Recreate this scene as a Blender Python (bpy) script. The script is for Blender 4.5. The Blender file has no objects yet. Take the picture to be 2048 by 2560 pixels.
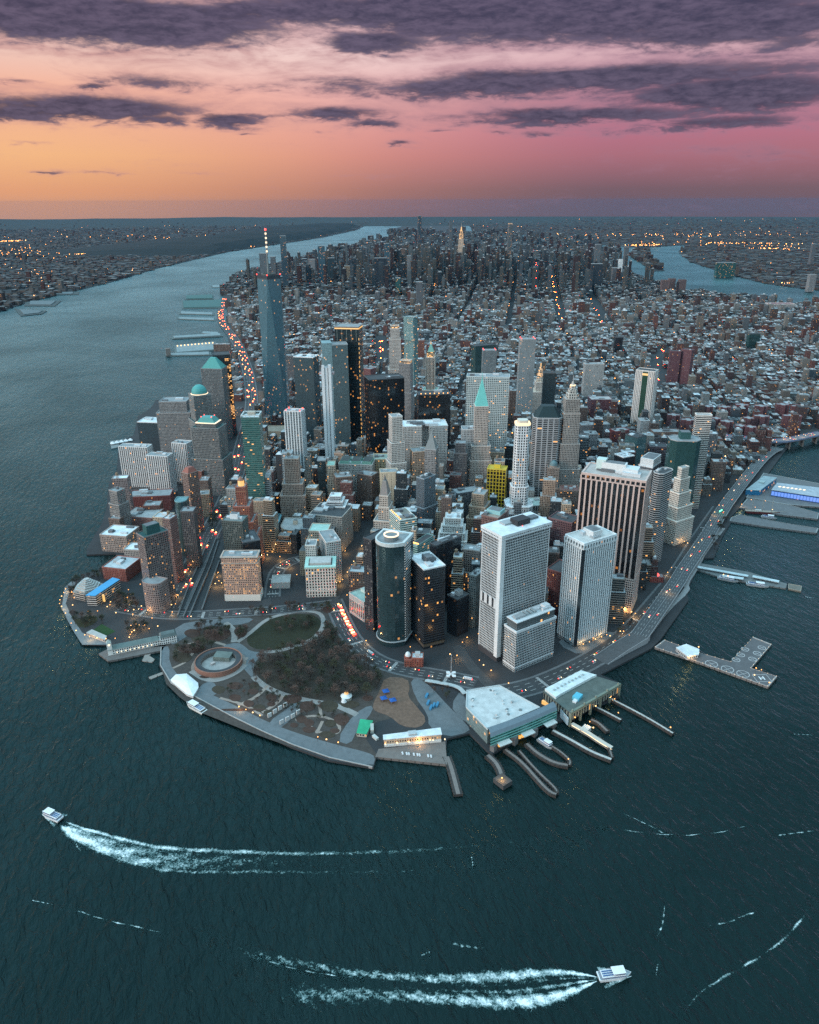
import bpy, bmesh, math, random
DENOISE = False
COL = bpy.context.scene.collection
SC = bpy.context.scene
# ------------------------------------------------------------------ camera (aerial view over the harbour)
CAM = (-53.6,-944.3,607.5); YAW = 0.35988; PITCH = 0.38685; ROLL = -0.00421
from mathutils import Matrix
_cam = bpy.data.cameras.new('camera'); _cam.sensor_fit = 'HORIZONTAL'; _cam.sensor_width = 36.; _cam.lens = 33.592; _cam.clip_start = 5.; _cam.clip_end = 120000.
cam = bpy.data.objects.new('camera', _cam); COL.objects.link(cam)
cam.matrix_world = Matrix.Translation(CAM) @ Matrix.Rotation(-YAW, 4, 'Z') @ Matrix.Rotation(math.pi / 2 - PITCH, 4, 'X') @ Matrix.Rotation(ROLL, 4, 'Z')
SC.camera = cam
SC.view_settings.view_transform = 'Standard'; SC.view_settings.look = 'None'; SC.view_settings.exposure = 0.; SC.view_settings.gamma = 1.
SC.cycles.max_bounces = 5; SC.cycles.diffuse_bounces = 2; SC.cycles.glossy_bounces = 3; SC.cycles.transparent_max_bounces = 12; SC.cycles.volume_bounces = 1
SC.cycles.sample_clamp_indirect = 1.5; SC.cycles.caustics_reflective = False; SC.cycles.caustics_refractive = False
SC.cycles.use_denoising = DENOISE

# ------------------------------------------------------------------ dusk sky: warm horizon, violet cloud banks, cool light from overhead
CLOUDS = [(-19.5,9.9,12.4,1.19,1.1),(-20.8,10.6,14.8,.82,1),(1,11,14.8,1.04,1),(11.5,10.5,14.1,1.41,1.15),(-2.05,9.4,4.6,.72,.85),(20,9.6,8.4,1.19,1.05),(23.6,8.6,3.3,.6,.7),(4.2,6.9,10,.81,.95),(13.3,7.2,14.2,.83,1),(20.8,6,7.3,1.18,1.1),(-3.6,7.2,4.7,.48,.6),(11.4,5.1,9.9,.6,.95),(16.4,5.6,5.6,.53,.65),(22.2,7.8,4.6,.37,.5),(19.4,4.5,7.5,.53,.8),(-20.5,5.4,7.2,.78,1.1),(-24,5.1,3.8,.61,.9),(-16.6,4.9,3.3,.4,.8),(-16.3,7,5,.57,.62),(-19.7,6.6,1.68,.23,.7),(-24.2,6.7,1.44,.17,.6),(-9.5,6.9,4.9,.43,.45),(-11.8,4.9,2.92,.44,.9),(-9.3,5.2,5,.25,.6),(-5.2,5.4,4.7,.47,.8),(-2.42,4.8,2.39,.34,.85),(-.51,3.6,1.09,.23,.75),(6.2,4.2,1.39,.2,.55),(9.3,4.1,1.55,.2,.5),(17.7,4.5,1.15,.24,.7),(11.3,4.8,2.42,.28,.6),(2.21,4.4,.96,.17,.55),(-10.2,4.1,.62,.14,.5),(-5.9,4.3,.76,.11,.4),(-23.2,1.75,1.39,.16,.6),(-24.3,3.4,1.62,.13,.5),(-19.8,1.78,1.75,.11,.4),(-14.8,1.76,1.84,.11,.4),(-2.78,1.57,2.93,.15,.3),(22.5,2.64,6.3,.81,.3)]
EL = [-.91,.68,2.76,4.2,6.5,8.6,10.4,11.7]
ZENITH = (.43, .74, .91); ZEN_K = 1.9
def build_world():
    w = bpy.data.worlds.new('World'); SC.world = w; w.use_nodes = True; nt = w.node_tree; nt.nodes.clear()
    L = nt.links.new
    def M(op, a, b=None, c=None, clamp=False):
        n = nt.nodes.new('ShaderNodeMath'); n.operation = op; n.use_clamp = clamp
        for i, v in enumerate((a, b, c)):
            if v is None: continue
            if isinstance(v, (int, float)): n.inputs[i].default_value = v
            else: L(v, n.inputs[i])
        return n.outputs[0]
    def mix(f, a, b):
        n = nt.nodes.new('ShaderNodeMix'); n.data_type = 'RGBA'
        for k, v in ((0, f), (6, a), (7, b)):
            if isinstance(v, (int, float)): n.inputs[k].default_value = v
            elif isinstance(v, tuple): n.inputs[k].default_value = (*v, 1)
            else: L(v, n.inputs[k])
        return n.outputs[2]
    def step(v, a, b):
        n = nt.nodes.new('ShaderNodeMapRange'); n.interpolation_type = 'SMOOTHSTEP'
        if isinstance(v, (int, float)): n.inputs[0].default_value = v
        else: L(v, n.inputs[0])
        n.inputs[1].default_value = a; n.inputs[2].default_value = b; n.inputs[3].default_value = 0; n.inputs[4].default_value = 1
        return n.outputs[0]
    g = nt.nodes.new('ShaderNodeTexCoord'); s = nt.nodes.new('ShaderNodeSeparateXYZ'); L(g.outputs['Generated'], s.inputs[0])
    X, Y, Z = s.outputs
    cw, sw = math.cos(YAW), math.sin(YAW)
    r = M('SUBTRACT', M('MULTIPLY', X, cw), M('MULTIPLY', Y, sw)); f = M('ADD', M('MULTIPLY', X, sw), M('MULTIPLY', Y, cw))
    az = M('MULTIPLY', M('ARCTAN2', r, f), 57.2958); el = M('MULTIPLY', M('ARCSINE', Z), 57.2958)
    def srgb(c): return tuple(((v / 255 + .055) / 1.055) ** 2.4 for v in c)
    cols = {0: SKY_L, 1: SKY_M, 2: SKY_R}
    ramps = []
    e01 = M('DIVIDE', M('ADD', el, 1.), 14., clamp=True)
    for k in range(3):
        rp = nt.nodes.new('ShaderNodeValToRGB'); L(e01, rp.inputs[0]); cr = rp.color_ramp
        while len(cr.elements) > 1: cr.elements.remove(cr.elements[-1])
        for i, (e, c) in enumerate(zip(EL, cols[k])):
            p = max(0, (e + 1.) / 14.)
            el_ = cr.elements[0] if i == 0 else cr.elements.new(p)
            el_.position = p if i else 0.; el_.color = (*srgb(c), 1)
        ramps.append(rp.outputs[0])
    lm = step(az, -26., 2.); mr = step(az, -9., 15.)
    base = mix(mr, mix(lm, ramps[0], ramps[1]), ramps[2])
    def noise(sx, sy, det, ro, dist, off=0.):
        c = nt.nodes.new('ShaderNodeCombineXYZ'); L(M('MULTIPLY_ADD', az, sx, off), c.inputs[0]); L(M('MULTIPLY', el, sy), c.inputs[1])
        n = nt.nodes.new('ShaderNodeTexNoise'); n.inputs['Scale'].default_value = 1; n.inputs['Detail'].default_value = det; n.inputs['Roughness'].default_value = ro; n.inputs['Distortion'].default_value = dist; L(c.outputs[0], n.inputs['Vector']); return n.outputs[0]
    n1 = noise(.16, .75, 8, .6, .5); n2 = noise(.5, 1.9, 6, .62, .4, 40.); n3 = noise(.045, .5, 4, .5, .2, 7.); n4 = noise(1.3, 4.2, 5, .65, .3, 90.)
    tot = None
    wa = M('MULTIPLY_ADD', M('SUBTRACT', n1, .5), 5., az); we = M('MULTIPLY_ADD', M('SUBTRACT', n2, .5), .9, el)
    for A, E, sa, se, amp in CLOUDS:
        d = M('ADD', M('POWER', M('ABSOLUTE', M('DIVIDE', M('SUBTRACT', wa, A), sa)), 2.), M('POWER', M('ABSOLUTE', M('DIVIDE', M('SUBTRACT', we, E), se)), 2.))
        v = M('MULTIPLY', M('EXPONENT', M('MULTIPLY', d, -.9)), amp)
        tot = v if tot is None else M('MAXIMUM', tot, v)
    high = M('MULTIPLY', step(el, 8., 11.5), .15)
    dn = M('ADD', M('ADD', tot, high), M('ADD', M('MULTIPLY', M('SUBTRACT', n2, .5), .75), M('MULTIPLY', M('SUBTRACT', n1, .5), .8)))
    a = step(M('ADD', dn, M('MULTIPLY', M('SUBTRACT', n4, .5), .35)), .02, .82)
    thin = M('MULTIPLY', step(M('ADD', n1, M('MULTIPLY', n3, .5)), .62, 1.0), M('MULTIPLY', step(el, 3.5, 7.), .7))
    dark = mix(step(M('ADD', M('MULTIPLY', n2, .6), M('MULTIPLY', n4, .4)), .34, .66), srgb(CLOUD[0]), srgb(CLOUD[1]))
    edge = mix(step(az, -20., 18.), srgb(CLOUD[2]), srgb(CLOUD[3]))
    cl = mix(step(a, .25, .95), edge, dark)
    col = mix(M('MAXIMUM', M('MULTIPLY', a, .97), 0.), mix(thin, base, edge), cl)
    # above the picture the cloud deck thins to a cool bright zenith
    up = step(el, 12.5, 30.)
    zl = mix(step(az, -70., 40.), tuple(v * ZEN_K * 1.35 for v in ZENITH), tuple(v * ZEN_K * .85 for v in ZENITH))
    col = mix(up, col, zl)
    # unseen low sky away from the sunset, raised bright to light camera-facing walls
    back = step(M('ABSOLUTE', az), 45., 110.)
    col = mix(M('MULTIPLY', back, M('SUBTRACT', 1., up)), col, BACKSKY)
    col = mix(step(el, -2.5, -1.6), (.03, .05, .06), col)
    # the sky texture adds its own faint dusk glow
    sk = nt.nodes.new('ShaderNodeTexSky'); sk.sky_type = 'NISHITA'; sk.sun_disc = False; sk.sun_elevation = SUN_EL; sk.sun_rotation = SUN_ROT
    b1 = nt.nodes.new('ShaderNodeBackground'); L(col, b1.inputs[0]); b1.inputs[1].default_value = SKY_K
    b2 = nt.nodes.new('ShaderNodeBackground'); L(sk.outputs[0], b2.inputs[0]); b2.inputs[1].default_value = NISH
    ad = nt.nodes.new('ShaderNodeAddShader'); L(b1.outputs[0], ad.inputs[0]); L(b2.outputs[0], ad.inputs[1])
    o = nt.nodes.new('ShaderNodeOutputWorld'); L(ad.outputs[0], o.inputs[0])
SKY_L = [(206, 152, 124), (226, 160, 120), (243, 183, 132), (243, 182, 142), (244, 182, 156), (238, 200, 188), (226, 182, 176), (190, 150, 150)]
SKY_M = [(152, 112, 108), (176, 122, 114), (214, 142, 132), (226, 156, 148), (234, 178, 174), (246, 214, 210), (232, 198, 202), (190, 155, 170)]
SKY_R = [(108, 90, 100), (118, 92, 104), (168, 106, 122), (182, 112, 134), (178, 122, 142), (218, 176, 184), (184, 146, 164), (140, 110, 135)]
CLOUD = [(56, 54, 80), (98, 87, 112), (196, 144, 142), (158, 118, 140)]
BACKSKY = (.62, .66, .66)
SKY_K = 1.; NISH = .003
SUN_EL = math.radians(12.); SUN_ROT = YAW - math.radians(118.)
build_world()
_s = bpy.data.lights.new('sun', 'SUN'); _s.energy = 2.5; _s.angle = math.radians(26.); _s.color = (1., .80, .68)
sun = bpy.data.objects.new('sun', _s); COL.objects.link(sun)
sun.rotation_euler = (math.pi / 2 - math.radians(14.), 0, -SUN_ROT + math.pi)

# ------------------------------------------------------------------ tuning
WATER = ((.0006, .0042, .0036), (.0016, .0085, .0074), (.50, .80, .85), .28)
WAVE = (4., 6.)
HAZE = ((.06, .20, .36), 0.75e-5)
RWHITE = (.60, .64, .66)
LAMPS_R = .55; LAMP_R = .8; LIGHT_W = 4200.
LIGHT_EVERY = {'esplanade': 5, 'bridge': 4, 'viaduct': 5, 'heliport': 99, 'promenade': 99, 'pier': 99, 'ferry': 5, 'maritime': 4, 'broadway': 2, 'garage': 2, 'plaza': 3}
LIGHT_MUL = {'broadway': 1.6, 'garage': 2., 'pinkfoot': 1.5}

# ------------------------------------------------------------------ the place in metres (x east, y north)
_KEYS = ('n', 'l', 'cat', 'c', 'w', 'd', 'a', 'h', 'st', 't', 'r', 'tiers', 'x')
BL = [dict(zip(_KEYS, _v)) for _v in [
('office_tower','tall grey waffle grid tower with white corner strip and white overhanging roof slab','office tower',(421.8,-96.6),41.8,85.8,-1.352,197,'waffle',(.36,.39,.4),(.62,.66,.68),[],{'fins':None,'slab':1,'corner':1,'units':3,'band':.5}),
('office_block','lower grey waffle grid block with setback glass penthouse, joined to the taller grid tower','office block',(428.8,-137.7),24.5,73,-1.344,67,'waffle',(.34,.37,.38),(.62,.66,.68),[],{'pent':1,'units':4}),
('office_tower','silver white ribbed tower with dark slot openings round its top and dark recessed corner','office tower',(533.5,-110.9),37.2,61.2,-1.373,170,'bays_grey',(.62,.68,.7),(.5,.48,.46),[],{'ribs':(4.2,1.7),'slots':1,'corner_dark':1,'units':2,'hut':(20,18,9,(.62,.64,.64))}),
('office_tower','broad tower of pink stone piers with black glass bays between','office tower',(629.5,-25.9),94.8,52,-.802,224,'bays',(.52,.4,.36),(.4,.36,.34),[],{'ribs':(7.6,2.6),'slots':1,'units':5,'podium':.27,'hut':(36,14,14,(.62,.64,.64)),'hut2':(14,14,17,(.5,.62,.6))}),
('office_tower','dark stepped tower with pale horizontal stripes beside the pink pier tower','office tower',(794,66.7),19.8,40,-1.179,175,'strip',(.38,.38,.38),(.06,.065,.07),[],{'chamfer':1,'units':3}),
('office_tower','white wedding cake tower of narrow setbacks above the elevated highway','office tower',(892.6,130.1),9.2,20,-1.362,149.8,'punch',(.58,.54,.48),(.25,.27,.28),[(.86,3),(.68,7),(.5,11),(.33,15)],{}),
('office_tower','dark green glass tower with faceted sides and a glass lantern on its roof','office tower',(971.1,228.1),59,42,-.437,169,'dark',(.02,.055,.055),(.25,.27,.28),[],{'chamfer':1,'hut':(20,18,14,(.03,.09,.09))}),
('apartment_tower','slender white tower with red patches rising behind the dark green faceted tower','apartment tower',(1034.2,254.7),30.2,16,-.473,205,'strip',(.6,.58,.55),(.25,.27,.28),[],{}),
('office_block','dark block with a big white louvered penthouse behind the pink pier tower','office block',(935.1,278.3),29.3,49.2,-.996,105,'dark',(.1,.11,.12),(.62,.66,.68),[],{'hut':(0,0,16,(.62,.64,.64))}),
('office_block','black glass block with snow white cluttered roof','office block',(907.4,328),27.8,30,-1.47,112,'dark',(.018,.02,.024),(.62,.66,.68),[],{'units':6}),
('office_block','long teal glass slab with flat dark roof near the old market sheds','office block',(997.3,413.3),34.5,30,-1.321,122,'glass',(.06,.12,.13),(.06,.065,.07),[],{'units':3}),
('office_block','round dark rooftop block beside the long teal slab','office block',(1058.5,411.6),39,30,-.468,92,'strip',(.12,.09,.1),(.06,.065,.07),[],{'units':2}),
('office_block','broad maroon brick office block with a dark roof well between two pale towers','office block',(596.5,56.5),41.5,33.1,-.978,122,'punch',(.13,.07,.075),(.06,.065,.07),[],{'units':5}),
('office_block','red brown slab with smooth blind sides squeezed between the two pale front towers','office block',(529.7,-50),29.6,40,-1.042,92,'brick',(.14,.05,.045),(.06,.065,.07),[],{}),
('office_tower','black banded tower with white rimmed roof and dark cooling plant','office tower',(315.4,-32.6),51,33.8,-1.5,132,'blackstrip',(.045,.05,.055),(.62,.66,.68),[],{'units':3,'hut':(16,12,8,(.1,.11,.12)),'lobby':1}),
('office_tower','plain black slab behind the black banded tower','office tower',(384.3,58.8),14.6,53.8,-1.222,115,'dark',(.018,.02,.024),(.07,.07,.075),[],{'units':4}),
('curved_office_tower','curved dark glass tower with pale rim and glowing rooftop ring by the park','office tower',(270.3,-14.5),45.5,46,-.725,167,'dark',(.02,.04,.045),(.25,.27,.28),[],{'curve':1}),
('office_tower','dark flat slab clinging to the back of the curved glass tower','office tower',(261.4,30),16.5,40,-1.061,155,'punch',(.045,.045,.05),(.06,.065,.07),[],{}),
('office_block','low black block with green lit windows behind the black banded tower','office block',(366.8,-30.6),21,24.7,-1.185,66,'dark',(.018,.02,.024),(.06,.065,.07),[],{'units':3,'hut':(9,9,8,(.42,.43,.43))}),
('office_tower','grey green concrete tower with fine vertical lines beside the waffle grid tower','office tower',(401.4,-20.2),12.5,26,-.971,92,'punch',(.17,.19,.185),(.25,.27,.28),[],{'units':2}),
('office_block','stone block with glowing window rows beneath the plain black slab','office block',(426.4,50.3),28.2,22,-.665,98,'punch_lit',(.24,.21,.19),(.25,.27,.28),[(.6,5)],{'units':3}),
('church','tiny red brick rectory with white portico between curved and black towers','church',(278.3,-92.1),15.9,14,-.396,18,'brick',(.26,.085,.06),(.62,.66,.68),[],{'hut':(7,7,5,(.42,.43,.43))}),
('church','little red brick shrine with white domed turret','church',(265.5,-87.6),9.9,12,-.352,15,'brick',(.26,.085,.06),(.25,.27,.28),[],{'dome':(4,6,(.62,.64,.64))}),
('custom_house','grey stone custom house with green copper roof and tall columns','custom house',(266,74.1),40.2,60,-1.248,38,'columns',(.33,.33,.32),(.3,.42,.38),[],{'hut':(28,30,5,(.42,.5,.47))}),
('office_block','banded white and green glass office block with long dark roof','office block',(360.6,188.6),49.8,30.5,-1.54,112,'strip_teal',(.48,.56,.54),(.2,.19,.17),[],{'units':5,'lampsroof':1}),
('office_block','lower dark teal banded annex with roof lamps','office block',(375.8,136.1),12.8,49.9,-.954,84,'strip_teal',(.25,.38,.36),(.06,.065,.07),[],{'lampsroof':1}),
('office_tower','stepped stone tower with open colonnade and pyramid cap near the park','office tower',(356.2,268.3),15.8,24,-.569,122,'punch',(.47,.42,.37),(.25,.27,.28),[(.82,2),(.62,9)],{'pyr':(26,.62,(.22,.2,.19)),'step':1}),
('office_block','curved limestone office block hugging the street below the pyramid-capped tower','office block',(347.1,257.6),31.3,45,-.649,62,'punch',(.42,.37,.32),(.25,.27,.28),[],{}),
('office_tower','grey glass tower with vertical mullions on a wider glass podium','office tower',(459.2,329.2),18.3,32.6,-1.097,122,'ribs',(.2,.24,.27),(.06,.065,.07),[(.52,6)],{'ribs':(2.6,.8),'units':3}),
('office_block','white terraced wedding cake block with water tank','office block',(467.7,217.7),28,28,-.464,82,'punch',(.55,.53,.5),(.62,.66,.68),[(.84,4),(.68,8),(.5,12)],{'units':2,'tank':1}),
('office_tower','tan brick setback block behind the white terraced block','office tower',(546.6,271.8),23.6,30,-.717,98,'punch',(.34,.26,.19),(.25,.27,.28),[(.75,4),(.5,8)],{'units':2}),
('office_block','red brown block carrying blue green cooling towers on its roof','office block',(519.5,155.4),31.8,44.8,-.902,104,'punch',(.17,.1,.09),(.3,.24,.2),[],{'hut':(26,20,7,(.25,.48,.5)),'units':2}),
('office_tower','warm lit stone front with arched base and pale cornice beside the tunnel ramps','office tower',(83.6,195.1),56.9,24,-.35,82,'punch_warm',(.47,.31,.24),(.25,.27,.28),[],{'units':4,'basewhite':1}),
('office_tower','dark olive tower with rusticated top rising behind the warm lit stone front','office tower',(86.3,245.4),35,26,-.518,124,'punch',(.1,.115,.105),(.16,.2,.2),[],{'units':4,'hut':(13,10,9,(.62,.66,.68))}),
('office_block','dark flat-roofed wing beside the olive tower','office block',(104.7,237),28.6,44,.048,92,'dark',(.018,.02,.024),(.09,.1,.11),[],{'units':3}),
('office_block','white stone block of tall windows with mint green cornice facing the park','office block',(208.3,168.1),48.5,38,-.298,57,'punch_big',(.58,.55,.5),(.12,.13,.13),[],{'mint':1,'units':3}),
('office_block','white twin turret block behind the mint cornice block','office block',(203.7,208.9),17.4,24,-.35,76,'punch',(.55,.54,.51),(.25,.27,.28),[],{'units':2}),
('office_block','white blind-sided block with grey terraced flank along the avenue','office block',(237.5,215.9),25.2,50,-.007,80,'punch',(.48,.48,.47),(.25,.27,.28),[],{'units':2}),
('office_block','long limestone hall with black roof and rounded end above the mint cornice block','office block',(275.9,348.4),63.7,60,-.615,72,'punch',(.36,.33,.3),(.06,.065,.07),[],{'units':5}),
('office_block','pale green mansard block in front of the limestone hall','office block',(236.6,280),33.4,34,-.441,70,'punch_lit',(.45,.38,.3),(.33,.5,.45),[(.8,2)],{}),
('office_block','bright white stepped block with a small tower on top','office block',(292.9,371.9),21.2,20,-.452,92,'strip',(.62,.62,.62),(.62,.66,.68),[(.9,4),(.8,9),(.6,11)],{'units':1}),
('athletic_club','red brick setback tower crowned by a glowing orange lantern','tower',(110.7,313.7),16.8,20,-.348,155,'brick',(.26,.1,.07),(.25,.27,.28),[(.78,6),(.6,11),(.42,16)],{'lantern':1}),
('apartment_tower','tall green glass tower with open curved crown','apartment tower',(163.2,479.4),33.8,32,-.344,232,'strip_teal',(.09,.17,.155),(.62,.66,.68),[],{'crownopen':1}),
('office_tower','white finned tower with red lamps along its top','office tower',(282,651),37.1,24,-.567,190,'bays_grey',(.6,.66,.68),(.25,.27,.28),[],{'ribs':(6.5,2.2),'redlamps':1,'units':1}),
('office_tower','brown stepped stone tower with narrow piers','office tower',(237.2,490.5),28.7,24,-.346,137,'punch',(.34,.26,.215),(.25,.27,.28),[(.62,6),(.45,11)],{'units':1,'tank':1}),
('office_block','pale blue concrete tower behind the brown stepped tower','office block',(242.2,557.6),20.5,22,-.346,128,'punch',(.36,.43,.46),(.25,.27,.28),[],{'units':1}),
('parking_garage','curved tan parking garage with pale roof ring','parking garage',(215.1,389.2),52.5,62,-.411,36,'garage',(.32,.28,.24),(.33,.34,.34),[],{'curve2':1,'hut':(8,8,8,(.55,.47,.38))}),
('ventilation_building','L-shaped building edged with pale blue parapet above the tunnel mouth','building',(184.2,466.6),34.1,46,-.349,22,'dark',(.1,.14,.16),(.1,.16,.18),[],{'bluerim':1}),
('tunnel_portal_building','plain pale stone portal block standing over the tunnel approach','building',(149.9,216.6),30.6,28,-.284,14,'plain',(.42,.41,.39),(.4,.4,.39),[],{}),
('museum_hall','windowless tan box on the rebuilt memorial site','museum',(305.5,1041.8),58.9,55,-.345,42,'plain',(.36,.28,.21),(.3,.25,.2),[],{}),
('office_block','brown apartment block with fire stairs beside the glowing street','office block',(336.3,478.5),33,34,-.091,92,'punch',(.2,.145,.115),(.25,.27,.28),[],{'units':3,'tank':1}),
('office_block','ornate white office trio with green copper roof line','office block',(386.8,542.6),71.8,42,-.475,94,'punch',(.38,.38,.36),(.13,.26,.22),[],{'trio':1,'units':4}),
('office_block','yellow lit ornate block with arched cornice behind the trio','office block',(447.8,560.8),33.5,40,-.346,92,'punch_lit',(.48,.38,.24),(.28,.34,.3),[],{'units':3}),
('office_block','maroon gabled block with pink roof','office block',(486.8,587.9),25.2,30,-.346,76,'punch',(.25,.12,.12),(.45,.28,.3),[],{'units':1}),
('office_block','blank cream lot-line wall block behind the pyramid-capped tower','office block',(424.6,445.9),35.7,24,-.275,100,'plain_side',(.55,.46,.34),(.25,.27,.28),[],{'units':1}),
('office_block','beige green-topped slab beside the avenue','office block',(321.6,509),16.1,30,-.347,108,'punch_lit',(.46,.38,.3),(.25,.4,.34),[],{}),
('office_block','narrow dark glass tower next to the beige slab','office block',(308.7,534.1),17.2,26,-.346,112,'dark',(.03,.045,.05),(.25,.27,.28),[],{'units':1}),
('office_block','black slab behind white ledge beneath the slim white tower','office block',(364.5,693),40.3,30,-.294,85,'dark',(.018,.02,.024),(.25,.27,.28),[],{'units':2}),
('office_block','slim pale blue blind tower beside the black monolith','office block',(522.2,887.3),20.6,18,-.839,110,'plain_side',(.42,.45,.47),(.25,.27,.28),[],{}),
('office_tower','slender white limestone tower with notched top next to the grand white block','office tower',(458.7,496.7),22,26,-.044,199,'punch',(.55,.51,.47),(.25,.27,.28),[(.72,3),(.5,6)],{'units':1}),
('office_tower','massive white double-winged block with cluttered white roof','office tower',(546.7,556.4),96.4,50,-.278,158,'punch',(.52,.51,.49),(.62,.66,.68),[],{'units':8,'wings':1}),
('office_tower','grey granite tower with stepped stone pyramid','office tower',(519.5,449.2),23.6,26,-.58,136,'punch',(.27,.27,.27),(.25,.27,.28),[],{'pyr':(38,.95,(.2,.22,.22))}),
('office_tower','tan brick office tower in front of the granite pyramid','office tower',(508,489.7),33.9,30,-.119,122,'punch_lit',(.4,.31,.24),(.25,.27,.28),[(.55,4)],{'units':2}),
('office_tower','white wedding cake tower with a dark boxy top','office tower',(587.5,453.7),21.9,24,-.45,140,'punch',(.12,.12,.125),(.25,.27,.28),[(.85,3)],{'units':1,'lighttier':1}),
('office_tower','yellow netted construction tower patched with black','office tower',(622.1,350.6),37.3,26,-.615,112,'netting',(.5,.36,.03),(.5,.38,.06),[],{'hut':(12,10,8,(.62,.48,.05))}),
('office_tower','slim brown tower with teal octagonal cap','office tower',(736,325.8),22.5,20,-.481,108,'punch',(.27,.22,.19),(.12,.2,.22),[(.6,4)],{'dome':(8,10,(.12,.2,.22))}),
('office_block','brown brick block with red lit roof terrace','office block',(755.8,293.4),36.7,32,-.473,70,'punch_lit',(.22,.15,.12),(.2,.1,.09),[],{'units':3}),
('office_block','low grey temple-like bank with mint dome roof','office block',(683.4,301.1),31.5,44,-.211,48,'columns',(.36,.37,.36),(.36,.46,.43),[],{'units':2}),
('supertall_tower','supertall twisted glass tower tapering in tall triangles with a lit mast','skyscraper',(345.9,1178.1),58.4,50,-.315,417,'glass',(.06,.12,.15),(.25,.27,.28),[],{'wtc':1}),
('office_tower','dark teal box tower behind the supertall mast tower','office tower',(408.7,1062.1),55.8,40,-.62,226,'glass_lit',(.05,.075,.085),(.62,.66,.68),[],{'units':4}),
('office_tower','pale blue mirror tower with slanted shoulder','office tower',(425.5,832.6),60.2,40,-.179,294,'glass_lit',(.09,.13,.14),(.25,.27,.28),[],{'side':1}),
('office_tower','dark tower with gold lit crown and vertical yellow light line','office tower',(472.5,866.7),58.6,45,-.519,329,'dark_lit',(.03,.05,.055),(.25,.27,.28),[],{'goldcrown':1}),
('apartment_tower','slim bare white concrete tower under construction with twin white cores','apartment tower',(365.3,680.5),21.7,22,-.339,272,'core',(.6,.64,.66),(.25,.27,.28),[],{'units':1}),
('office_tower','pale limestone tower with lit stepped crown beyond the black monolith','office tower',(665.2,1075.4),25.9,24,-.333,282,'punch',(.48,.45,.42),(.55,.47,.38),[(.9,3),(.6,7)],{'litcrown':1}),
('apartment_tower','stacked glass apartment tower with jagged offset balconies','apartment tower',(874.5,1501),39.2,26,-.956,248,'strip_teal',(.22,.32,.34),(.25,.27,.28),[],{'jenga':1}),
('office_tower','black monolith tower scattered with orange windows','office tower',(517.6,738.6),84.7,50,-.092,226,'dark_lit',(.018,.02,.024),(.06,.065,.07),[],{'units':3}),
('office_tower','grey pier tower with glowing boxed crown','office tower',(669,998.2),31.3,28,-.646,200,'punch',(.24,.245,.25),(.55,.47,.38),[(.6,3)],{'litcrown':1}),
('neo_gothic_tower','gothic terracotta tower with lit green copper pyramid spire','skyscraper',(774.1,1077.4),23.3,22,-.547,195,'ribs',(.55,.5,.44),(.2,.4,.35),[(.52,10)],{'ribs':(4,1.4),'gothic':1}),
('office_tower','black glass box tower with a row of roof lamps','office tower',(590.3,610.8),71,34,-.256,210,'dark_lit',(.018,.02,.024),(.06,.065,.07),[],{'lampsroof':1,'units':2}),
('office_tower','huge silver grid slab with pale top','office tower',(703.7,569),94.1,34,-.482,248,'grid',(.42,.48,.48),(.25,.27,.28),[],{'units':3}),
('office_tower','slender stone tower with steep turquoise copper pyramid','office tower',(636.5,461.6),27.9,26,-.343,212,'punch',(.46,.4,.36),(.25,.27,.28),[(.6,6),(.45,9)],{'pyr':(58,1,(.16,.5,.46)),'spirelet':12}),
('office_tower','tall white octagonal tower with a brightly lit crown','office tower',(629,270.7),27,26,-.345,222,'punch_big',(.62,.64,.65),(.62,.66,.68),[(.45,3),(.28,12)],{'litring':1,'oct':1}),
('office_tower','dark postmodern tower with black hipped roof and pale column bands','office tower',(734.7,360.2),57,40,-.43,205,'strip_cols',(.32,.33,.34),(.06,.065,.07),[],{'pyr':(22,.5,(.012,.03,.035)),'oct':1}),
('office_tower','slender deco tower with lit stepped crown and needle','office tower',(777,341.5),28.3,26,-.343,242,'punch',(.3,.28,.26),(.62,.66,.68),[(.88,2),(.62,5),(.4,9)],{'deco':1}),
('apartment_tower','tall rippled steel apartment tower beyond the silver slab','apartment tower',(973.5,882.3),41.7,26,-.335,264,'ripple',(.26,.29,.3),(.25,.27,.28),[],{'redlamps':1}),
('municipal_tower','ornate white municipal tower with lit tiered lantern','civic tower',(1064.3,957.8),26.5,34,-.341,125,'punch',(.52,.49,.45),(.55,.47,.38),[(.8,12)],{'lanterntiers':1}),
('apartment_tower','slim black tower in front of the tiered lantern tower','apartment tower',(872.3,590.8),28.8,22,-.464,238,'dark',(.028,.04,.045),(.06,.065,.07),[],{'units':1}),
('telephone_exchange','white windowless slab with dark green centre slot and gold rim','tower',(1326.8,821.1),52,34,-.913,165,'bays_grey',(.6,.57,.54),(.06,.065,.07),[],{'ribs':(4.5,2.8),'slotface':1}),
('apartment_tower','broad pale apartment slab among low chinatown roofs','apartment tower',(1393.1,1181.2),62.7,26,-.339,112,'punch',(.42,.42,.41),(.25,.27,.28),[],{'units':2}),
('apartment_tower','maroon courthouse block with white roof','apartment tower',(1263.9,943.4),63.8,44,-.343,62,'brick',(.14,.06,.07),(.4,.36,.35),[],{'units':3}),
('apartment_tower','dark green glass block beyond the silver slab','apartment tower',(1140,1485.2),81.1,30,.07,140,'dark',(.03,.06,.06),(.06,.065,.07),[],{}),
('apartment_tower','grey office slab with red antenna lamps behind the silver slab','apartment tower',(1066,1291.7),44.5,26,-.337,160,'punch',(.22,.25,.26),(.25,.27,.28),[],{'redlamps':1}),
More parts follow.
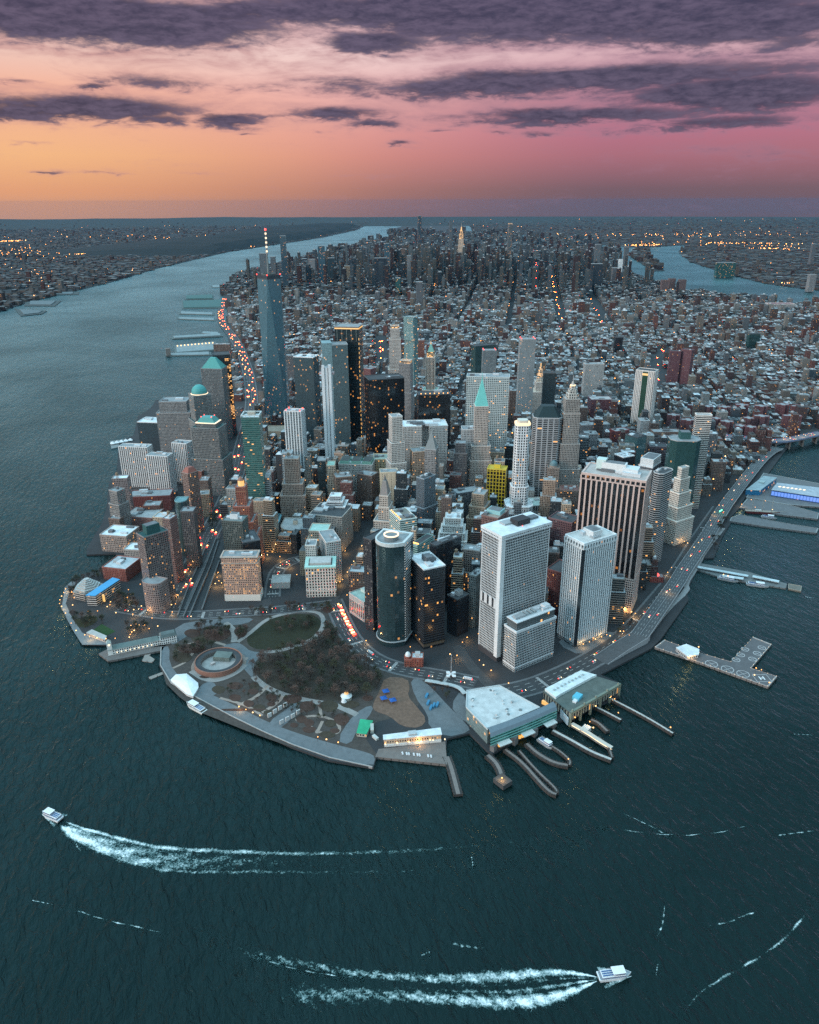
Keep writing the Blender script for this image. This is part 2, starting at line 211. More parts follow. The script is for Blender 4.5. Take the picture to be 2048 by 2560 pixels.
('apartment_tower','twin maroon brick tower by the bridge ramp','apartment tower',(1758.2,1232.8),35.6,24,-.558,120,'brick',(.12,.055,.065),(.06,.065,.07),[],{'units':1}),
('apartment_tower','maroon brick tower taller than its twin','apartment tower',(1793.5,1211.8),38.3,24,-1.092,126,'brick',(.13,.06,.07),(.06,.065,.07),[],{'units':1}),
('apartment_tower','dark teal slanting hotel tower on the lower east side','apartment tower',(2510.8,1652.2),53.1,20,-.129,72,'dark',(.02,.05,.05),(.06,.065,.07),[],{}),
('apartment_tower','black box building above low tenement roofs','apartment tower',(1875.8,1730.4),30.4,24,-.335,85,'dark',(.018,.02,.024),(.06,.065,.07),[],{}),
('apartment_tower','first brown riverside tower standing alone','apartment tower',(3405.1,3406.7),40.2,36,-.317,112,'brick',(.12,.085,.085),(.06,.065,.07),[],{}),
('apartment_tower','middle brown riverside tower of the pair','apartment tower',(3515.3,3470.2),41.9,36,-.317,112,'brick',(.12,.085,.085),(.06,.065,.07),[],{}),
('apartment_tower','brown riverside tower apart from the pair','apartment tower',(3532,3384.6),43.3,36,-.317,112,'brick',(.12,.085,.085),(.06,.065,.07),[],{}),
('power_plant','long power plant with maroon roof and white lit hall by the river','power plant',(3486.5,2485.4),143.3,60,-.327,60,'columns',(.5,.47,.45),(.2,.09,.1),[],{}),
('office_tower','grey stone tower topped by a lit trapezoid green roof','office tower',(106.1,720.6),61.7,44,-.527,155,'punch',(.17,.18,.18),(.03,.09,.09),[(.55,5)],{'mastaba':1}),
('office_tower','stepped grey tower with lit green copper dome','office tower',(117.8,991),43.5,44,.188,165,'punch',(.19,.205,.205),(.03,.09,.09),[(.6,5)],{'dome':(19,20,(.07,.3,.29)),'domeglow':1}),
('office_tower','grey tower with green copper pyramid and lit edge','office tower',(176.1,1140.1),57.5,40,-.498,198,'punch',(.16,.175,.18),(.03,.09,.09),[],{'pyr':(27,.75,(.08,.3,.28)),'domeglow':1}),
('office_tower','dark tower beside the highway with a column of gold windows','office tower',(201.6,1173.8),46,50,-.117,228,'goldside',(.045,.055,.06),(.06,.065,.07),[],{}),
('office_tower','stepped grey stone office block with ziggurat roof','office tower',(62.4,1067),69.4,50,-.342,138,'punch',(.25,.25,.25),(.25,.27,.28),[(.8,8)],{'units':3}),
('office_block','dark glass exchange block with pale flat roof by the river','office block',(.9,1122.8),57.6,50,-.506,76,'dark',(.04,.055,.065),(.62,.66,.68),[],{'units':3}),
('apartment_tower','wide white striped apartment slab at the river edge','apartment tower',(-49.6,802.7),65.8,24,-.494,104,'ribs',(.55,.56,.56),(.25,.27,.28),[],{'ribs':(4.6,2.4),'units':2}),
('apartment_tower','lower white striped apartment slab in the middle','apartment tower',(-3.3,734.7),48,24,-.538,98,'ribs',(.55,.56,.56),(.25,.27,.28),[],{'ribs':(4.6,2.4),'units':2}),
('apartment_tower','narrow white striped apartment slab nearest the offices','apartment tower',(50,792.7),36.1,24,-.627,104,'ribs',(.55,.56,.56),(.25,.27,.28),[],{'ribs':(4.6,2.4),'units':2}),
('apartment_tower','brown brick tower with red tiled mansard top','apartment tower',(40.8,501.9),19.3,24,-.998,128,'punch_lit',(.22,.155,.135),(.25,.09,.07),[],{'pyr':(10,.55,(.25,.09,.07))}),
('apartment_tower','slim grey apartment tower at the water corner','apartment tower',(-95.3,553.7),21.1,20,-.84,92,'punch',(.22,.215,.21),(.25,.27,.28),[(.7,3)],{'units':1}),
('apartment_tower','twin grey apartment tower with small lit lantern roof','apartment tower',(-86,609),29.7,20,-.249,98,'punch',(.24,.2,.195),(.62,.66,.68),[],{'units':1,'tank':1}),
('apartment_tower','red brick courtyard row below the white striped slabs','apartment tower',(-32.4,665.9),85.6,40,-.236,36,'brick',(.2,.07,.065),(.25,.27,.28),[],{'units':4}),
('apartment_tower','low brown block with pale patio roof','apartment tower',(-52.8,567.6),62.6,50,-.551,32,'brick',(.18,.1,.09),(.36,.36,.36),[],{'units':3}),
('apartment_tower','low riverside block with white roof and lit windows','apartment tower',(-99.6,479),53.4,48,-.546,36,'punch_lit',(.33,.27,.24),(.62,.66,.68),[],{'units':4}),
('apartment_tower','tall hotel tower of lit windows with stepped glass crown','apartment tower',(-44.5,233.9),41,26,.418,125,'punch_lit',(.17,.14,.135),(.03,.09,.09),[],{'hut':(22,14,14,(.03,.09,.09)),'units':1}),
('apartment_tower','curved lower wing wrapping the stepped crown hotel','apartment tower',(-53.4,204.5),35.3,26,-.716,55,'punch',(.25,.2,.19),(.25,.27,.28),[],{'curve2':1}),
('apartment_tower','slender brick tower with pale tank roof behind the hotel','apartment tower',(-13.6,295.9),14.7,20,-.688,122,'punch',(.2,.13,.12),(.62,.66,.68),[],{'units':2,'tank':1}),
('apartment_tower','dark slender tower with oval teal glass roof','apartment tower',(13.7,408.5),20.9,26,-.348,108,'glass_lit',(.04,.07,.075),(.14,.26,.28),[],{'curve2':1}),
('apartment_tower','dark apartment tower between the oval roof and the tunnel lanes','apartment tower',(20.6,345.4),22.3,22,-.349,112,'punch',(.1,.1,.105),(.25,.27,.28),[],{'units':1}),
('apartment_tower','low pale rooftop block behind the brick school','apartment tower',(-72.2,419.8),37.4,30,-.5,24,'punch',(.34,.32,.3),(.62,.66,.68),[],{'units':2}),
('brick_school','red brick building with wide pale roof near the museum','school',(-100.8,355),45.3,46.8,-.594,26,'brick',(.22,.08,.065),(.42,.46,.48),[],{'units':3}),
('office_block','slim brown tower right behind the brown red-topped tower','office block',(76.6,613.4),18.2,28,-.347,72,'brick',(.17,.12,.1),(.25,.27,.28),[],{'units':2}),
('office_block','brick apartment block between the white striped slabs and the trapezoid roof tower','office block',(72.1,720.3),41.5,28,-.744,60,'brick',(.19,.085,.065),(.25,.27,.28),[],{'units':2}),
('office_block','brown apartment block facing the river below the slim grey corner tower','office block',(-100.7,545.4),23.2,28,-.563,40,'punch',(.17,.12,.1),(.25,.27,.28),[],{'units':2}),
('office_block','red brick block between the two riverside courtyards','office block',(-32.7,591.4),33.5,28,-.269,40,'brick',(.19,.085,.065),(.25,.27,.28),[],{'units':2}),
('office_block','tan apartment block beside the sunken lanes','office block',(68.2,585.6),24.2,28,-.153,52,'punch',(.34,.26,.19),(.25,.27,.28),[],{'units':2}),
('office_block','brown block north of the gold window tower','office block',(348.2,2325.5),66.4,28,-.335,60,'punch',(.17,.12,.1),(.25,.27,.28),[],{'units':2}),
('office_block','grey school block by the northern river lawn','office block',(246.6,1934.2),58.4,28,-.796,40,'punch',(.24,.25,.26),(.25,.27,.28),[],{'units':2}),
('office_block','brown setback block with tank roof','office block',(975.4,948),25.2,28,-.342,110,'punch',(.17,.12,.1),(.25,.27,.28),[],{'units':2}),
('office_block','pale grey stone block behind the turquoise pyramid','office block',(617.3,482),28.1,28,-.345,160,'punch',(.42,.43,.43),(.25,.27,.28),[],{'units':2}),
('office_block','small grey block between silver slab and white octagon','office block',(795.8,638.4),23.5,28,-.346,70,'punch',(.24,.25,.26),(.25,.27,.28),[],{'units':2}),
('office_block','maroon slab at the foot of the jagged glass tower','office block',(1058.3,1886.8),35.5,28,-.335,100,'brick',(.19,.085,.065),(.25,.27,.28),[],{'units':2}),
('office_block','dark maroon slab paired with the lit glass tower','office block',(1073.9,1812.8),32.1,28,-.336,95,'brick',(.12,.06,.065),(.25,.27,.28),[],{'units':2}),
('office_block','dark slab standing behind the pale mirror tower','office block',(490.7,1654.3),36.9,28,-.688,120,'punch',(.1,.11,.12),(.25,.27,.28),[],{'units':2}),
('office_block','tan block behind the narrow dark glass tower','office block',(305,709.2),19,28,-.346,70,'punch',(.34,.26,.19),(.25,.27,.28),[],{'units':2}),
('office_block','maroon infill block beside the gold crowned tower','office block',(672.1,1347.8),37.9,28,-.942,120,'brick',(.18,.08,.08),(.25,.27,.28),[],{'units':2}),
('office_block','small brown tower near the green glass tower','office block',(226.5,708.8),17,28,-.346,95,'punch',(.17,.12,.1),(.25,.27,.28),[],{'units':2}),
('office_block','slate grey block near the brown stepped tower','office block',(241.5,667.7),21.4,28,-.346,80,'punch',(.24,.25,.26),(.25,.27,.28),[],{'units':2}),
('office_block','pale slender annex hugging the green glass tower','office block',(185.1,480.9),9.7,28,-.347,110,'strip',(.42,.43,.43),(.25,.27,.28),[],{'units':2}),
('office_block','brown block next to the granite pyramid','office block',(393.8,490.9),35.4,28,-.858,84,'punch',(.17,.12,.1),(.25,.27,.28),[],{'units':2}),
('office_block','grey block in the shadow of the black monolith','office block',(349.5,507.8),22.4,28,-.729,58,'punch',(.24,.25,.26),(.25,.27,.28),[],{'units':2}),
('office_block','dark block behind the white terraced block','office block',(558.6,359.6),51.7,28,.013,70,'punch',(.1,.11,.12),(.25,.27,.28),[],{'units':2}),
('office_block','tan block beside the yellow netted tower','office block',(567.1,315.7),26,28,-.688,66,'punch',(.34,.26,.19),(.25,.27,.28),[],{'units':2}),
('office_block','grey block behind the white penthouse block','office block',(997.4,588.2),29.7,28,-.345,80,'punch',(.24,.25,.26),(.25,.27,.28),[],{'units':2}),
('office_block','dark block near the old market','office block',(1001.3,533),27,28,-.346,75,'dark',(.1,.11,.12),(.25,.27,.28),[],{'units':2}),
('office_block','bright maroon block among grey roofs by the bridge ramp','office block',(1161.7,696.7),43.5,28,.013,42,'brick',(.2,.06,.06),(.25,.27,.28),[],{'units':2}),
('office_block','grey slab row below the courthouse','office block',(1131.6,770.8),79.7,28,-.243,42,'punch',(.24,.25,.26),(.25,.27,.28),[],{'units':2}),
('office_block','white block below the white windowless slab','office block',(1240.4,702),24,28,-.344,60,'punch',(.42,.43,.43),(.25,.27,.28),[],{'units':2}),
('office_block','brown court building by the bridge ramp','office block',(1243.8,614.8),69.1,28,-.345,52,'punch',(.17,.12,.1),(.25,.27,.28),[],{'units':2}),
('office_block','narrow grey slab beside the white setback tower','office block',(898,143.6),16.8,28,-.348,95,'punch',(.24,.25,.26),(.25,.27,.28),[],{'units':2}),
('housing_slab',None,'apartment slab',(1388.7,762.5),34.2,16,-.585,44,'brick',(.13,.062,.068),(.25,.27,.28),[],{'grp':1,'wings':1}),
('housing_slab',None,'apartment slab',(1391.7,704.9),36.8,16,-.558,44,'brick',(.14,.062,.068),(.25,.27,.28),[],{'grp':1,'wings':1}),
('housing_slab',None,'apartment slab',(1474.8,688.7),23.1,16,-.693,44,'brick',(.15,.062,.068),(.25,.27,.28),[],{'grp':1,'wings':1}),
('housing_slab',None,'apartment slab',(1479.2,652.9),32.8,16,-.581,44,'brick',(.13,.062,.068),(.25,.27,.28),[],{'grp':1,'wings':1}),
('housing_slab',None,'apartment slab',(1482.6,604.9),27.1,16,-.621,44,'brick',(.14,.062,.068),(.25,.27,.28),[],{'grp':1,'wings':1}),
('housing_slab',None,'apartment slab',(1498.4,586.2),28.5,16,-.604,44,'brick',(.15,.062,.068),(.25,.27,.28),[],{'grp':1,'wings':1}),
('housing_slab',None,'apartment slab',(1609.1,662.1),40.2,16,-.546,44,'brick',(.13,.062,.068),(.25,.27,.28),[],{'grp':1,'wings':1}),
('housing_slab',None,'apartment slab',(1690.7,632.9),48.8,16,-.51,44,'brick',(.14,.062,.068),(.25,.27,.28),[],{'grp':1,'wings':1}),
('housing_slab',None,'apartment slab',(1515.6,830.7),35.6,16,-.597,44,'brick',(.15,.062,.068),(.25,.27,.28),[],{'grp':1,'wings':1}),
('housing_slab',None,'apartment slab',(1544.9,804.3),28.1,16,-.664,44,'brick',(.13,.062,.068),(.25,.27,.28),[],{'grp':1,'wings':1}),
('housing_slab',None,'apartment slab',(1585.1,782.3),35,16,-.597,44,'brick',(.14,.062,.068),(.25,.27,.28),[],{'grp':1,'wings':1}),
('housing_slab',None,'apartment slab',(1650.8,782.4),35.2,16,-.601,44,'brick',(.15,.062,.068),(.25,.27,.28),[],{'grp':1,'wings':1}),
('housing_slab',None,'apartment slab',(1693,751.5),34.8,16,-.601,44,'brick',(.13,.062,.068),(.25,.27,.28),[],{'grp':1,'wings':1}),
('housing_slab',None,'apartment slab',(1764.8,741.6),34.8,16,-.604,44,'brick',(.14,.062,.068),(.25,.27,.28),[],{'grp':1,'wings':1}),
('housing_slab',None,'apartment slab',(1793.1,708),41.6,16,-.556,44,'brick',(.15,.062,.068),(.25,.27,.28),[],{'grp':1,'wings':1}),
('housing_slab',None,'apartment slab',(1559.7,658.4),26.2,16,-.651,44,'brick',(.13,.062,.068),(.25,.27,.28),[],{'grp':1,'wings':1}),
('skyscraper','teal slab tower at the rail yards','skyscraper',(1425.7,4792),50.3,38,-.282,305,'glass',(.05,.1,.13),(.25,.27,.28),[],{}),
('skyscraper','tallest angular glass tower at the rail yards','skyscraper',(1106.2,4593.6),39.7,38,-.259,387,'glass',(.06,.09,.11),(.25,.27,.28),[],{}),
('skyscraper','dark tower hidden behind the mast','skyscraper',(951,4532.2),51.4,38,-.293,280,'dark',(.1,.11,.12),(.25,.27,.28),[],{}),
('skyscraper','short dark tower beside the mast','skyscraper',(1035.4,4631.7),33.5,38,-.297,250,'dark',(.1,.11,.12),(.25,.27,.28),[],{}),
('skyscraper','dark box west of midtown','skyscraper',(1536.2,4940.8),52.1,38,-.299,210,'dark',(.03,.05,.06),(.25,.27,.28),[],{}),
('skyscraper','grey hotel tower near the rail yards','skyscraper',(1475.6,5304.9),49.4,38,-.3,180,'punch',(.24,.25,.26),(.25,.27,.28),[],{}),
('skyscraper','black box with red corner lamps','skyscraper',(1788.5,4514),91.4,38,-.299,229,'dark',(.03,.04,.05),(.25,.27,.28),[],{}),
('skyscraper','pencil thin supertall tower over the park','skyscraper',(2805.5,6348.2),32.7,38,-.138,472,'glass',(.05,.07,.09),(.25,.27,.28),[],{}),
('skyscraper','tower with lit mast base','skyscraper',(1885.4,4667.3),35.6,38,-.278,319,'glass',(.05,.1,.13),(.25,.27,.28),[],{}),
('skyscraper','grey slab with red neon sign','skyscraper',(2055.9,4648.9),31,38,-.297,230,'punch',(.24,.25,.26),(.25,.27,.28),[],{}),
('skyscraper','needle of dark glass by the river','skyscraper',(2240,6312.8),32.6,38,-.286,200,'dark',(.1,.11,.12),(.25,.27,.28),[],{}),
('skyscraper','dark teal tower south of midtown','skyscraper',(1635.5,3366.2),36.4,38,-.317,170,'dark',(.1,.11,.12),(.25,.27,.28),[],{}),
('skyscraper','plain brown slab tower in the midtown cluster','skyscraper',(2202.1,5148.2),33.6,38,-.288,250,'punch',(.17,.12,.1),(.25,.27,.28),[],{}),
('skyscraper','wide tan hotel slab near the rail yards','skyscraper',(1627.6,4800.8),61.9,38,-.306,160,'punch',(.34,.26,.19),(.25,.27,.28),[],{}),
('skyscraper','green glass slab near the square','skyscraper',(1717.5,3961.6),31.8,38,-.315,140,'glass',(.03,.09,.09),(.25,.27,.28),[],{}),
('skyscraper','black slab tower by the east river','skyscraper',(3834.1,4855.3),45.2,38,-.283,262,'dark',(.1,.11,.12),(.25,.27,.28),[],{}),
('skyscraper','black twin slab by the east river','skyscraper',(4350.1,5172.2),35.8,38,-.288,215,'dark',(.1,.11,.12),(.25,.27,.28),[],{}),
('skyscraper','white slab at the international compound','skyscraper',(3897.2,4608.5),27.8,38,-.303,155,'plain',(.62,.64,.64),(.25,.27,.28),[],{}),
('skyscraper','dark slab east of midtown','skyscraper',(3110.8,3772.4),75.7,38,-.306,200,'dark',(.03,.04,.05),(.25,.27,.28),[],{}),
('skyscraper','squat dark block beside the river','skyscraper',(3414.7,3971.2),61.4,38,-.31,150,'dark',(.1,.11,.12),(.25,.27,.28),[],{}),
('skyscraper','lone dark tower across the east river','skyscraper',(6427.6,5044.1),35.2,38,-.286,202,'dark',(.1,.11,.12),(.25,.27,.28),[],{}),
('skyscraper','teal riverside apartment slab across the east river','skyscraper',(4767,4367.1),159.3,38,-.306,120,'glass',(.03,.09,.09),(.25,.27,.28),[],{}),
('skyscraper','grey riverside block across the river','skyscraper',(4548.7,3272.8),44.6,38,-.315,120,'punch',(.24,.25,.26),(.25,.27,.28),[],{}),
('skyscraper','orange floodlit setback skyscraper with needle spire','skyscraper',(2645,5019),40,44,-.506,320,'punch_warm',(.42,.36,.3),(.55,.47,.38),[(.86,3),(.75,8),(.25,20)],{'esb':1}),
('skyscraper','dark pencil tower with lit top frame east of the floodlit skyscraper','skyscraper',(3071.9,4996.6),31.8,28,-.219,426,'grid',(.12,.13,.14),(.55,.47,.38),[],{'litcrown':1}),
('skyscraper','thin dark skeletal tower between the supertalls','skyscraper',(2924.8,5875.3),26.5,20,-.194,435,'dark',(.1,.11,.12),(.06,.065,.07),[],{}),
]]
D = {
'man':[(7596,19426),(5908,16312),(4642,12420),(2869,9641),(1899,7639),(1266,6638),(971,5971),(717,5026),(633,4303),(549,3525),(439,2802),(338,2024),(295,1690),(293.1,2213.5),(211.2,1887.7),(146.8,1677.1),(35.8,1660),(18.9,1572.1),(-28.6,1465),(-48.7,1254.4),(-88.5,1205.3),(-99.1,954.5),(-118.4,870.6),(-125.7,698.3),(-134.4,618),(-162.2,493),(-161.8,466),(-111.6,452.1),(-109.5,425.2),(-134.8,396.8),(-164.5,381.5),(-184.5,356),(-199.3,296.2),(-199.1,275.7),(-190.4,233.2),(-168.4,152.7),(-160.9,135.7),(-125.5,119.9),(-104.8,98.6),(-50.4,86.8),(-54.4,85.5),(-58.1,73),(-61.7,36.9),(-51.6,-15.2),(-20.4,-65.2),(14.6,-119.2),(45,-161.9),(74.1,-200.4),(110.1,-239.5),(154.4,-270.1),(161.9,-256.5),(166.1,-253.9),(233.9,-291.1),(254,-253.5),(283.5,-253.9),(290.9,-298.2),(375.1,-273.1),(402.1,-273.1),(499.5,-256.3),(517.1,-228.7),(504.3,-205),(611.8,-174.3),(637.5,-160.3),(759.1,-75.5),(775,-50.1),(854.5,15),(885.8,43),(907.6,36.7),(986.3,105.1),(1054.1,156.8),(1068.3,176.3),(1120.6,208.7),(1190.2,262.2),(1316.9,338.5),(1442.1,426.8),(1552.1,503.7),(1519,523),(2110,689),(2701,767),(3376,856),(3587,1690),(3840,2580),(3629,3525),(3882,4359),(4515,5415),(4937,6138),(5865,7417),(6330,8084),(6245,8862),(7427,10308),(7005,11865),(6963,14644),(8946,18759)],
'nj':[(-3629,-4815),(-2363,-1479),(-1941,245),(-1350,1468),(-1224,2580),(-886,3636),(-549,4804),(-42,5971),(422,7306),(1435,9641),(2532,11420),(3629,13199),(4430.5,14811.5),(5232,16424),(5935.3,18240),(6638.7,20056),(7342,21872),(7824.3,23460.6),(8306.6,25049.1),(8788.9,26637.7),(9271.1,28226.3),(9753.4,29814.9),(9949.4,30503.2),(9930,30509.3),(8648.8,30887.6),(7386.8,31206),(6149.5,31467.5),(4941.7,31675.5),(3661.2,31846),(2356,31967.7),(1031.5,32037.9),(-305.9,32054.8),(-1649.9,32017.1),(-2993.8,31924.5),(-4331,31777.4),(-5654.7,31576.9),(-6958.8,31325.2),(-8237.3,31024.9),(-9485.1,30679.3),(-10697.4,30292.1),(-11870.3,29867.5),(-13000.6,29409.9),(-14085.8,28923.7),(-15124.3,28413.4),(-16115,27883.3),(-17057.4,27337.7),(-17951.7,26780.4),(-18798.4,26215.1),(-19598.5,25645.1),(-20353.3,25073.4),(-21064.4,24502.7),(-21733.4,23935.1),(-22362.2,23372.9),(-22952.8,22817.5),(-23507.2,22270.5),(-24027.3,21733.1),(-24515,21206),(-24972.4,20690.2),(-25401.3,20186.1),(-25867.8,19613.6),(-26338,19008.9),(-26810.3,18370.9),(-27283.4,17698.1),(-27755.3,16989.4),(-28224.1,16243.6),(-28687.5,15459.9),(-29143.3,14637.4),(-29588.6,13775.9),(-30020.7,12875),(-30436.5,11935.1),(-30832.9,10956.7),(-31206.7,9940.8),(-31554.5,8889),(-31873.1,7803.3),(-32159.3,6686.1),(-32410.1,5540.5),(-32622.8,4370),(-32795,3178.6),(-32924.6,1970.6),(-33010,750.6),(-33050.2,-476.4),(-33051.9,-614),(-33053.1,-763),(-33053.6,-924.8),(-33053.2,-1101.1),(-33026.8,-1293.7),(-31479.5,-1479),(-29932.2,-1664.3),(-28385,-1849.7),(-26837.8,-2035),(-25290.5,-2220.3),(-23743.2,-2405.7),(-22196,-2591),(-20648.8,-2776.3),(-19101.5,-2961.7),(-17554.2,-3147),(-16007,-3332.3),(-14459.8,-3517.7),(-12912.5,-3703),(-11365.2,-3888.3),(-9818,-4073.7),(-8270.8,-4259),(-6723.5,-4444.3),(-5176.2,-4629.7)],
'bq':[(2279,-2591),(2279,-367),(2785,133),(3798,189),(4135,1134),(4642,2413),(4684,3803),(4979,4526),(5654,5860),(6752,7417),(8102,8862),(9199,9641),(10296,10975),(11351,12531.5),(12406,14088),(13587.6,15200),(14769.2,16312),(15950.8,17424),(17132.4,18536),(18314,19648),(19720.5,20389.3),(21127,21130.7),(22533.5,21872),(23493.9,22175.4),(23792.1,21867.7),(24061.9,21582.2),(24955.5,20585.8),(25818.1,19541.3),(26644.1,18452.5),(27428.3,17324.5),(28166.3,16162.5),(28854.1,14972.7),(29488.7,13761.4),(30067.8,12535.4),(30590.3,11301.4),(31055.5,10066),(31464,8835.5),(31816.9,7615.8),(32116,6412.4),(32363.7,5230.1),(32562.8,4073),(32716.5,2944.6),(32828.1,1847.8),(32901.1,784.9),(32939,-242.6),(32945.2,-1233.5),(32923,-2187.3),(32921.3,-2232.4),(32919.4,-2280.9),(32917.2,-2333.2),(32914.8,-2389.7),(32912,-2451),(32908.9,-2517.8),(32905.3,-2590.7),(31379.3,-2591),(29847.7,-2591),(28316.1,-2591),(26784.5,-2591),(25252.9,-2591),(23721.3,-2591),(22189.7,-2591),(20658.1,-2591),(19126.5,-2591),(17594.9,-2591),(16063.3,-2591),(14531.7,-2591),(13000.1,-2591),(11468.6,-2591),(9937,-2591),(8405.4,-2591),(6873.8,-2591),(5342.2,-2591),(3810.6,-2591)],
'bronx':[(7511,10975),(7300,11698),(7258,14644),(7905,16089.7),(8552,17535.3),(9199,18981),(8018,19648),(8302.8,21177),(8587.5,22706),(8872.2,24235),(9157,25764),(9441.8,27293),(9726.5,28822),(10011.2,30351),(9869.8,30528.4),(11057.5,30128.9),(12178.2,29705.1),(13233,29262.8),(14223.8,28807.3),(15153,28343.3),(16023.4,27874.7),(16837.8,27405),(17599.5,26937.1),(18311.5,26473.3),(18977.1,26015.6),(19599.3,25565.4),(20197,25111.7),(20820.4,24615),(21469.6,24070.8),(22144.4,23474),(22844.2,22819),(23567.6,22100.1),(24312.6,21310.9),(25076.2,20444.8),(25058.1,20466.1),(24052.6,19648),(22702.4,18536),(21352.2,17424),(20002,16312),(19720.7,14829.7),(19439.3,13347.3),(19158,11865),(17470,11670.2),(15782,11475.5),(14094,11280.8),(12406,11086),(10718,10919.5),(9030,10753)],
'roos':[(4600,5082),(5047,5860),(5553,6750),(6287,7695),(6541,7728),(5806,6750),(5190,5804),(4726,5082)],
'ward':[(6752,8195),(6667,9641),(7258,11086),(9452,11531),(10043,9863),(8524,8751)],
'excl':[[(-220.6,332.3),(-126.6,435.7),(-14.2,230.2),(66.4,409.5),(154.6,377.4),(110.3,142.3),(209.1,131.2),(206.8,-59.6),(284.1,-119.2),(360.2,-171),(424.3,-211.8),(518.8,-180.7),(659.7,-122),(779.3,-15.4),(828.4,-51.8),(537.6,-302.6),(304.9,-354),(105.4,-280.3),(-171.7,-61.5),(-252.2,275.2)],[(25,520.9),(104,518),(51.1,147.8),(-40.3,181.3)],[(-174.9,432.1),(-149.6,917.3),(-101.2,1334.8),(41.8,2033.9),(381,3129),(439.2,2948.3),(280.4,1491.8),(145.7,810.5),(50.6,462.1),(-68.2,352.3)],[(216.2,71.4),(254.5,57.4),(460.5,-2.3),(357.6,-204.1),(167.5,-134.1)],[(150.6,356.4),(216.9,332.2),(163.8,106.5),(107.5,127.1)],[(-188.3,480.1),(-27.8,620),(-55.3,171),(-194.1,221.9)],[(997.6,238.4),(1328.2,411.5),(1830.9,663.9),(993.3,-118.8),(759,-33)]],
'park':[(-50.4,86.8),(-27.8,115.5),(-6.6,153.1),(65.2,142.6),(136.3,119.8),(205,115.8),(205.7,75.2),(207,.6),(223.8,-72.2),(271.8,-114.7),(275.8,-139.9),(235.7,-191.3),(184.3,-192.8),(160.8,-208.7),(165,-251.7),(157.3,-262.9),(117,-237.5),(69.4,-196.6),(31.1,-154.1),(-19.3,-94.2),(-41.9,-50.3),(-56.1,-13.1),(-59,26.8)],
'lawn1':[(63.9,61.1),(74.8,82.4),(96.9,103),(124.8,112.6),(155.3,109),(176.5,96.1),(182.4,76.5),(175.2,52.6),(156,31.8),(130.7,21),(101.2,18.8),(78.2,25.1),(65.6,40.6)],
'lawn2':[(62.6,-20.8),(72.9,-4.4),(90.7,9.8),(117.7,12.7),(145.3,15.7),(168.1,16.1),(182.5,-15.4),(195.2,-49.4),(209.6,-74.8),(221.6,-98.7),(213,-118.1),(196.3,-130.2),(173.7,-136),(149.9,-133.5),(123.3,-119.2),(98,-97.6),(78.2,-75.9),(65,-48.7)],
'plazas':[[(29.9,58),(50.9,59.2),(59.4,42.8),(63.5,28.3),(85,14.1),(67.6,1.6),(59.7,-19.7),(56.3,-45.5),(50.6,-24.2),(42.9,6.6),(31.3,44.5)],[(-54.4,84.6),(-43.8,85.1),(-48.4,36.1),(-37.4,-3.4),(-9.3,-49.1),(26.7,-99.1),(58.6,-147),(89,-181.5),(126.7,-217.8),(156.5,-243.2),(162.4,-253.8),(153.9,-269.1),(112,-236.6),(75.8,-197.5),(46.5,-159.4),(16.2,-116.5),(-19,-62.9),(-50,-13.9),(-60.5,36.5)],[(-28.2,144),(12.6,143.7),(53,133.9),(88.4,120.9),(72.1,107.2),(40.9,113.8),(5.6,122),(-18.5,102.8),(-39.6,83.6),(-42.8,98.1)],[(57.4,-143.3),(83.8,-126.9),(98.2,-115.2),(103.4,-127.3),(72.7,-161.6),(62.7,-154.8)],[(127.2,-209.1),(160.1,-168.2),(188.3,-155.2),(188.1,-168.6),(156.9,-198.9),(140.2,-222.8)],[(256.8,-118.6),(274,-131.9),(280.6,-193.6),(287.8,-238.4),(285.5,-251.9),(252.5,-250.9),(241.4,-224.2),(249.5,-203.6),(247.6,-159)],[(284,-194.8),(312.4,-166.4),(304.3,-202.3),(292.7,-240.2),(283.7,-222.2)],[(488.8,-115.3),(511.9,-99.7),(587.6,-110.2),(578.3,-136.3),(505.8,-158.2)],[(280,-127.1),(299.4,-120.1),(322,-135.5),(322,-163.2),(315.2,-169.1),(303.4,-149.6)],[(-15.5,-34),(3.3,-26),(9.3,-57.7),(-7.4,-65.8),(-13.3,-49.4)]],
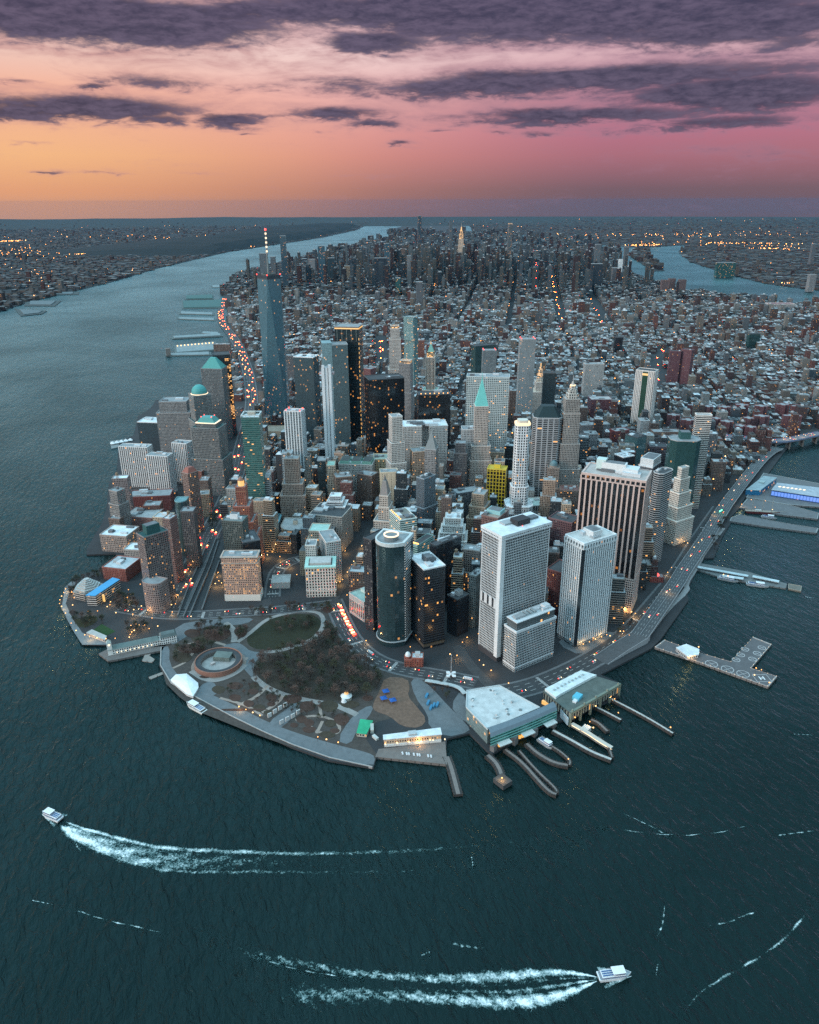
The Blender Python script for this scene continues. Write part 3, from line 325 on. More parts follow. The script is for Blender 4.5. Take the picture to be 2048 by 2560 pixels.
'beds':[[(-1.4,-48.4),(3.4,-41.9),(10.3,-42.4),(16.4,-48.8),(17.3,-56.3),(11.6,-62.3),(4,-60.5)],[(18.7,-46.6),(24.3,-41.2),(32.6,-42.4),(40.1,-48.9),(41.4,-55.9),(34.6,-60.7),(25.4,-58.2)],[(17.7,-75.1),(22,-69.6),(28.1,-70.1),(33.5,-75.6),(34.3,-82),(29.1,-87.1),(22.3,-85.5)],[(47.6,-60.9),(52.1,-50.8),(57.3,-49.7),(61,-57),(60.6,-67.2),(55.4,-76.9),(49.9,-76.3)],[(43.1,-70.2),(47,-65.8),(52.5,-66.4),(57.3,-71.1),(58,-76.4),(53.3,-80.4),(47.2,-78.9)],[(33.2,-94.7),(37.2,-89.2),(42.7,-89.5),(47.3,-94.7),(47.8,-100.9),(43,-105.9),(37.1,-104.6)],[(43.5,-108.7),(47.9,-103.2),(54,-103.7),(59.2,-109.1),(59.7,-115.5),(54.5,-120.5),(47.8,-118.9)],[(63.2,-91.8),(67.4,-86.3),(72.9,-86.6),(77.5,-91.8),(77.9,-98.1),(72.9,-103.2),(66.8,-101.9)],[(62.3,-107.1),(65.3,-103.8),(69.3,-104.2),(72.8,-107.7),(73.2,-111.7),(69.6,-114.7),(65.2,-113.6)],[(54.4,-122.7),(57.8,-119.2),(62.6,-119.7),(66.7,-123.6),(67.2,-128),(63.1,-131.3),(57.9,-129.9)],[(82.9,-102.6),(89.8,-96.7),(99.3,-98.1),(107.6,-105.4),(108.6,-113.1),(100.4,-118.4),(89.9,-115.6)],[(99.7,-126),(106.2,-118.5),(114.5,-119.1),(121.1,-126.5),(121.3,-135.2),(113.7,-142),(104.8,-139.9)],[(123.4,-134.7),(131.1,-126.6),(140.8,-127.4),(148.5,-135.8),(148.7,-145.4),(139.6,-152.8),(129.2,-150.3)],[(89.9,-150.5),(94.3,-145.4),(99.9,-145.7),(104.5,-150.8),(104.7,-156.8),(99.5,-161.5),(93.4,-160.1)],[(97.8,-161.4),(101.9,-156.3),(107,-156.5),(111,-161.3),(111.1,-167.1),(106.2,-171.9),(100.7,-170.7)],[(121,-171.5),(125.7,-166.6),(131.7,-167.2),(136.5,-172.3),(136.6,-178.1),(131.1,-182.6),(124.5,-181)],[(133.9,-168.3),(140.7,-159.9),(148.7,-160.1),(154.6,-167.8),(154.1,-177.1),(146.2,-184.9),(137.7,-183.1)],[(92.4,-173.5),(97.2,-169.8),(103.9,-170.9),(109.6,-175.8),(110.3,-180.8),(104.6,-184.1),(97.2,-182.1)],[(109.4,-190.6),(114.9,-186.7),(122.6,-188.1),(129.2,-193.5),(130,-198.9),(123.4,-202.2),(115,-199.8)],[(80.6,-159.8),(83.5,-156.9),(87.5,-157.3),(90.8,-160.5),(91.1,-164.2),(87.6,-166.9),(83.3,-165.8)],[(124.1,-188.3),(127.7,-185.2),(132.3,-185.8),(136.2,-189.4),(136.5,-193.4),(132.2,-196.3),(127.1,-194.9)],[(-14.1,92),(-4.6,103.2),(9.9,101.5),(23.2,89.3),(25.7,75.6),(14,65.6),(-2,69.7)],[(-22,113.2),(-15.8,122.2),(-6.5,121.7),(2,112.9),(3.5,102.5),(-4,94.2),(-14.3,96.6)],[(-38.2,74.3),(-28.2,81.9),(-11.9,78.7),(3.5,67.4),(7,56.3),(-5.5,49.9),(-23.6,55.2)],[(-44.2,51),(-37.6,60.7),(-27.4,60),(-17.9,50.4),(-16.1,39.2),(-24.2,30.3),(-35.6,33)],[(3.4,101.6),(14,116.5),(29.8,115.5),(43.6,100.9),(45.7,83.8),(32.7,70.3),(15.6,74.4)],[(49.2,89.4),(55.4,101.5),(63.2,102.3),(69.4,92.8),(69.5,80.2),(62.2,68.9),(53.9,70.2)],[(149.9,-141.1),(156.8,-136.5),(166.3,-138.2),(174.4,-144.8),(175.3,-151.3),(167,-155.3),(156.5,-152.3)],[(181.2,-138.8),(185.7,-134.8),(191.3,-135.5),(195.7,-139.9),(195.8,-144.9),(190.5,-148.5),(184.4,-146.9)],[(191.8,108.4),(197.8,116.2),(204.8,116.2),(209.9,109.3),(209.6,100.6),(202.7,93.3),(195.2,94.8)],[(173.4,27.7),(182.1,46.8),(189.5,49.7),(192.8,37.2),(189.7,19),(180.2,1.1),(172.9,1.1)],[(-13.2,-12.3),(-9.8,-10.5),(-4.3,-11.8),(1,-15.2),(2.2,-18.4),(-2,-19.9),(-8.2,-18)],[(-8.7,-92.8),(6.1,-96.1),(31.6,-105),(56.9,-115.3),(63.8,-119.8),(45.3,-115.1),(16.3,-104.7)]],
'paths':[([(-37.9,65.6),(-13.9,83),(15.8,75.7),(33,56.9)],5),([(42.2,123),(48.9,106.1),(51.3,84),(45.7,61.1)],9),([(50.9,59.2),(71.6,76.6),(103,110.6),(132.9,117.2),(161.9,116.8),(185.5,103),(188,79.4),(177.8,49.3),(157.1,26.9),(131.9,16.2),(100,12.8),(77.2,19)],7),([(57.5,-38.3),(63.4,-57.5),(76.9,-82.6),(96.6,-104.1),(122,-124.6),(144.4,-139),(160.1,-161.6),(165.5,-170.2)],9),([(27.2,-95.9),(52,-87.7),(72,-66.2)],5),([(53.6,-122.4),(75.4,-110.2),(86.1,-96.7)],5),([(7.5,-71.3),(38.2,-99.9),(52.5,-128.6)],4),([(89.9,-152.1),(109.9,-149.7),(130.2,-162.1),(140.1,-183.3),(131.9,-198.8),(111.9,-188.4),(102.1,-166.2)],4),([(126.1,-132.3),(122.4,-154.4)],4),([(121.2,-166.8),(108.4,-187.1)],4),([(-21.4,6.2),(-6.3,-22.5),(12.7,-31.4),(38.9,-19.9),(51.7,-4.7)],8),([(-44.4,22.6),(-25.2,31.6),(-12.3,56.2)],4)],
'grove1':[(63.9,61.1),(74.8,82.4),(96.9,103),(124.8,112.6),(155.3,109),(176.5,96.1),(182.4,76.5),(175.2,52.6),(156,31.8),(130.7,21),(101.2,18.8),(78.2,25.1),(65.6,40.6)],
'grove2':[(62.6,-20.8),(72.9,-4.4),(90.7,9.8),(117.7,12.7),(145.3,15.7),(168.1,16.1),(182.5,-15.4),(195.2,-49.4),(209.6,-74.8),(221.6,-98.7),(213,-118.1),(196.3,-130.2),(173.7,-136),(149.9,-133.5),(123.3,-119.2),(98,-97.6),(78.2,-75.9),(65,-48.7)],
'treeareas':[([(62.6,-20.8),(72.9,-4.4),(90.7,9.8),(117.7,12.7),(145.3,15.7),(168.1,16.1),(182.5,-15.4),(195.2,-49.4),(209.6,-74.8),(221.6,-98.7),(213,-118.1),(196.3,-130.2),(173.7,-136),(149.9,-133.5),(123.3,-119.2),(98,-97.6),(78.2,-75.9),(65,-48.7)],105,'g'),([(-11.5,107.1),(11,129.6),(42.2,123),(47,92.6),(40.8,65.1),(16.7,83)],22,'p'),([(56.2,93.9),(75.3,98.8),(67,76),(54.3,66.9)],6,'p'),([(-39.6,70.5),(6.8,73.2),(28.9,58.4),(8.2,48.7),(-17.6,45.4),(-39.2,36.8)],18,'p'),([(106.6,104.3),(153.7,102),(178.1,83),(154.2,53.2),(108.7,56)],16,'l'),([(183.3,56.8),(192.7,29.8),(197.4,-42),(188.7,-17.7),(175.5,17.9)],16,'s'),([(77.8,142.5),(148.8,134.6),(205,111.4),(202.9,94.1),(164.7,118.3),(88.8,123.2)],20,'s'),([(3,-44.5),(58,-53.6),(79.3,-90.7),(120.6,-130.3),(156.5,-166.9),(146.4,-195),(99.1,-145.8),(52.8,-105.3),(22.3,-76.8)],40,'b'),([(-186.6,349.4),(-137.2,377.6),(-132,348.9),(-168.5,349.3),(-179.8,291.4),(-187.9,312.4)],16,'m'),([(-180.2,223.6),(-132.5,211.6),(-118.4,185),(-151.4,191.8),(-169.5,172.8)],14,'w'),([(-117.3,268.5),(-81.5,273.5),(-81.8,203.9),(-113.3,210)],18,'q'),([(72.8,563.7),(94.8,593.7),(75.5,482.6),(62.5,478.9)],9,'t'),([(-114.1,162.6),(-71.5,162.5),(-60.7,143),(-105.3,139.2)],8,'w'),([(610.1,-84.4),(647.1,-86.5),(610.7,-128.4),(582.4,-133.6)],10,'v'),([(274.7,-125.1),(290.6,-141.4),(302.9,-169.6),(285.2,-192.1),(271.7,-158.1)],8,'k'),([(948.6,100),(1048.8,176.3),(1046.9,156),(932.2,63.6)],10,'e')],
'roads':{'west':([(660.1,4459.7),(567.1,3964.5),(481.6,3415.4),(468.1,2760),(409.6,2091.4),(342.8,1607.3),(295.9,1360.8),(213.8,1027.2),(163.7,803.9),(113.4,626.1),(69.4,504.8),(28.3,379.2),(-6.6,272.2),(-30.6,194)],34),'batteryplace':([(-110.1,231.3),(-54.3,186.5),(-5.6,163.8),(65.9,147.2),(138.2,128.8),(214.3,120.8)],20),'state':([(217.6,133.2),(212.7,72.7),(210.3,-.6),(224.4,-59.6),(256.6,-99.2),(300.4,-131.2),(336.1,-162.1)],24),'broadway':([(205,115.9),(268.2,209.6),(313.4,285.9),(367.3,396.3)],16),'south':([(313.7,-187.9),(388.6,-198.7),(453.4,-187.5),(529,-165.1),(612.8,-127),(710.5,-61),(804.5,3.7),(942,113.3),(1092.7,226.7)],30),'whitehall':([(351.7,-173.7),(346.1,-117.1),(350.4,-65.9)],16),'greenwich':([(110.3,142.3),(130.5,240.7),(171.2,285),(212.2,312)],14),'tunnel_a':([(-10.8,170.5),(34.8,324.6),(81.3,475.3)],9),'tunnel_b':([(5.4,164.6),(49,319.4),(92.7,471.2)],9),'curl':([(126.6,178.6),(140.4,237.1),(157.3,279.9),(185,300.7),(205,303.9)],20)},
'viaduct':[(608,-150),(705.1,-78.9),(784.3,-20.3),(798,-8.2),(868.1,44.3),(952.3,106.5),(1066.4,198.6),(1182.5,283),(1355.8,405.8),(1450.6,467.2),(1508,491.8)],
'bridge':[(1397.3,613.6),(1442.8,578.9),(1475,549.2),(1496.1,517.9),(1544.8,502.9),(1616.6,513.9),(1687.9,522.5)],
'lamps':{'esplanade':[(-192.5,319.6),(-195,305.8),(-197.7,293.1),(-199.8,280.4),(-199.8,267.7),(-196.4,256.2),(-189.7,230.5),(-180.5,194.2),(-172.9,167.9),(-160.5,150),(-153.7,142.6),(-143.5,134),(-131.1,127),(-118.3,123.3),(-98.5,118.9)],'museum':[(-182.5,302.5),(-178.4,280.1),(-180,254.7),(-156.6,224.9),(-142.7,219.8),(-128.2,229),(-123,244.1),(-124.1,234.2),(-115.7,203.4),(-97,250.3),(-94.7,277.6),(-94.8,223.5),(-91.1,188.9),(-75.2,290.9),(-89.1,203.5)],'plaza':[(-95.1,153.5),(-87.5,154.9),(-83.5,150.3),(-75.6,147.4),(-69.7,134),(-91,136.8),(-94.6,133.2),(-97.1,126.7),(-77.1,211.4),(-68.3,194.2),(-63.7,165.5),(-57,137)],'westlane':[(-32.7,173.8),(-25.7,199.1),(-32,198.6),(-19.4,228.8),(-13.4,238.6),(-8.3,252),(6.2,321.3),(12.4,336.2),(18.7,348),(23.2,364.3),(26.8,371.7),(19.8,387.6),(39.2,418.7),(42.3,482.5),(73.7,541.3)],'garage':[(53.5,288.4),(49.5,270.1),(43.6,247.5),(50.4,255.9),(53.8,246.5),(162.8,349.2),(167,312.6),(163.5,289.3),(147.4,329.2),(179.4,231),(176.3,272.7)],'broadway':[(241.6,177.8),(248.4,184.6),(263.7,208.6),(272.1,221.8),(279.1,233.3),(286.4,245.7),(285,230),(300.1,267.1),(320.3,304.8),(239.6,128.7),(285,294.9)],'statestreet':[(226.1,-16.5),(280.6,-55.4),(326.6,-93.7),(334.4,-100.3),(358.8,-122.5),(359,-135.5),(363,-151.3),(387.9,-58.2),(394,-57.5),(368.3,-61.4),(356.1,-71.1)],'silverfoot':[(517.7,-138.9),(529.5,-136.8),(541.8,-133.7),(553.6,-131.4),(564.4,-129.1),(567.1,-133.5)],'pinkfoot':[(602.3,-90.2),(635.7,-48),(629.5,-68),(633.1,-73.7),(633.7,-81.5),(639.5,-85.2),(642.2,-91.6),(625.9,-66.7)],'southstreet':[(673.2,-84.9),(607.5,-109.7),(588.9,-128),(593.5,-129.7),(594.6,-142.3),(764.7,-.2),(780.5,7.1),(799.3,20.3),(852.8,38.9),(885.1,67.2),(908,81.6),(894.3,94.3),(893.4,102.4),(1004.6,161.6)],'promenade':[(26.5,-108.8),(33.6,-118.1),(40.7,-127.3),(48,-136.5),(105.6,-202.9),(114.1,-211.1),(125.8,-221.3)],'ferry':[(280.2,-345.4),(366,-344.9),(291.5,-245.1),(292.4,-252.6),(293.3,-260),(294.5,-266.1),(371.3,-186.5),(177.5,-243.4),(191.1,-247.1),(204.3,-249.8),(216.4,-254.3),(229.7,-256.5)],'maritime':[(481,-260.9),(483,-266.8),(451.7,-270.8),(414.5,-281.4),(427.1,-295.1),(424.6,-306.7),(512.9,-340),(470.4,-292.8)],'heliport':[(641.8,-221.9),(647.9,-221.8),(668.2,-205.4),(705.4,-277.2),(709,-283),(690.9,-289.4),(696.2,-310.4)],'bridge':[(1415.5,500.1),(1436.5,498.3),(1444.2,495.6),(1456,497.1),(1466.8,493.3),(1482,496),(1485.7,480.6),(1530.5,502.5),(1547.3,508.6),(1551.6,502.2),(1572.1,503.4),(1584.6,505),(1604.7,507.7),(1624.1,509.4)],'viaduct':[(730.5,-60.2),(846.4,30.4),(878,58.6),(899.5,72.5),(993.4,150),(1031.6,181.6),(1066.9,209.2),(1104.3,237.8),(1152.2,277.2),(1213.4,319.7),(1246.1,339.6),(1297.4,373),(1413.3,465.3),(1450.8,485.2)],'housing':[(1347.6,671),(1428.3,620.4),(1485.1,619),(1481.9,582.4),(1575,625.6),(1661.4,764.1),(1481.9,866.7)],'pier':[(1132.8,214),(1146.1,190.1),(1169.3,166.8),(1170.8,227.4),(1193.6,211.3),(864.1,-34.7),(867.9,-41.1),(772.5,-11.3)]},
'slips':[([(286.6,-298.3),(290,-313.6),(287.4,-331.2),(282.8,-343.9)],9),([(310.3,-296.6),(318.6,-322.9),(321.2,-360.4),(323.8,-377.6),(328.6,-382.8)],6),([(324.7,-304.5),(327.2,-343.5),(332.8,-374.1),(330.4,-381.2)],4),([(339.2,-296.5),(342.4,-316.3),(352.3,-337.8),(365.2,-347.1)],7),([(363.8,-308.3),(369.9,-323.8),(372.3,-341.5),(367.1,-347.1)],4),([(381.4,-286.2),(394.2,-313.4),(403.4,-336.7),(417.7,-356.5)],7),([(426.2,-316.6),(428.9,-334.6),(420.4,-354.3)],4),([(456.3,-262.7),(462.8,-276.6),(471.6,-298.5)],5),([(485.2,-256.8),(498.6,-289),(507.9,-315.6),(515.5,-343.4)],5),([(436.8,-285),(442.1,-292.4),(443,-311.7)],6),([(240.4,-283.8),(238.4,-300.8),(228,-344.4)],10)],
'gangway':[(408.3,-285.9),(417,-307.5),(422.1,-325.9),(428.2,-342.2)],
'heli':[(617,-174.2),(642.2,-163.3),(666.8,-209.6),(692.8,-245.1),(771.4,-204.1),(781.3,-229.6),(707.5,-267.5),(725.6,-296.2),(696.9,-310.3),(647.4,-223.8)],
'pads':[(664.3,-238.6),(675.7,-257.3),(687.5,-274.1),(703.8,-242.9),(719.3,-235.3),(735.6,-225.8),(726.7,-249.9),(744,-240.6),(761.5,-231.4)],
'padH':[(704.1,-291.1)],
'helibld':[(638.7,-193.9),(658.9,-191.5),(666.8,-209.1),(656.9,-219.9),(638.9,-218)],
'pier11':[(846,13.7),(869,29.6),(926.1,-31.5),(952.7,-89.3),(938.2,-101),(894.8,-60.7),(859.9,-20.2)],
'pier11roofs':[[(853.1,13.8),(909.1,-45.1),(903.5,-49.7),(847.6,8.8)],[(869.5,-28),(894.9,-50.1),(888.6,-55.4),(863.3,-33.5)],[(916.3,-49.3),(943.2,-80.3),(936.8,-85.4),(910.3,-54.2)]],
'barge':[(954.7,-90),(968.8,-104.9),(953,-118.3),(940.8,-103.4)],
'pier15':[(1070.7,175.4),(1100.3,182.7),(1155.5,109.5),(1192.6,69),(1171.4,53.7),(1102.5,115.2),(1056.4,163)],
'pier16':[(1128.3,213.5),(1181.6,249),(1236.1,189.6),(1258.3,128.9),(1231,106.5),(1182,149.3)],
'pier17':[(1184.6,256),(1341,367.6),(1428.5,226.3),(1315.5,137.8),(1236.1,189.6)],
'p17a':[(1195.5,269.6),(1221,255.3),(1318.2,305.7),(1299,326.4)],
'p17b':[(1242.9,244.3),(1308.7,167.6),(1363.5,204.7),(1289,274.6)],
'ferryroof':[(303.8,-200.8),(347.7,-205.3),(373.2,-264.6),(294.7,-279.6),(288.8,-231.4)],
'ferryband':[(295.2,-277.1),(334.5,-273.3),(364,-268.3),(392.8,-261),(392.1,-275.7),(359.9,-282.7),(328.6,-288),(291.8,-293.4)],
'bmb':[(398.5,-232.3),(466.7,-212.4),(499.5,-254),(407.3,-283.1)],
'coast':[(180.2,-232.1),(248,-243.8),(244.8,-255.9),(177.8,-240.2)],
'coastyard':[(162,-253.6),(170,-242.1),(249.5,-258),(235.6,-296)],
'greenbld':[(164.6,-186.6),(178.7,-195),(163.1,-216.5),(152.6,-210.2)],
'tent':[(-49.4,-12.2),(-41.6,-1.7),(-27.9,-4.8),(-16.3,-31.8),(-16.9,-42.7),(-25.4,-59.3),(-32.3,-51.5)],
'castle':[(17.1,10),(-16.9,20.5)],
'pierA':[(-141.7,100.1),(-128.7,75.1),(-115.6,74.7),(-35,77.1),(-31.3,107.1),(-51.2,107),(-128.4,109.1)],
'pierAb':[(-128.5,84.7),(-33,89.5),(-32.6,109),(-129.4,105.9)],
'dock1':[(-84.3,61),(-73.8,93.8),(-68.4,89.4),(-72.8,70.2),(-66.7,59),(-70.4,51.4)],
'dock2':[(-77.7,15.6),(-56.9,22.6),(-56.2,16.8),(-76,8.7)],
'mjh':[(-156.2,297.8)],
'mjw':[(-158.1,258.8),(-143.5,251.6),(-105.6,297.4),(-117,309.2)],
'wagner':[(-158.3,159.8),(-132.1,128.1),(-129.8,139.4),(-150.4,167)],
'wlawn':[(-151.2,171.1),(-137.3,187.7),(-117.7,156.3),(-132.7,146.8)],
'wlawn2':[(-180.1,220.9),(-142.1,215.1),(-144.4,194.5),(-167.5,182.2)],
'carousel':[(162.6,-131.9)],
'slabs':[(60.9,-134.9),(68.7,-129.6),(76.4,-124.8),(84.1,-120.9),(72.4,-153.6),(80.4,-150.2),(88.3,-146.7),(96.2,-141.4)],
'canopies':[(214.5,-139.9),(207,-153.4),(216.6,-161.7)],
'flagpole':[(312.1,-131.9)],
'sculpt':[(310.1,-136.4)],
'ferrytop':[(272.5,-135.6),(294.1,-152.1),(308.4,-165.8),(309.9,-182.9)],
'blues':[(262.5,-166),(258.7,-180.6),(263.2,-188.6),(268,-188.8),(258.2,-191.4)],
'boats':[[(-180.2,-225.9),(-197.9,-207.7)],[(251.1,-580.5),(279.1,-587.2)]],
'docked':[(-13.7,-95.1),(-35.4,-61.5)],
'w1u':[(-182.2,-222.5),(-162,-242.1),(-136.4,-262),(-106.8,-285.2),(-80,-303.1),(-44.2,-319.6),(.3,-339.3),(57.9,-363.9),(125.7,-387),(194.7,-408.1),(267.6,-423.7),(351.2,-443.8)],
'w1l':[(-184.7,-228.8),(-173.2,-251.8),(-152.2,-276.3),(-125.4,-302.4),(-99.3,-324),(-69.3,-342.5),(-21.6,-360.1),(39,-383.8),(99.1,-408.4),(169.7,-431),(227.8,-448.8),(298.1,-465.5)],
'w2u':[(252.3,-579.3),(236,-566.8),(214.5,-556.1),(178.7,-546.5),(139.8,-534.8),(102.4,-520),(62.2,-500.5),(18.8,-474.1),(-17.7,-448.4),(-55.7,-424.4)],
'w2l':[(248,-583.1),(227.6,-587.8),(201.1,-587.4),(174.3,-580.8),(146.8,-567.2),(112.1,-550.1),(76.2,-535.1),(39.3,-523.1),(8.7,-519.3),(-14.7,-521.3)],
'streaks':[([(488.5,-580.8),(469.4,-593),(429.3,-607.8),(385.4,-614.8),(342.2,-618.1),(316.2,-622.9),(288.6,-633.9)],3.2),([(561,-523.5),(532.9,-516.5),(499.5,-512.2)],2.5),([(433,-575.7),(398.5,-577.4),(368.2,-572.4)],2.2),([(353.9,-536.5),(336.2,-556.9),(320.1,-567.3)],2.2),([(408.8,-477.3),(395.2,-448.2),(379.6,-428.1)],2),([(-176,-340.1),(-134.6,-374.5),(-82.9,-407.7)],2),([(307.9,-586.1),(298.3,-596.3)],1.8),([(146,-504.7),(161.8,-515.5),(173.9,-521)],4),([(120.1,-507.8),(129,-507.7)],3),([(650.7,-393.3),(676.6,-404.7)],2.5),([(947.4,-128.7),(958,-142.9)],3),([(206.7,-422.2),(201.6,-439.1)],2),([(-205.5,-322.4),(-180.1,-338.6)],1.5),([(344.5,-436.5),(427.1,-484.1),(510.3,-494.3)],1.5),([(-19,-456.2),(24,-487.7),(67.5,-510.7)],1.8),([(206.8,-585.3),(229.1,-581.8)],3),([(-166.1,-259.2),(-158.9,-279.1)],2.5)],
'tentpier':[(-112.4,1221.9),(-55.2,1234.4),(-51,1175.6),(-109.1,1149.6)],
'hpiers':[[(185.7,2952.4),(432.5,2955.1),(425.9,2879.3),(188,2886.6)],[(180.2,2701.1),(373.1,2740.1),(346.9,2512.4),(167.5,2505)],[(127.3,2506.9),(318.5,2480.7),(308.9,2403.4),(126.9,2455.4)],[(275.5,3647.5),(473.6,3510.9),(462.8,3428),(272.9,3566.2)],[(366.4,4408.6),(639,4373.7),(581,3959.2),(335.9,4017.9)],[(310.4,3892.2),(495.9,3753),(484.1,3661.4),(300.7,3782.4)],[(685,5368.9),(815.3,5365.7),(784.8,5156.3),(666.8,5195.3)],[(420.4,4706.7),(616.8,4693.7),(585.4,4449.7),(400.1,4492.5)],[(347.6,3065.5),(423.7,3006.4),(410.4,2936.4),(336.7,3004.3)]],
'njpiers':[[(-589.4,4844.2),(-366.9,4740.6),(-393.6,4457.8),(-576.3,4545.6)],[(-619.9,4407.6),(-427.6,4221.2),(-447,4096.8),(-554.3,4037.6)],[(-540.2,5321.2),(-268.4,5288.4),(-269.8,5097.3),(-519.1,5147.8)]],
'bluff':[(1097,8862),(1393,9641),(2363,11309),(3502,13199),(5106,16424),(6330,19648)],
'cove_walk':[(-195.2,339.9),(-184.4,361.5),(-176.4,352.1),(-186,330.2),(-191.6,278.2),(-180.2,223.6),(-164.9,171.1),(-151,151),(-126,134.5),(-128.4,120.9),(-164.2,134.1),(-179.1,186.4),(-197.1,263)],
'trench':[[(-17,161.1),(6.6,235.2),(37.9,334.3),(71.4,450.7)],[(-8.7,158),(16.1,237.8),(48.2,337.5),(73.7,433.6)],[(-25.2,166.8),(-2.4,250.6),(30.6,358.2),(59.6,455)],[(13,174.7),(34.7,249.5),(63.7,346.1)]],
'seawall':[(-55.9,85.2),(-60.1,36.4),(-49.6,-14.1),(-19,-62.3),(16.2,-115.9),(46.7,-158.8),(75.9,-197),(112.1,-236.1),(153.5,-269)],
'vz':11.5,
'ramp':[(522.6,-176.7),(567.2,-161.6),(608,-150),(615.3,-144.7)],
'avenues':[([(6270.7,10119),(3993.2,6152.8),(2604.1,3720.6)],False,'distant car with warm headlights on the long straight avenue through midtown'),([(3835.5,5612.6),(2784.2,3746.8),(2120.5,2562.1)],True,'distant car with red tail lights on the straight east side avenue'),([(2901.6,3508.7),(2288.3,2436.7)],False,'distant car with warm headlights on the short slanting east side street'),([(1131.2,2587.5),(910.3,1914.9)],True,'distant car with red tail lights in the gap beyond the mirror tower'),([(1680.5,1205.9),(1934.7,1553.9),(2165.3,1801.8)],True,'distant car on the ramp behind the white windowless slab')],
'lightlines':[([(-1651.6,13621),(-1302,14056.9)],40,60),([(1728,10722.9),(2116.9,10106.8)],24,40),([(-441.5,9679.5),(-280.5,9728.4)],14,20),([(4.7,6027.2),(169.8,6440.9),(521.1,6804.1),(868.5,7170)],70,20),([(1130.3,10395.9),(1299.8,10227.2)],14,20),([(-114.9,10527.5),(-72.3,10748.4)],8,20),([(6701.7,8169.3),(6737.4,7618.7)],50,60),([(6647.9,8415.8),(7083.5,8527.4)],40,90),([(7383.1,8818.9),(7088.9,8168.8)],30,90),([(8238,8569.8),(9387.3,7727.1)],45,110),([(7826.9,7291.1),(8096.9,7005.6)],24,80),([(4535.1,3744),(4841.3,3678.8)],20,45),([(6387.7,8262.6),(6509.9,8114.4)],10,20),([(4417.8,4589.6),(5103.5,5115.5)],12,20),([(5282.7,5647.3),(5045.6,5245.4)],20,15),([(-1462.7,11776.3),(-593.4,8923.1)],50,200),([(-784.8,7569.4),(-495,5977.9)],14,60),([(8091.4,9017.8),(8654.5,7042.4)],45,300),([(7700,11605),(12219.6,10373.9)],80,500),([(-1928,16320.9),(3632.8,12712.8)],40,500)],
'lampz':{'bridge':24.2,'viaduct':11.5,'heliport':3.3,'pier':3.3},
'smallboats':[(872.1,-38.8,-.84,34,10,'lit tour boat moored beside the boat pier canopy'),(903.6,-73.8,-.7,36,9,'pale harbour boat moored near the outer pier end'),(361.9,-303.6,-1.23,24,8,'small white boat inside the lamp-tipped ferry slip'),(1147.8,151.4,-.76,30,8,'low grey boat moored on the long concrete pier')],
'ship':(1154.7,177.9,-.53),
'eastwalk':[(635.1,-137.6),(703.4,-89.5),(779.8,-48),(791.4,-27.5),(838.6,7.3),(911.2,66),(1018.5,139.1)],
'redkiosk':[(752.2,-.5)],
'playground':[(188.7,-159.7),(208.5,-131.5),(225.7,-103.6),(253.2,-117.3),(248.9,-139.7),(239,-155.9),(242.5,-182.6),(244.8,-210.8),(230.7,-223.1),(210.6,-212.8),(203.2,-186.5),(189.3,-172.3)],
}
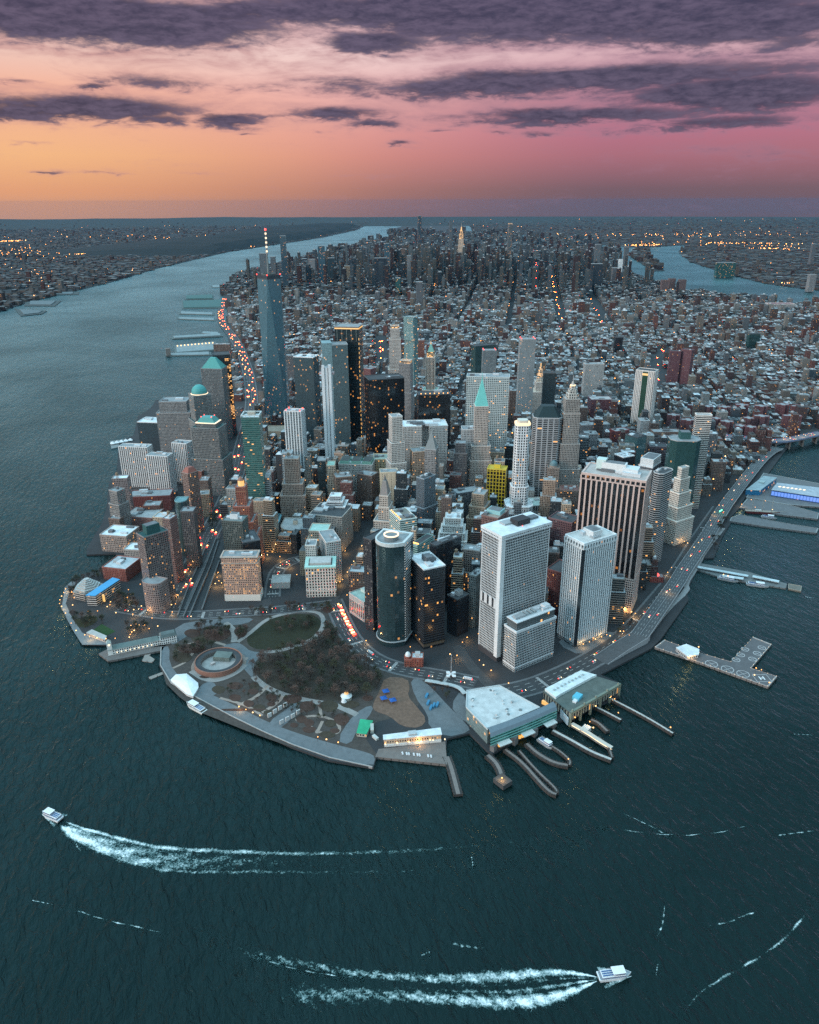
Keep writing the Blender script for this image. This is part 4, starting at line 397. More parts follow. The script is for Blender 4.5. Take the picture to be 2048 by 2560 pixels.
PICK = {
4:'tall slate grey building with mid grey roof in front of the glowing row stone block',
3:'tall beige building with soft grey roof to the right of the plain black slab',
11:'broad tall tan building with soft grey roof behind the silver ribbed tower',
0:'broad tall brown building with soft grey roof behind the copper roofed custom house',
14:'narrow tall sandy building with whitish roof behind the copper roofed custom house',
33:'tall brown building with black roof in front of the maroon roof-well block',
55:'tall slate grey building with soft grey roof in front of the maroon roof-well block',
39:'narrow tall beige building with black roof to the left of the dark teal banded annex',
59:'tall slate grey building with mid grey roof behind the pink pier black bay tower',
68:'broad tall tan building with black roof behind the white green banded block',
89:'middling slate grey building with mid grey roof in front of the dark striped tower',
90:'narrow middling maroon building with black roof in front of the dark striped tower',
73:'tall brown building with soft grey roof to the left of the chiller roofed block',
71:'tall slate grey building with black roof to the left of the white terraced block',
92:'broad tall sandy building with soft grey roof in front of the dark striped tower',
117:'tall beige building with mid grey roof behind the maroon roof-well block',
65:'narrow tall slate grey building with brownish grey roof behind the pale green mansard block',
102:'middling tan building with pale blue-grey roof to the left of the white terraced block',
101:'middling maroon building with soft grey roof to the right of the stone pyramid-capped tower',
63:'broad tall slate grey building with soft grey roof behind the pale green mansard block',
111:'narrow tall slate grey building with brownish grey roof behind the chiller roofed block',
62:'narrow middling slate grey building with black roof in front of the curved tan garage',
106:'tall slate grey building with whitish roof behind the white terraced block',
35:'broad tall beige building with pale blue-grey roof to the left of the dark lane-side tower',
105:'tall brown building with black roof behind the white terraced block',
61:'broad middling sandy building with mid grey roof in front of the curved tan garage',
104:'broad tall slate grey building with soft grey roof in front of the grey mullion tower',
103:'broad tall slate grey building with whitish roof in front of the grey mullion tower',
60:'tall beige building with whitish roof in front of the curved tan garage',
148:'tall slate grey building with brownish grey roof in front of the white lit octagonal tower',
144:'broad tall beige building with soft grey roof in front of the grey mullion tower',
97:'broad tall beige building with mid grey roof to the left of the curved tan garage',
153:'tall slate grey building with pale blue-grey roof in front of the mint roofed bank',
145:'broad tall tan building with whitish roof to the left of the tan setback block',
93:'tall grey building with mid grey roof in front of the green glass tower',
98:'tall slate grey building with mid grey roof in front of the blue edged L building',
133:'middling beige building with brownish grey roof behind the curved tan garage',
183:'tall slate grey building with soft grey roof behind the tan setback block',
184:'broad tall sandy building with soft grey roof in front of the mint roofed bank',
185:'broad tall slate grey building with black roof to the right of the mint roofed bank',
181:'narrow tall beige building with soft grey roof behind the tan setback block',
132:'middling tan building with whitish roof behind the curved tan garage',
180:'tall slate grey building with black roof behind the grey mullion tower',
179:'broad tall beige building with mid grey roof behind the grey mullion tower',
95:'broad tall slate grey building with mid grey roof in front of the green glass tower',
175:'broad tall slate grey building with whitish roof in front of the blank cream block',
135:'tall sandy building with mid grey roof in front of the brown stepped tower',
186:'tall tan building with whitish roof to the right of the mint roofed bank',
187:'narrow tall brick red building with mid grey roof in front of the deco needle tower',
182:'broad tall grey building with pale blue-grey roof behind the grey mullion tower',
172:'broad tall brick red building with brownish grey roof in front of the brown stair block',
177:'broad middling brick red building with mid grey roof in front of the blank cream block',
129:'tall slate grey building with pale blue-grey roof to the left of the green glass tower',
128:'tall beige building with black roof to the left of the green glass tower',
174:'middling brown building with soft grey roof to the left of the blank cream block',
170:'tall beige building with whitish roof to the right of the brown stepped tower',
215:'narrow tall tan building with brownish grey roof in front of the granite pyramid tower',
211:'narrow tall slate grey building with pale blue-grey roof in front of the notched limestone tower',
130:'low grey building with soft grey roof behind the green glass tower',
171:'narrow tall tan building with black roof to the left of the beige green-topped slab',
168:'tall brown building with pale blue-grey roof to the left of the brown stepped tower',
217:'tall brick red building with black roof in front of the dark topped wedding cake',
233:'broad tall slate grey building with black roof behind the white setback tower',
212:'narrow middling brick red building with pale blue-grey roof in front of the notched limestone tower',
253:'tall beige building with mid grey roof behind the yellow netted tower',
251:'tall sandy building with soft grey roof to the right of the dark topped wedding cake',
207:'narrow middling brown building with brownish grey roof to the right of the pale blue tower',
249:'broad tall slate grey building with black roof to the right of the granite pyramid tower',
258:'narrow tall grey building with mid grey roof in front of the black white-roofed block',
204:'tall maroon building with mid grey roof to the left of the pale blue tower',
210:'narrow tall grey building with black roof to the left of the narrow dark glass tower',
250:'tall slate grey building with pale blue-grey roof behind the granite pyramid tower',
246:'narrow tall tan building with brownish grey roof to the left of the ornate green-roofed trio',
201:'tall maroon building with mid grey roof to the right of the trapezoid roof tower',
244:'broad tall maroon building with pale blue-grey roof behind the narrow dark glass tower',
279:'broad tall brick red building with brownish grey roof behind the dark topped wedding cake',
243:'tall slate grey building with pale blue-grey roof in front of the white finned red-lamp tower',
285:'broad tall beige building with black roof behind the turquoise pyramid tower',
238:'narrow tall beige building with pale blue-grey roof behind the pale blue tower',
280:'broad tall cream building with brownish grey roof to the right of the massive double-winged block',
271:'broad tall sandy building with brownish grey roof in front of the slim white core tower',
342:'broad tall slate grey building with pale blue-grey roof in front of the silver grid slab',
240:'broad tall slate grey building with brownish grey roof behind the pale blue tower',
336:'narrow middling slate grey building with black roof in front of the black lamp-topped box',
273:'narrow tall brown building with black roof in front of the slim white core tower',
272:'tall brown building with soft grey roof in front of the slim white core tower',
362:'broad tall brick red building with whitish roof behind the black white-roofed block',
344:'broad middling grey building with black roof in front of the silver grid slab',
343:'broad tall grey building with black roof in front of the silver grid slab',
269:'narrow tall slate grey building with whitish roof in front of the black ledge slab',
359:'broad tall slate grey building with mid grey roof behind the deco needle tower',
364:'broad tall tan building with black roof in front of the teal glass slab',
325:'tall beige building with soft grey roof to the right of the slim white core tower',
330:'tall tan building with brownish grey roof behind the maroon pink-roofed block',
423:'broad tall slate grey building with soft grey roof behind the black white-roofed block',
375:'middling slate grey building with soft grey roof behind the slender white tower',
410:'tall slate grey building with pale blue-grey roof behind the silver grid slab',
407:'narrow tall tan building with black roof behind the black lamp-topped box',
424:'tall slate grey building with black roof to the left of the teal glass slab',
322:'broad tall tan building with soft grey roof behind the black ledge slab',
397:'tall tan building with whitish roof in front of the black monolith',
425:'broad tall grey building with mid grey roof to the left of the teal glass slab',
426:'narrow tall beige building with black roof to the left of the teal glass slab',
394:'narrow tall tan building with mid grey roof in front of the black monolith',
392:'broad tall slate grey building with brownish grey roof behind the black ledge slab',
437:'broad tall brown building with soft grey roof to the right of the dark round-roofed block',
483:'tall slate grey building with mid grey roof to the right of the slim black tower',
396:'broad tall slate grey building with pale blue-grey roof to the left of the black monolith',
386:'tall slate grey building with whitish roof behind the black ledge slab',
484:'broad tall slate grey building with black roof to the left of the teal glass slab',
485:'narrow tall slate grey building with whitish roof to the left of the teal glass slab',
488:'tall grey building with mid grey roof behind the teal glass slab',
438:'broad tall slate grey building with black roof to the right of the dark round-roofed block',
493:'broad tall tan building with soft grey roof to the left of the dark round-roofed block',
465:'narrow tall slate grey building with soft grey roof behind the black lamp-topped box',
486:'broad tall brown building with black roof to the right of the slim black tower',
389:'tall beige building with brownish grey roof in front of the pale blue mirror tower',
487:'tall brown building with black roof in front of the dark block near the old market',
490:'tall grey building with brownish grey roof behind the teal glass slab',
378:'broad tall brick red building with mid grey roof behind the white finned red-lamp tower',
454:'broad middling slate grey building with soft grey roof to the left of the black monolith',
453:'broad middling slate grey building with soft grey roof behind the black ledge slab',
495:'broad middling slate grey building with soft grey roof behind the dark round-roofed block',
503:'tall grey building with pale blue-grey roof to the right of the dark round-roofed block',
504:'broad tall grey building with mid grey roof to the right of the dark round-roofed block',
380:'broad tall grey building with whitish roof to the left of the pale blue mirror tower',
505:'narrow middling slate grey building with soft grey roof behind the slender white tower',
455:'middling maroon building with mid grey roof to the right of the pale blue mirror tower',
544:'tall tan building with brownish grey roof behind the black lamp-topped box',
566:'tall maroon building with mid grey roof to the right of the slim black tower',
448:'narrow tall slate grey building with whitish roof behind the black ledge slab',
506:'broad tall slate grey building with whitish roof to the right of the dark round-roofed block',
507:'tall tan building with mid grey roof to the right of the dark round-roofed block',
508:'tall maroon building with mid grey roof to the right of the dark round-roofed block',
442:'narrow tall slate grey building with soft grey roof in front of the windowless tan box',
549:'low grey building with pale blue-grey roof behind the black lamp-topped box',
451:'narrow tall slate grey building with whitish roof behind the slim white core tower',
441:'tall slate grey building with whitish roof to the left of the pale blue mirror tower',
445:'tall tan building with soft grey roof to the left of the pale blue mirror tower',
586:'broad low maroon building with brownish grey roof to the right of the dark round-roofed block',
444:'middling brick red building with pale blue-grey roof in front of the windowless tan box',
587:'low grey building with soft grey roof to the right of the dark round-roofed block',
522:'low brick red building with mid grey roof behind the pale blue mirror tower',
588:'narrow middling brown building with black roof to the right of the dark round-roofed block',
443:'tall beige building with whitish roof in front of the windowless tan box',
589:'broad low slate grey building with whitish roof to the right of the dark round-roofed block',
630:'low tan building with mid grey roof to the right of the black monolith',
590:'low tan building with whitish roof to the right of the dark round-roofed block',
666:'low brown building with black roof behind the grey block behind the white penthouse block',
667:'tall maroon building with black roof behind the dark block near the old market',
591:'narrow tall tan building with black roof to the right of the dark round-roofed block',
592:'low grey building with whitish roof to the right of the dark round-roofed block',
524:'low grey building with whitish roof behind the pale blue mirror tower',
593:'narrow tall tan building with brownish grey roof to the right of the dark round-roofed block',
513:'middling brick red building with whitish roof in front of the windowless tan box',
594:'narrow low brick red building with black roof to the right of the dark round-roofed block',
521:'narrow low slate grey building with black roof behind the pale blue mirror tower',
595:'narrow low maroon building with black roof to the right of the dark round-roofed block',
676:'tall slate grey building with pale blue-grey roof behind the dark round-roofed block',
635:'tall maroon building with black roof to the right of the glowing boxed crown tower',
510:'middling slate grey building with whitish roof in front of the windowless tan box',
671:'low slate grey building with pale blue-grey roof behind the dark block near the old market',
672:'narrow tall maroon building with black roof behind the dark block near the old market',
517:'low tan building with pale blue-grey roof in front of the windowless tan box',
680:'narrow tall tan building with mid grey roof behind the dark round-roofed block',
687:'low brick red building with pale blue-grey roof to the right of the dark round-roofed block',
681:'tall slate grey building with black roof behind the dark round-roofed block',
688:'first low slate grey building from the brown court building by the bridge ramp',
682:'tall maroon building with black roof behind the dark round-roofed block',
512:'middling brick red building with black roof in front of the windowless tan box',
603:'low slate grey building with black roof behind the gold crowned dark tower',
689:'second low slate grey building from the brown court building by the bridge ramp',
602:'low brown building with black roof in front of the dark teal box tower',
695:'low brown building with pale blue-grey roof to the right of the dark round-roofed block',
742:'low tan building with black roof to the right of the glowing boxed crown tower',
770:'narrow low brick red building with black roof behind the dark block near the old market',
741:'tall slate grey building with black roof to the right of the glowing boxed crown tower',
696:'low maroon building with black roof to the right of the dark round-roofed block',
779:'low maroon building with mid grey roof behind the grey block behind the white penthouse block',
693:'tall slate grey building with black roof to the right of the dark round-roofed block',
780:'low slate grey building with black roof behind the dark block near the old market',
781:'tall maroon building with mid grey roof behind the dark block near the old market',
694:'middling slate grey building with soft grey roof to the right of the dark round-roofed block',
607:'tall slate grey building with black roof in front of the dark teal box tower',
757:'narrow low slate grey building with mid grey roof in front of the rippled steel tower',
697:'narrow low slate grey building with black roof to the right of the dark round-roofed block',
601:'narrow low grey building with pale blue-grey roof in front of the dark teal box tower',
698:'low slate grey building with black roof to the right of the dark round-roofed block',
746:'broad tall brown building with black roof to the right of the glowing boxed crown tower',
783:'narrow tall maroon building with pale blue-grey roof behind the dark block near the old market',
699:'broad low slate grey building with black roof to the right of the dark round-roofed block',
784:'low maroon building with black roof in front of the grey slab row below the courthouse',
785:'narrow low maroon building with black roof behind the dark block near the old market',
793:'tall brick red building with mid grey roof to the right of the white windowless slab',
794:'low brown building with mid grey roof to the right of the white windowless slab',
862:'narrow tall slate grey building with brownish grey roof in front of the rippled steel tower',
800:'low slate grey building with black roof to the right of the white windowless slab',
844:'broad low maroon building with mid grey roof in front of the gothic spire tower',
801:'third low slate grey building from the brown court building by the bridge ramp',
878:'tall brown building with soft grey roof behind the grey block behind the white penthouse block',
802:'middling brick red building with soft grey roof to the right of the white windowless slab',
798:'fourth low slate grey building from the brown court building by the bridge ramp',
803:'low brown building with black roof to the right of the white windowless slab',
799:'tall maroon building with black roof to the right of the white windowless slab',
866:'tall brick red building with mid grey roof in front of the rippled steel tower',
867:'broad tall slate grey building with whitish roof in front of the rippled steel tower',
883:'tall maroon building with black roof behind the brown court building by the bridge ramp',
804:'low slate grey building with pale blue-grey roof to the right of the white windowless slab',
849:'tall slate grey building with soft grey roof to the right of the gothic spire tower',
848:'tall slate grey building with mid grey roof in front of the gothic spire tower',
805:'first low slate grey black-roofed building from the brown court building by the bridge ramp',
806:'narrow tall maroon building with black roof to the right of the white windowless slab',
701:'narrow tall slate grey building with black roof behind the windowless tan box',
807:'broad tall brick red building with black roof to the right of the white windowless slab',
808:'first tall brick red building from the brown court building by the bridge ramp',
708:'tall maroon building with black roof in front of the supertall mast tower',
707:'narrow tall brick red building with soft grey roof in front of the supertall mast tower',
899:'narrow low maroon building with black roof to the right of the white windowless slab',
900:'low brick red building with pale blue-grey roof to the right of the white windowless slab',
967:'narrow tall slate grey building with black roof to the right of the rippled steel tower',
953:'low slate grey building with black roof to the right of the gothic spire tower',
901:'tall slate grey building with soft grey roof to the right of the white windowless slab',
952:'middling brick red building with pale blue-grey roof in front of the gothic spire tower',
902:'narrow low brick red building with black roof to the right of the white windowless slab',
984:'tall brown building with black roof behind the grey slab row below the courthouse',
903:'low brown building with black roof to the right of the dark round-roofed block',
985:'narrow low maroon building with black roof behind the grey slab row below the courthouse',
987:'low maroon building with black roof behind the white block below the white windowless slab',
904:'narrow low maroon building with pale blue-grey roof to the right of the white windowless slab',
905:'low slate grey building with soft grey roof to the right of the white windowless slab',
906:'low brown building with black roof to the right of the maroon courthouse',
957:'low maroon building with soft grey roof in front of the gothic spire tower',
982:'tall maroon building with mid grey roof behind the grey slab row below the courthouse',
956:'tall slate grey building with soft grey roof in front of the gothic spire tower',
983:'middling brick red building with soft grey roof behind the grey slab row below the courthouse',
907:'low slate grey building with black roof to the right of the maroon courthouse',
997:'tall slate grey building with black roof behind the brown court building by the bridge ramp',
990:'narrow middling brown building with black roof behind the grey slab row below the courthouse',
991:'narrow low slate grey building with black roof behind the grey slab row below the courthouse',
1002:'low maroon building with black roof behind the brown court building by the bridge ramp',
992:'low slate grey building with soft grey roof in front of the white windowless slab',
946:'low maroon building with soft grey roof to the right of the lit crown limestone tower',
1003:'low brick red building with black roof behind the brown court building by the bridge ramp',
993:'narrow low slate grey building with mid grey roof in front of the white windowless slab',
998:'tall slate grey building with black roof behind the white block below the white windowless slab',
999:'broad low brown building with black roof behind the white block below the white windowless slab',
1006:'narrow low brick red building with black roof to the right of the maroon courthouse',
1007:'narrow low slate grey building with black roof to the right of the white windowless slab',
1001:'broad low maroon building with black roof in front of the white windowless slab',
1010:'low brick red building with black roof to the right of the white windowless slab',
1071:'middling slate grey building with black roof to the right of the gothic spire tower',
811:'low brown building with black roof behind the supertall mast tower',
1070:'narrow low tan building with black roof to the right of the gothic spire tower',
1093:'low maroon building with black roof behind the grey slab row below the courthouse',
1099:'tall slate grey building with mid grey roof behind the grey slab row below the courthouse',
810:'narrow tall tan building with soft grey roof behind the supertall mast tower',
1100:'middling grey building with mid grey roof to the left of the white windowless slab',
1101:'middling slate grey building with mid grey roof to the left of the white windowless slab',
1102:'low slate grey building with black roof in front of the white windowless slab',
1062:'broad low brick red building with mid grey roof behind the lit crown limestone tower',
1109:'narrow low brown building with black roof in front of the white windowless slab',
1110:'middling brick red building with black roof in front of the white windowless slab',
1013:'low maroon building with brownish grey roof to the right of the white windowless slab',
1111:'middling slate grey building with soft grey roof in front of the white windowless slab',
1076:'low brick red building with black roof to the right of the gothic spire tower',
1097:'middling maroon building with black roof in front of the maroon courthouse',
1075:'broad low maroon building with pale blue-grey roof behind the gothic spire tower',
1014:'low maroon building with black roof to the right of the white windowless slab',
1098:'low slate grey building with black roof in front of the maroon courthouse',
1074:'low slate grey building with black roof behind the gothic spire tower',
1011:'tall maroon building with mid grey roof to the right of the white windowless slab',
1103:'narrow tall brown building with black roof in front of the maroon courthouse',
1104:'narrow low grey building with black roof in front of the maroon courthouse',
1015:'low maroon building with soft grey roof to the right of the white windowless slab',
1105:'narrow middling slate grey building with black roof in front of the maroon courthouse',
1106:'tall brick red building with black roof to the left of the white windowless slab',
1107:'narrow low maroon building with mid grey roof to the left of the white windowless slab',
1113:'tall slate grey building with soft grey roof to the right of the maroon courthouse',
1108:'low slate grey building with mid grey roof to the left of the white windowless slab',
1016:'narrow low brick red building with mid grey roof to the right of the maroon courthouse',
917:'tall slate grey building with black roof behind the supertall mast tower',
1017:'low brick red building with soft grey roof to the right of the white windowless slab',
1112:'low brown building with mid grey roof behind the white block below the white windowless slab',
1018:'low slate grey building with mid grey roof to the right of the white windowless slab',
1019:'low brown building with pale blue-grey roof to the right of the white windowless slab',
1210:'narrow low slate grey building with soft grey roof behind the tiered lantern tower',
1187:'tall brick red building with black roof to the right of the gothic spire tower',
1020:'tall brick red building with black roof to the right of the white windowless slab',
1186:'narrow low brown building with black roof behind the gothic spire tower',
1219:'low slate grey building with pale blue-grey roof in front of the maroon courthouse',
1224:'narrow low slate grey building with black roof in front of the maroon courthouse',
1118:'tall brown building with black roof to the right of the white windowless slab',
1225:'narrow low maroon building with mid grey roof in front of the maroon courthouse',
1226:'narrow low maroon building with black roof in front of the maroon courthouse',
1227:'narrow tall maroon building with black roof in front of the maroon courthouse',
1228:'narrow low slate grey building with black roof behind the white windowless slab',
1229:'narrow low slate grey building with black roof to the right of the tiered lantern tower',
1027:'narrow tall slate grey building with black roof behind the supertall mast tower',
1121:'broad tall grey building with black roof to the right of the white windowless slab',
1125:'low brick red building with black roof to the right of the maroon courthouse',
}
def inside(p, poly):
    x, y = p; r = False; j = len(poly) - 1
    for i in range(len(poly)):
        xi, yi = poly[i]; xj, yj = poly[j]
        if (yi > y) != (yj > y) and x < (xj - xi) * (y - yi) / (yj - yi) + xi: r = not r
        j = i
    return r

def seg_dist(p, a, b):
    dx, dy = b[0] - a[0], b[1] - a[1]; L = dx * dx + dy * dy or 1e-9
    t = max(0, min(1, ((p[0] - a[0]) * dx + (p[1] - a[1]) * dy) / L))
    return math.hypot(p[0] - a[0] - t * dx, p[1] - a[1] - t * dy)

UX = (math.cos(-.506), math.sin(-.506)); UY = (-UX[1], UX[0])
def st_xy(s, t): return (UX[0] * s + UY[0] * t, UX[1] * s + UY[1] * t)
WALLS = [(.24, .2, .17), (.17, .115, .095), (.33, .29, .25), (.2, .085, .07), (.27, .27, .27), (.40, .38, .35), (.13, .075, .07), (.16, .17, .18), (.30, .24, .19)]
ROOFS = [(.42, .46, .48), (.22, .24, .25), (.1, .105, .11), (.55, .58, .6), (.30, .27, .25), (.33, .37, .39)]

def city_fill(BL, D):
    """Rows of city lots on the uptown street grid: (x, y, w, d, angle, h, wall, roof, zone)."""
    rnd = random.Random(11); out = []
    man = D['man']; excl = D['excl']
    roads = [(D['roads'][k][0], D['roads'][k][1] / 2 + 9) for k in ('west', 'south', 'state', 'broadway', 'curl')] + [(a[0], 24) for a in D['avenues']]
    heroes = []
    for b in BL:
        g = max([x[1] for x in b['tiers']] + [0])
        heroes.append((b['c'], math.cos(b['a']), math.sin(b['a']), b['w'] / 2 + g + 1.5, b['d'] / 2 + g + 1.5))
    def clear(p, w, d):
        for c, ca, sa, hw, hd in heroes:
            dx, dy = p[0] - c[0], p[1] - c[1]
            if abs(dx) > 130 or abs(dy) > 130: continue
            r = max(w, d) * .40
            if abs(dx * ca + dy * sa) < hw + r and abs(-dx * sa + dy * ca) < hd + r: return False
        return True
    t = -350.
    while t < 15500:
        if t < 900: bt, gap, bs, gs = 50, 9, 62, 9
        elif t < 3100: bt, gap, bs, gs = 58, 15, 92, 15
        else: bt, gap, bs, gs = 62, 17, 240, 28
        if t > 7000: bt, gap = 130, 40
        s = -2600. + (rnd.random() * 40 if t < 3100 else 0)
        while s < 3400:
            cx, cy = st_xy(s + bs / 2, t + bt / 2)
            az = math.atan2(cx - CAM[0], cy - CAM[1]) - YAW
            if abs(az) > .66 or not inside((cx, cy), man): s += bs + gs; continue
            les = (s > 900 and t < 3600)
            rows = 2
            for r in range(rows):
                q = s
                while q < s + bs - 6:
                    w = rnd.uniform(11, 26) if t < 3100 else rnd.uniform(13, 32)
                    if t < 900: w = rnd.uniform(18, 32)
                    if t > 7000: w = rnd.uniform(28, 60)
                    w = min(w, s + bs - q)
                    d = bt / rows - (1 if r else 1) - rnd.random() * 3
                    p = st_xy(q + w / 2, t + (r + .5) * bt / rows)
                    q += w + (.4 if rnd.random() < .8 else 4)
                    if w < 8: continue
                    if t < 900: h = rnd.choice([34, 42, 50, 60, 70, 84, 104]) * rnd.uniform(.8, 1.1)
                    elif t < 3100:
                        h = rnd.uniform(13, 25)
                        if rnd.random() < .07: h = rnd.uniform(32, 60)
                        if t < 1400 and rnd.random() < .25: h = rnd.uniform(35, 75)
                    elif t < 4300:
                        h = rnd.uniform(18, 42)
                        if rnd.random() < .1: h = rnd.uniform(50, 85)
                    elif t < 7000:
                        core = max(0, 1 - abs(s + 250) / 1700) * max(0, 1 - abs(t - 5700) / 1700)
                        h = rnd.uniform(25, 55) + core * rnd.uniform(0, 120)
                        if rnd.random() < .2 * core: h += rnd.uniform(70, 170)
                    else:
                        h = rnd.uniform(22, 50)
                        if rnd.random() < .06: h = rnd.uniform(70, 130)
                    wall = rnd.choice(WALLS); roof = rnd.choice(ROOFS)
                    if les and rnd.random() < .45: wall = rnd.choice([WALLS[3], WALLS[6], WALLS[1]])
                    k = rnd.uniform(.62, .95)
                    wall = tuple(min(.7, v * k * f) for v, f in zip(wall, (.9, 1., 1.06)))
                    if t < 900 and rnd.random() < .4: wall = rnd.choice([(.035, .045, .05), (.40, .32, .24), (.05, .055, .06), (.34, .25, .19)])
                    kr = rnd.choice((.28, .36, .45, .6, .85, 1.1))
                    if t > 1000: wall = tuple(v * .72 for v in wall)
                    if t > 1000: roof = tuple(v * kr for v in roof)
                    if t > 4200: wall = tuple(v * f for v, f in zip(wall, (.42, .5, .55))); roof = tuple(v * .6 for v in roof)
                    if 1900 < s < 2750 and 2150 < t < 3050:
                        wall = (.13, .085, .08); roof = (.15, .1, .095); h = 36
                    jx = rnd.random()
                    if not inside(p, man): continue
                    if p[1] < 6500:
                        if any(inside(p, e) for e in excl): continue
                        if any(seg_dist(p, R[i], R[i + 1]) < hw + w * .4 for R, hw in roads for i in range(len(R) - 1)): continue
                    if not clear(p, w, d): continue
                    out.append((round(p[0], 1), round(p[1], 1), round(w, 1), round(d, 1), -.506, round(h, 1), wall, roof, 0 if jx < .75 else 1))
            s += bs + gs
        t += bt + gap
    return out
# ------------------------------------------------------------------ materials
def new_mat(name):
    m = bpy.data.materials.new(name); m.use_nodes = True
    nt = m.node_tree; nt.nodes.clear()
    return m, nt
def MATH(nt, op, a, b=None, c=None, clamp=False):
    n = nt.nodes.new('ShaderNodeMath'); n.operation = op; n.use_clamp = clamp
    for i, v in enumerate((a, b, c)):
        if v is None: continue
        if isinstance(v, (int, float)): n.inputs[i].default_value = v
        else: nt.links.new(v, n.inputs[i])
    return n.outputs[0]
def MIX(nt, f, a, b):
    n = nt.nodes.new('ShaderNodeMix'); n.data_type = 'RGBA'
    for k, v in ((0, f), (6, a), (7, b)):
        if isinstance(v, (int, float)): n.inputs[k].default_value = v
        elif isinstance(v, tuple): n.inputs[k].default_value = (*v[:3], 1)
        else: nt.links.new(v, n.inputs[k])
    return n.outputs[2]
def NOISE(nt, vec, scale, detail=3, rough=.55, dist=0, dim='3D'):
    n = nt.nodes.new('ShaderNodeTexNoise'); n.noise_dimensions = dim
    n.inputs['Scale'].default_value = scale; n.inputs['Detail'].default_value = detail
    n.inputs['Roughness'].default_value = rough; n.inputs['Distortion'].default_value = dist
    if vec is not None: nt.links.new(vec, n.inputs['Vector'])
    return n.outputs[0]
def COMB(nt, x, y, z=0.):
    n = nt.nodes.new('ShaderNodeCombineXYZ')
    for i, v in enumerate((x, y, z)):
        if isinstance(v, (int, float)): n.inputs[i].default_value = v
        else: nt.links.new(v, n.inputs[i])
    return n.outputs[0]
def finish(nt, base, rough=.8, metal=0., emit=None, estr=None, normal=None, spec=.4):
    b = nt.nodes.new('ShaderNodeBsdfPrincipled'); o = nt.nodes.new('ShaderNodeOutputMaterial')
    def put(k, v):
        if v is None: return
        if isinstance(v, (int, float)): b.inputs[k].default_value = v
        elif isinstance(v, tuple): b.inputs[k].default_value = (*v[:3], 1)
        else: nt.links.new(v, b.inputs[k])
    put('Base Color', base); put('Roughness', rough); put('Metallic', metal); put('Specular IOR Level', spec)
    put('Emission Color', emit); put('Emission Strength', estr); put('Normal', normal)
    nt.links.new(b.outputs[0], o.inputs[0])
    return b
def tint_of(nt, attr=False):
    if attr:
        n = nt.nodes.new('ShaderNodeAttribute'); n.attribute_name = 'tint'; return n.outputs['Color']
    n = nt.nodes.new('ShaderNodeObjectInfo'); return n.outputs['Color']
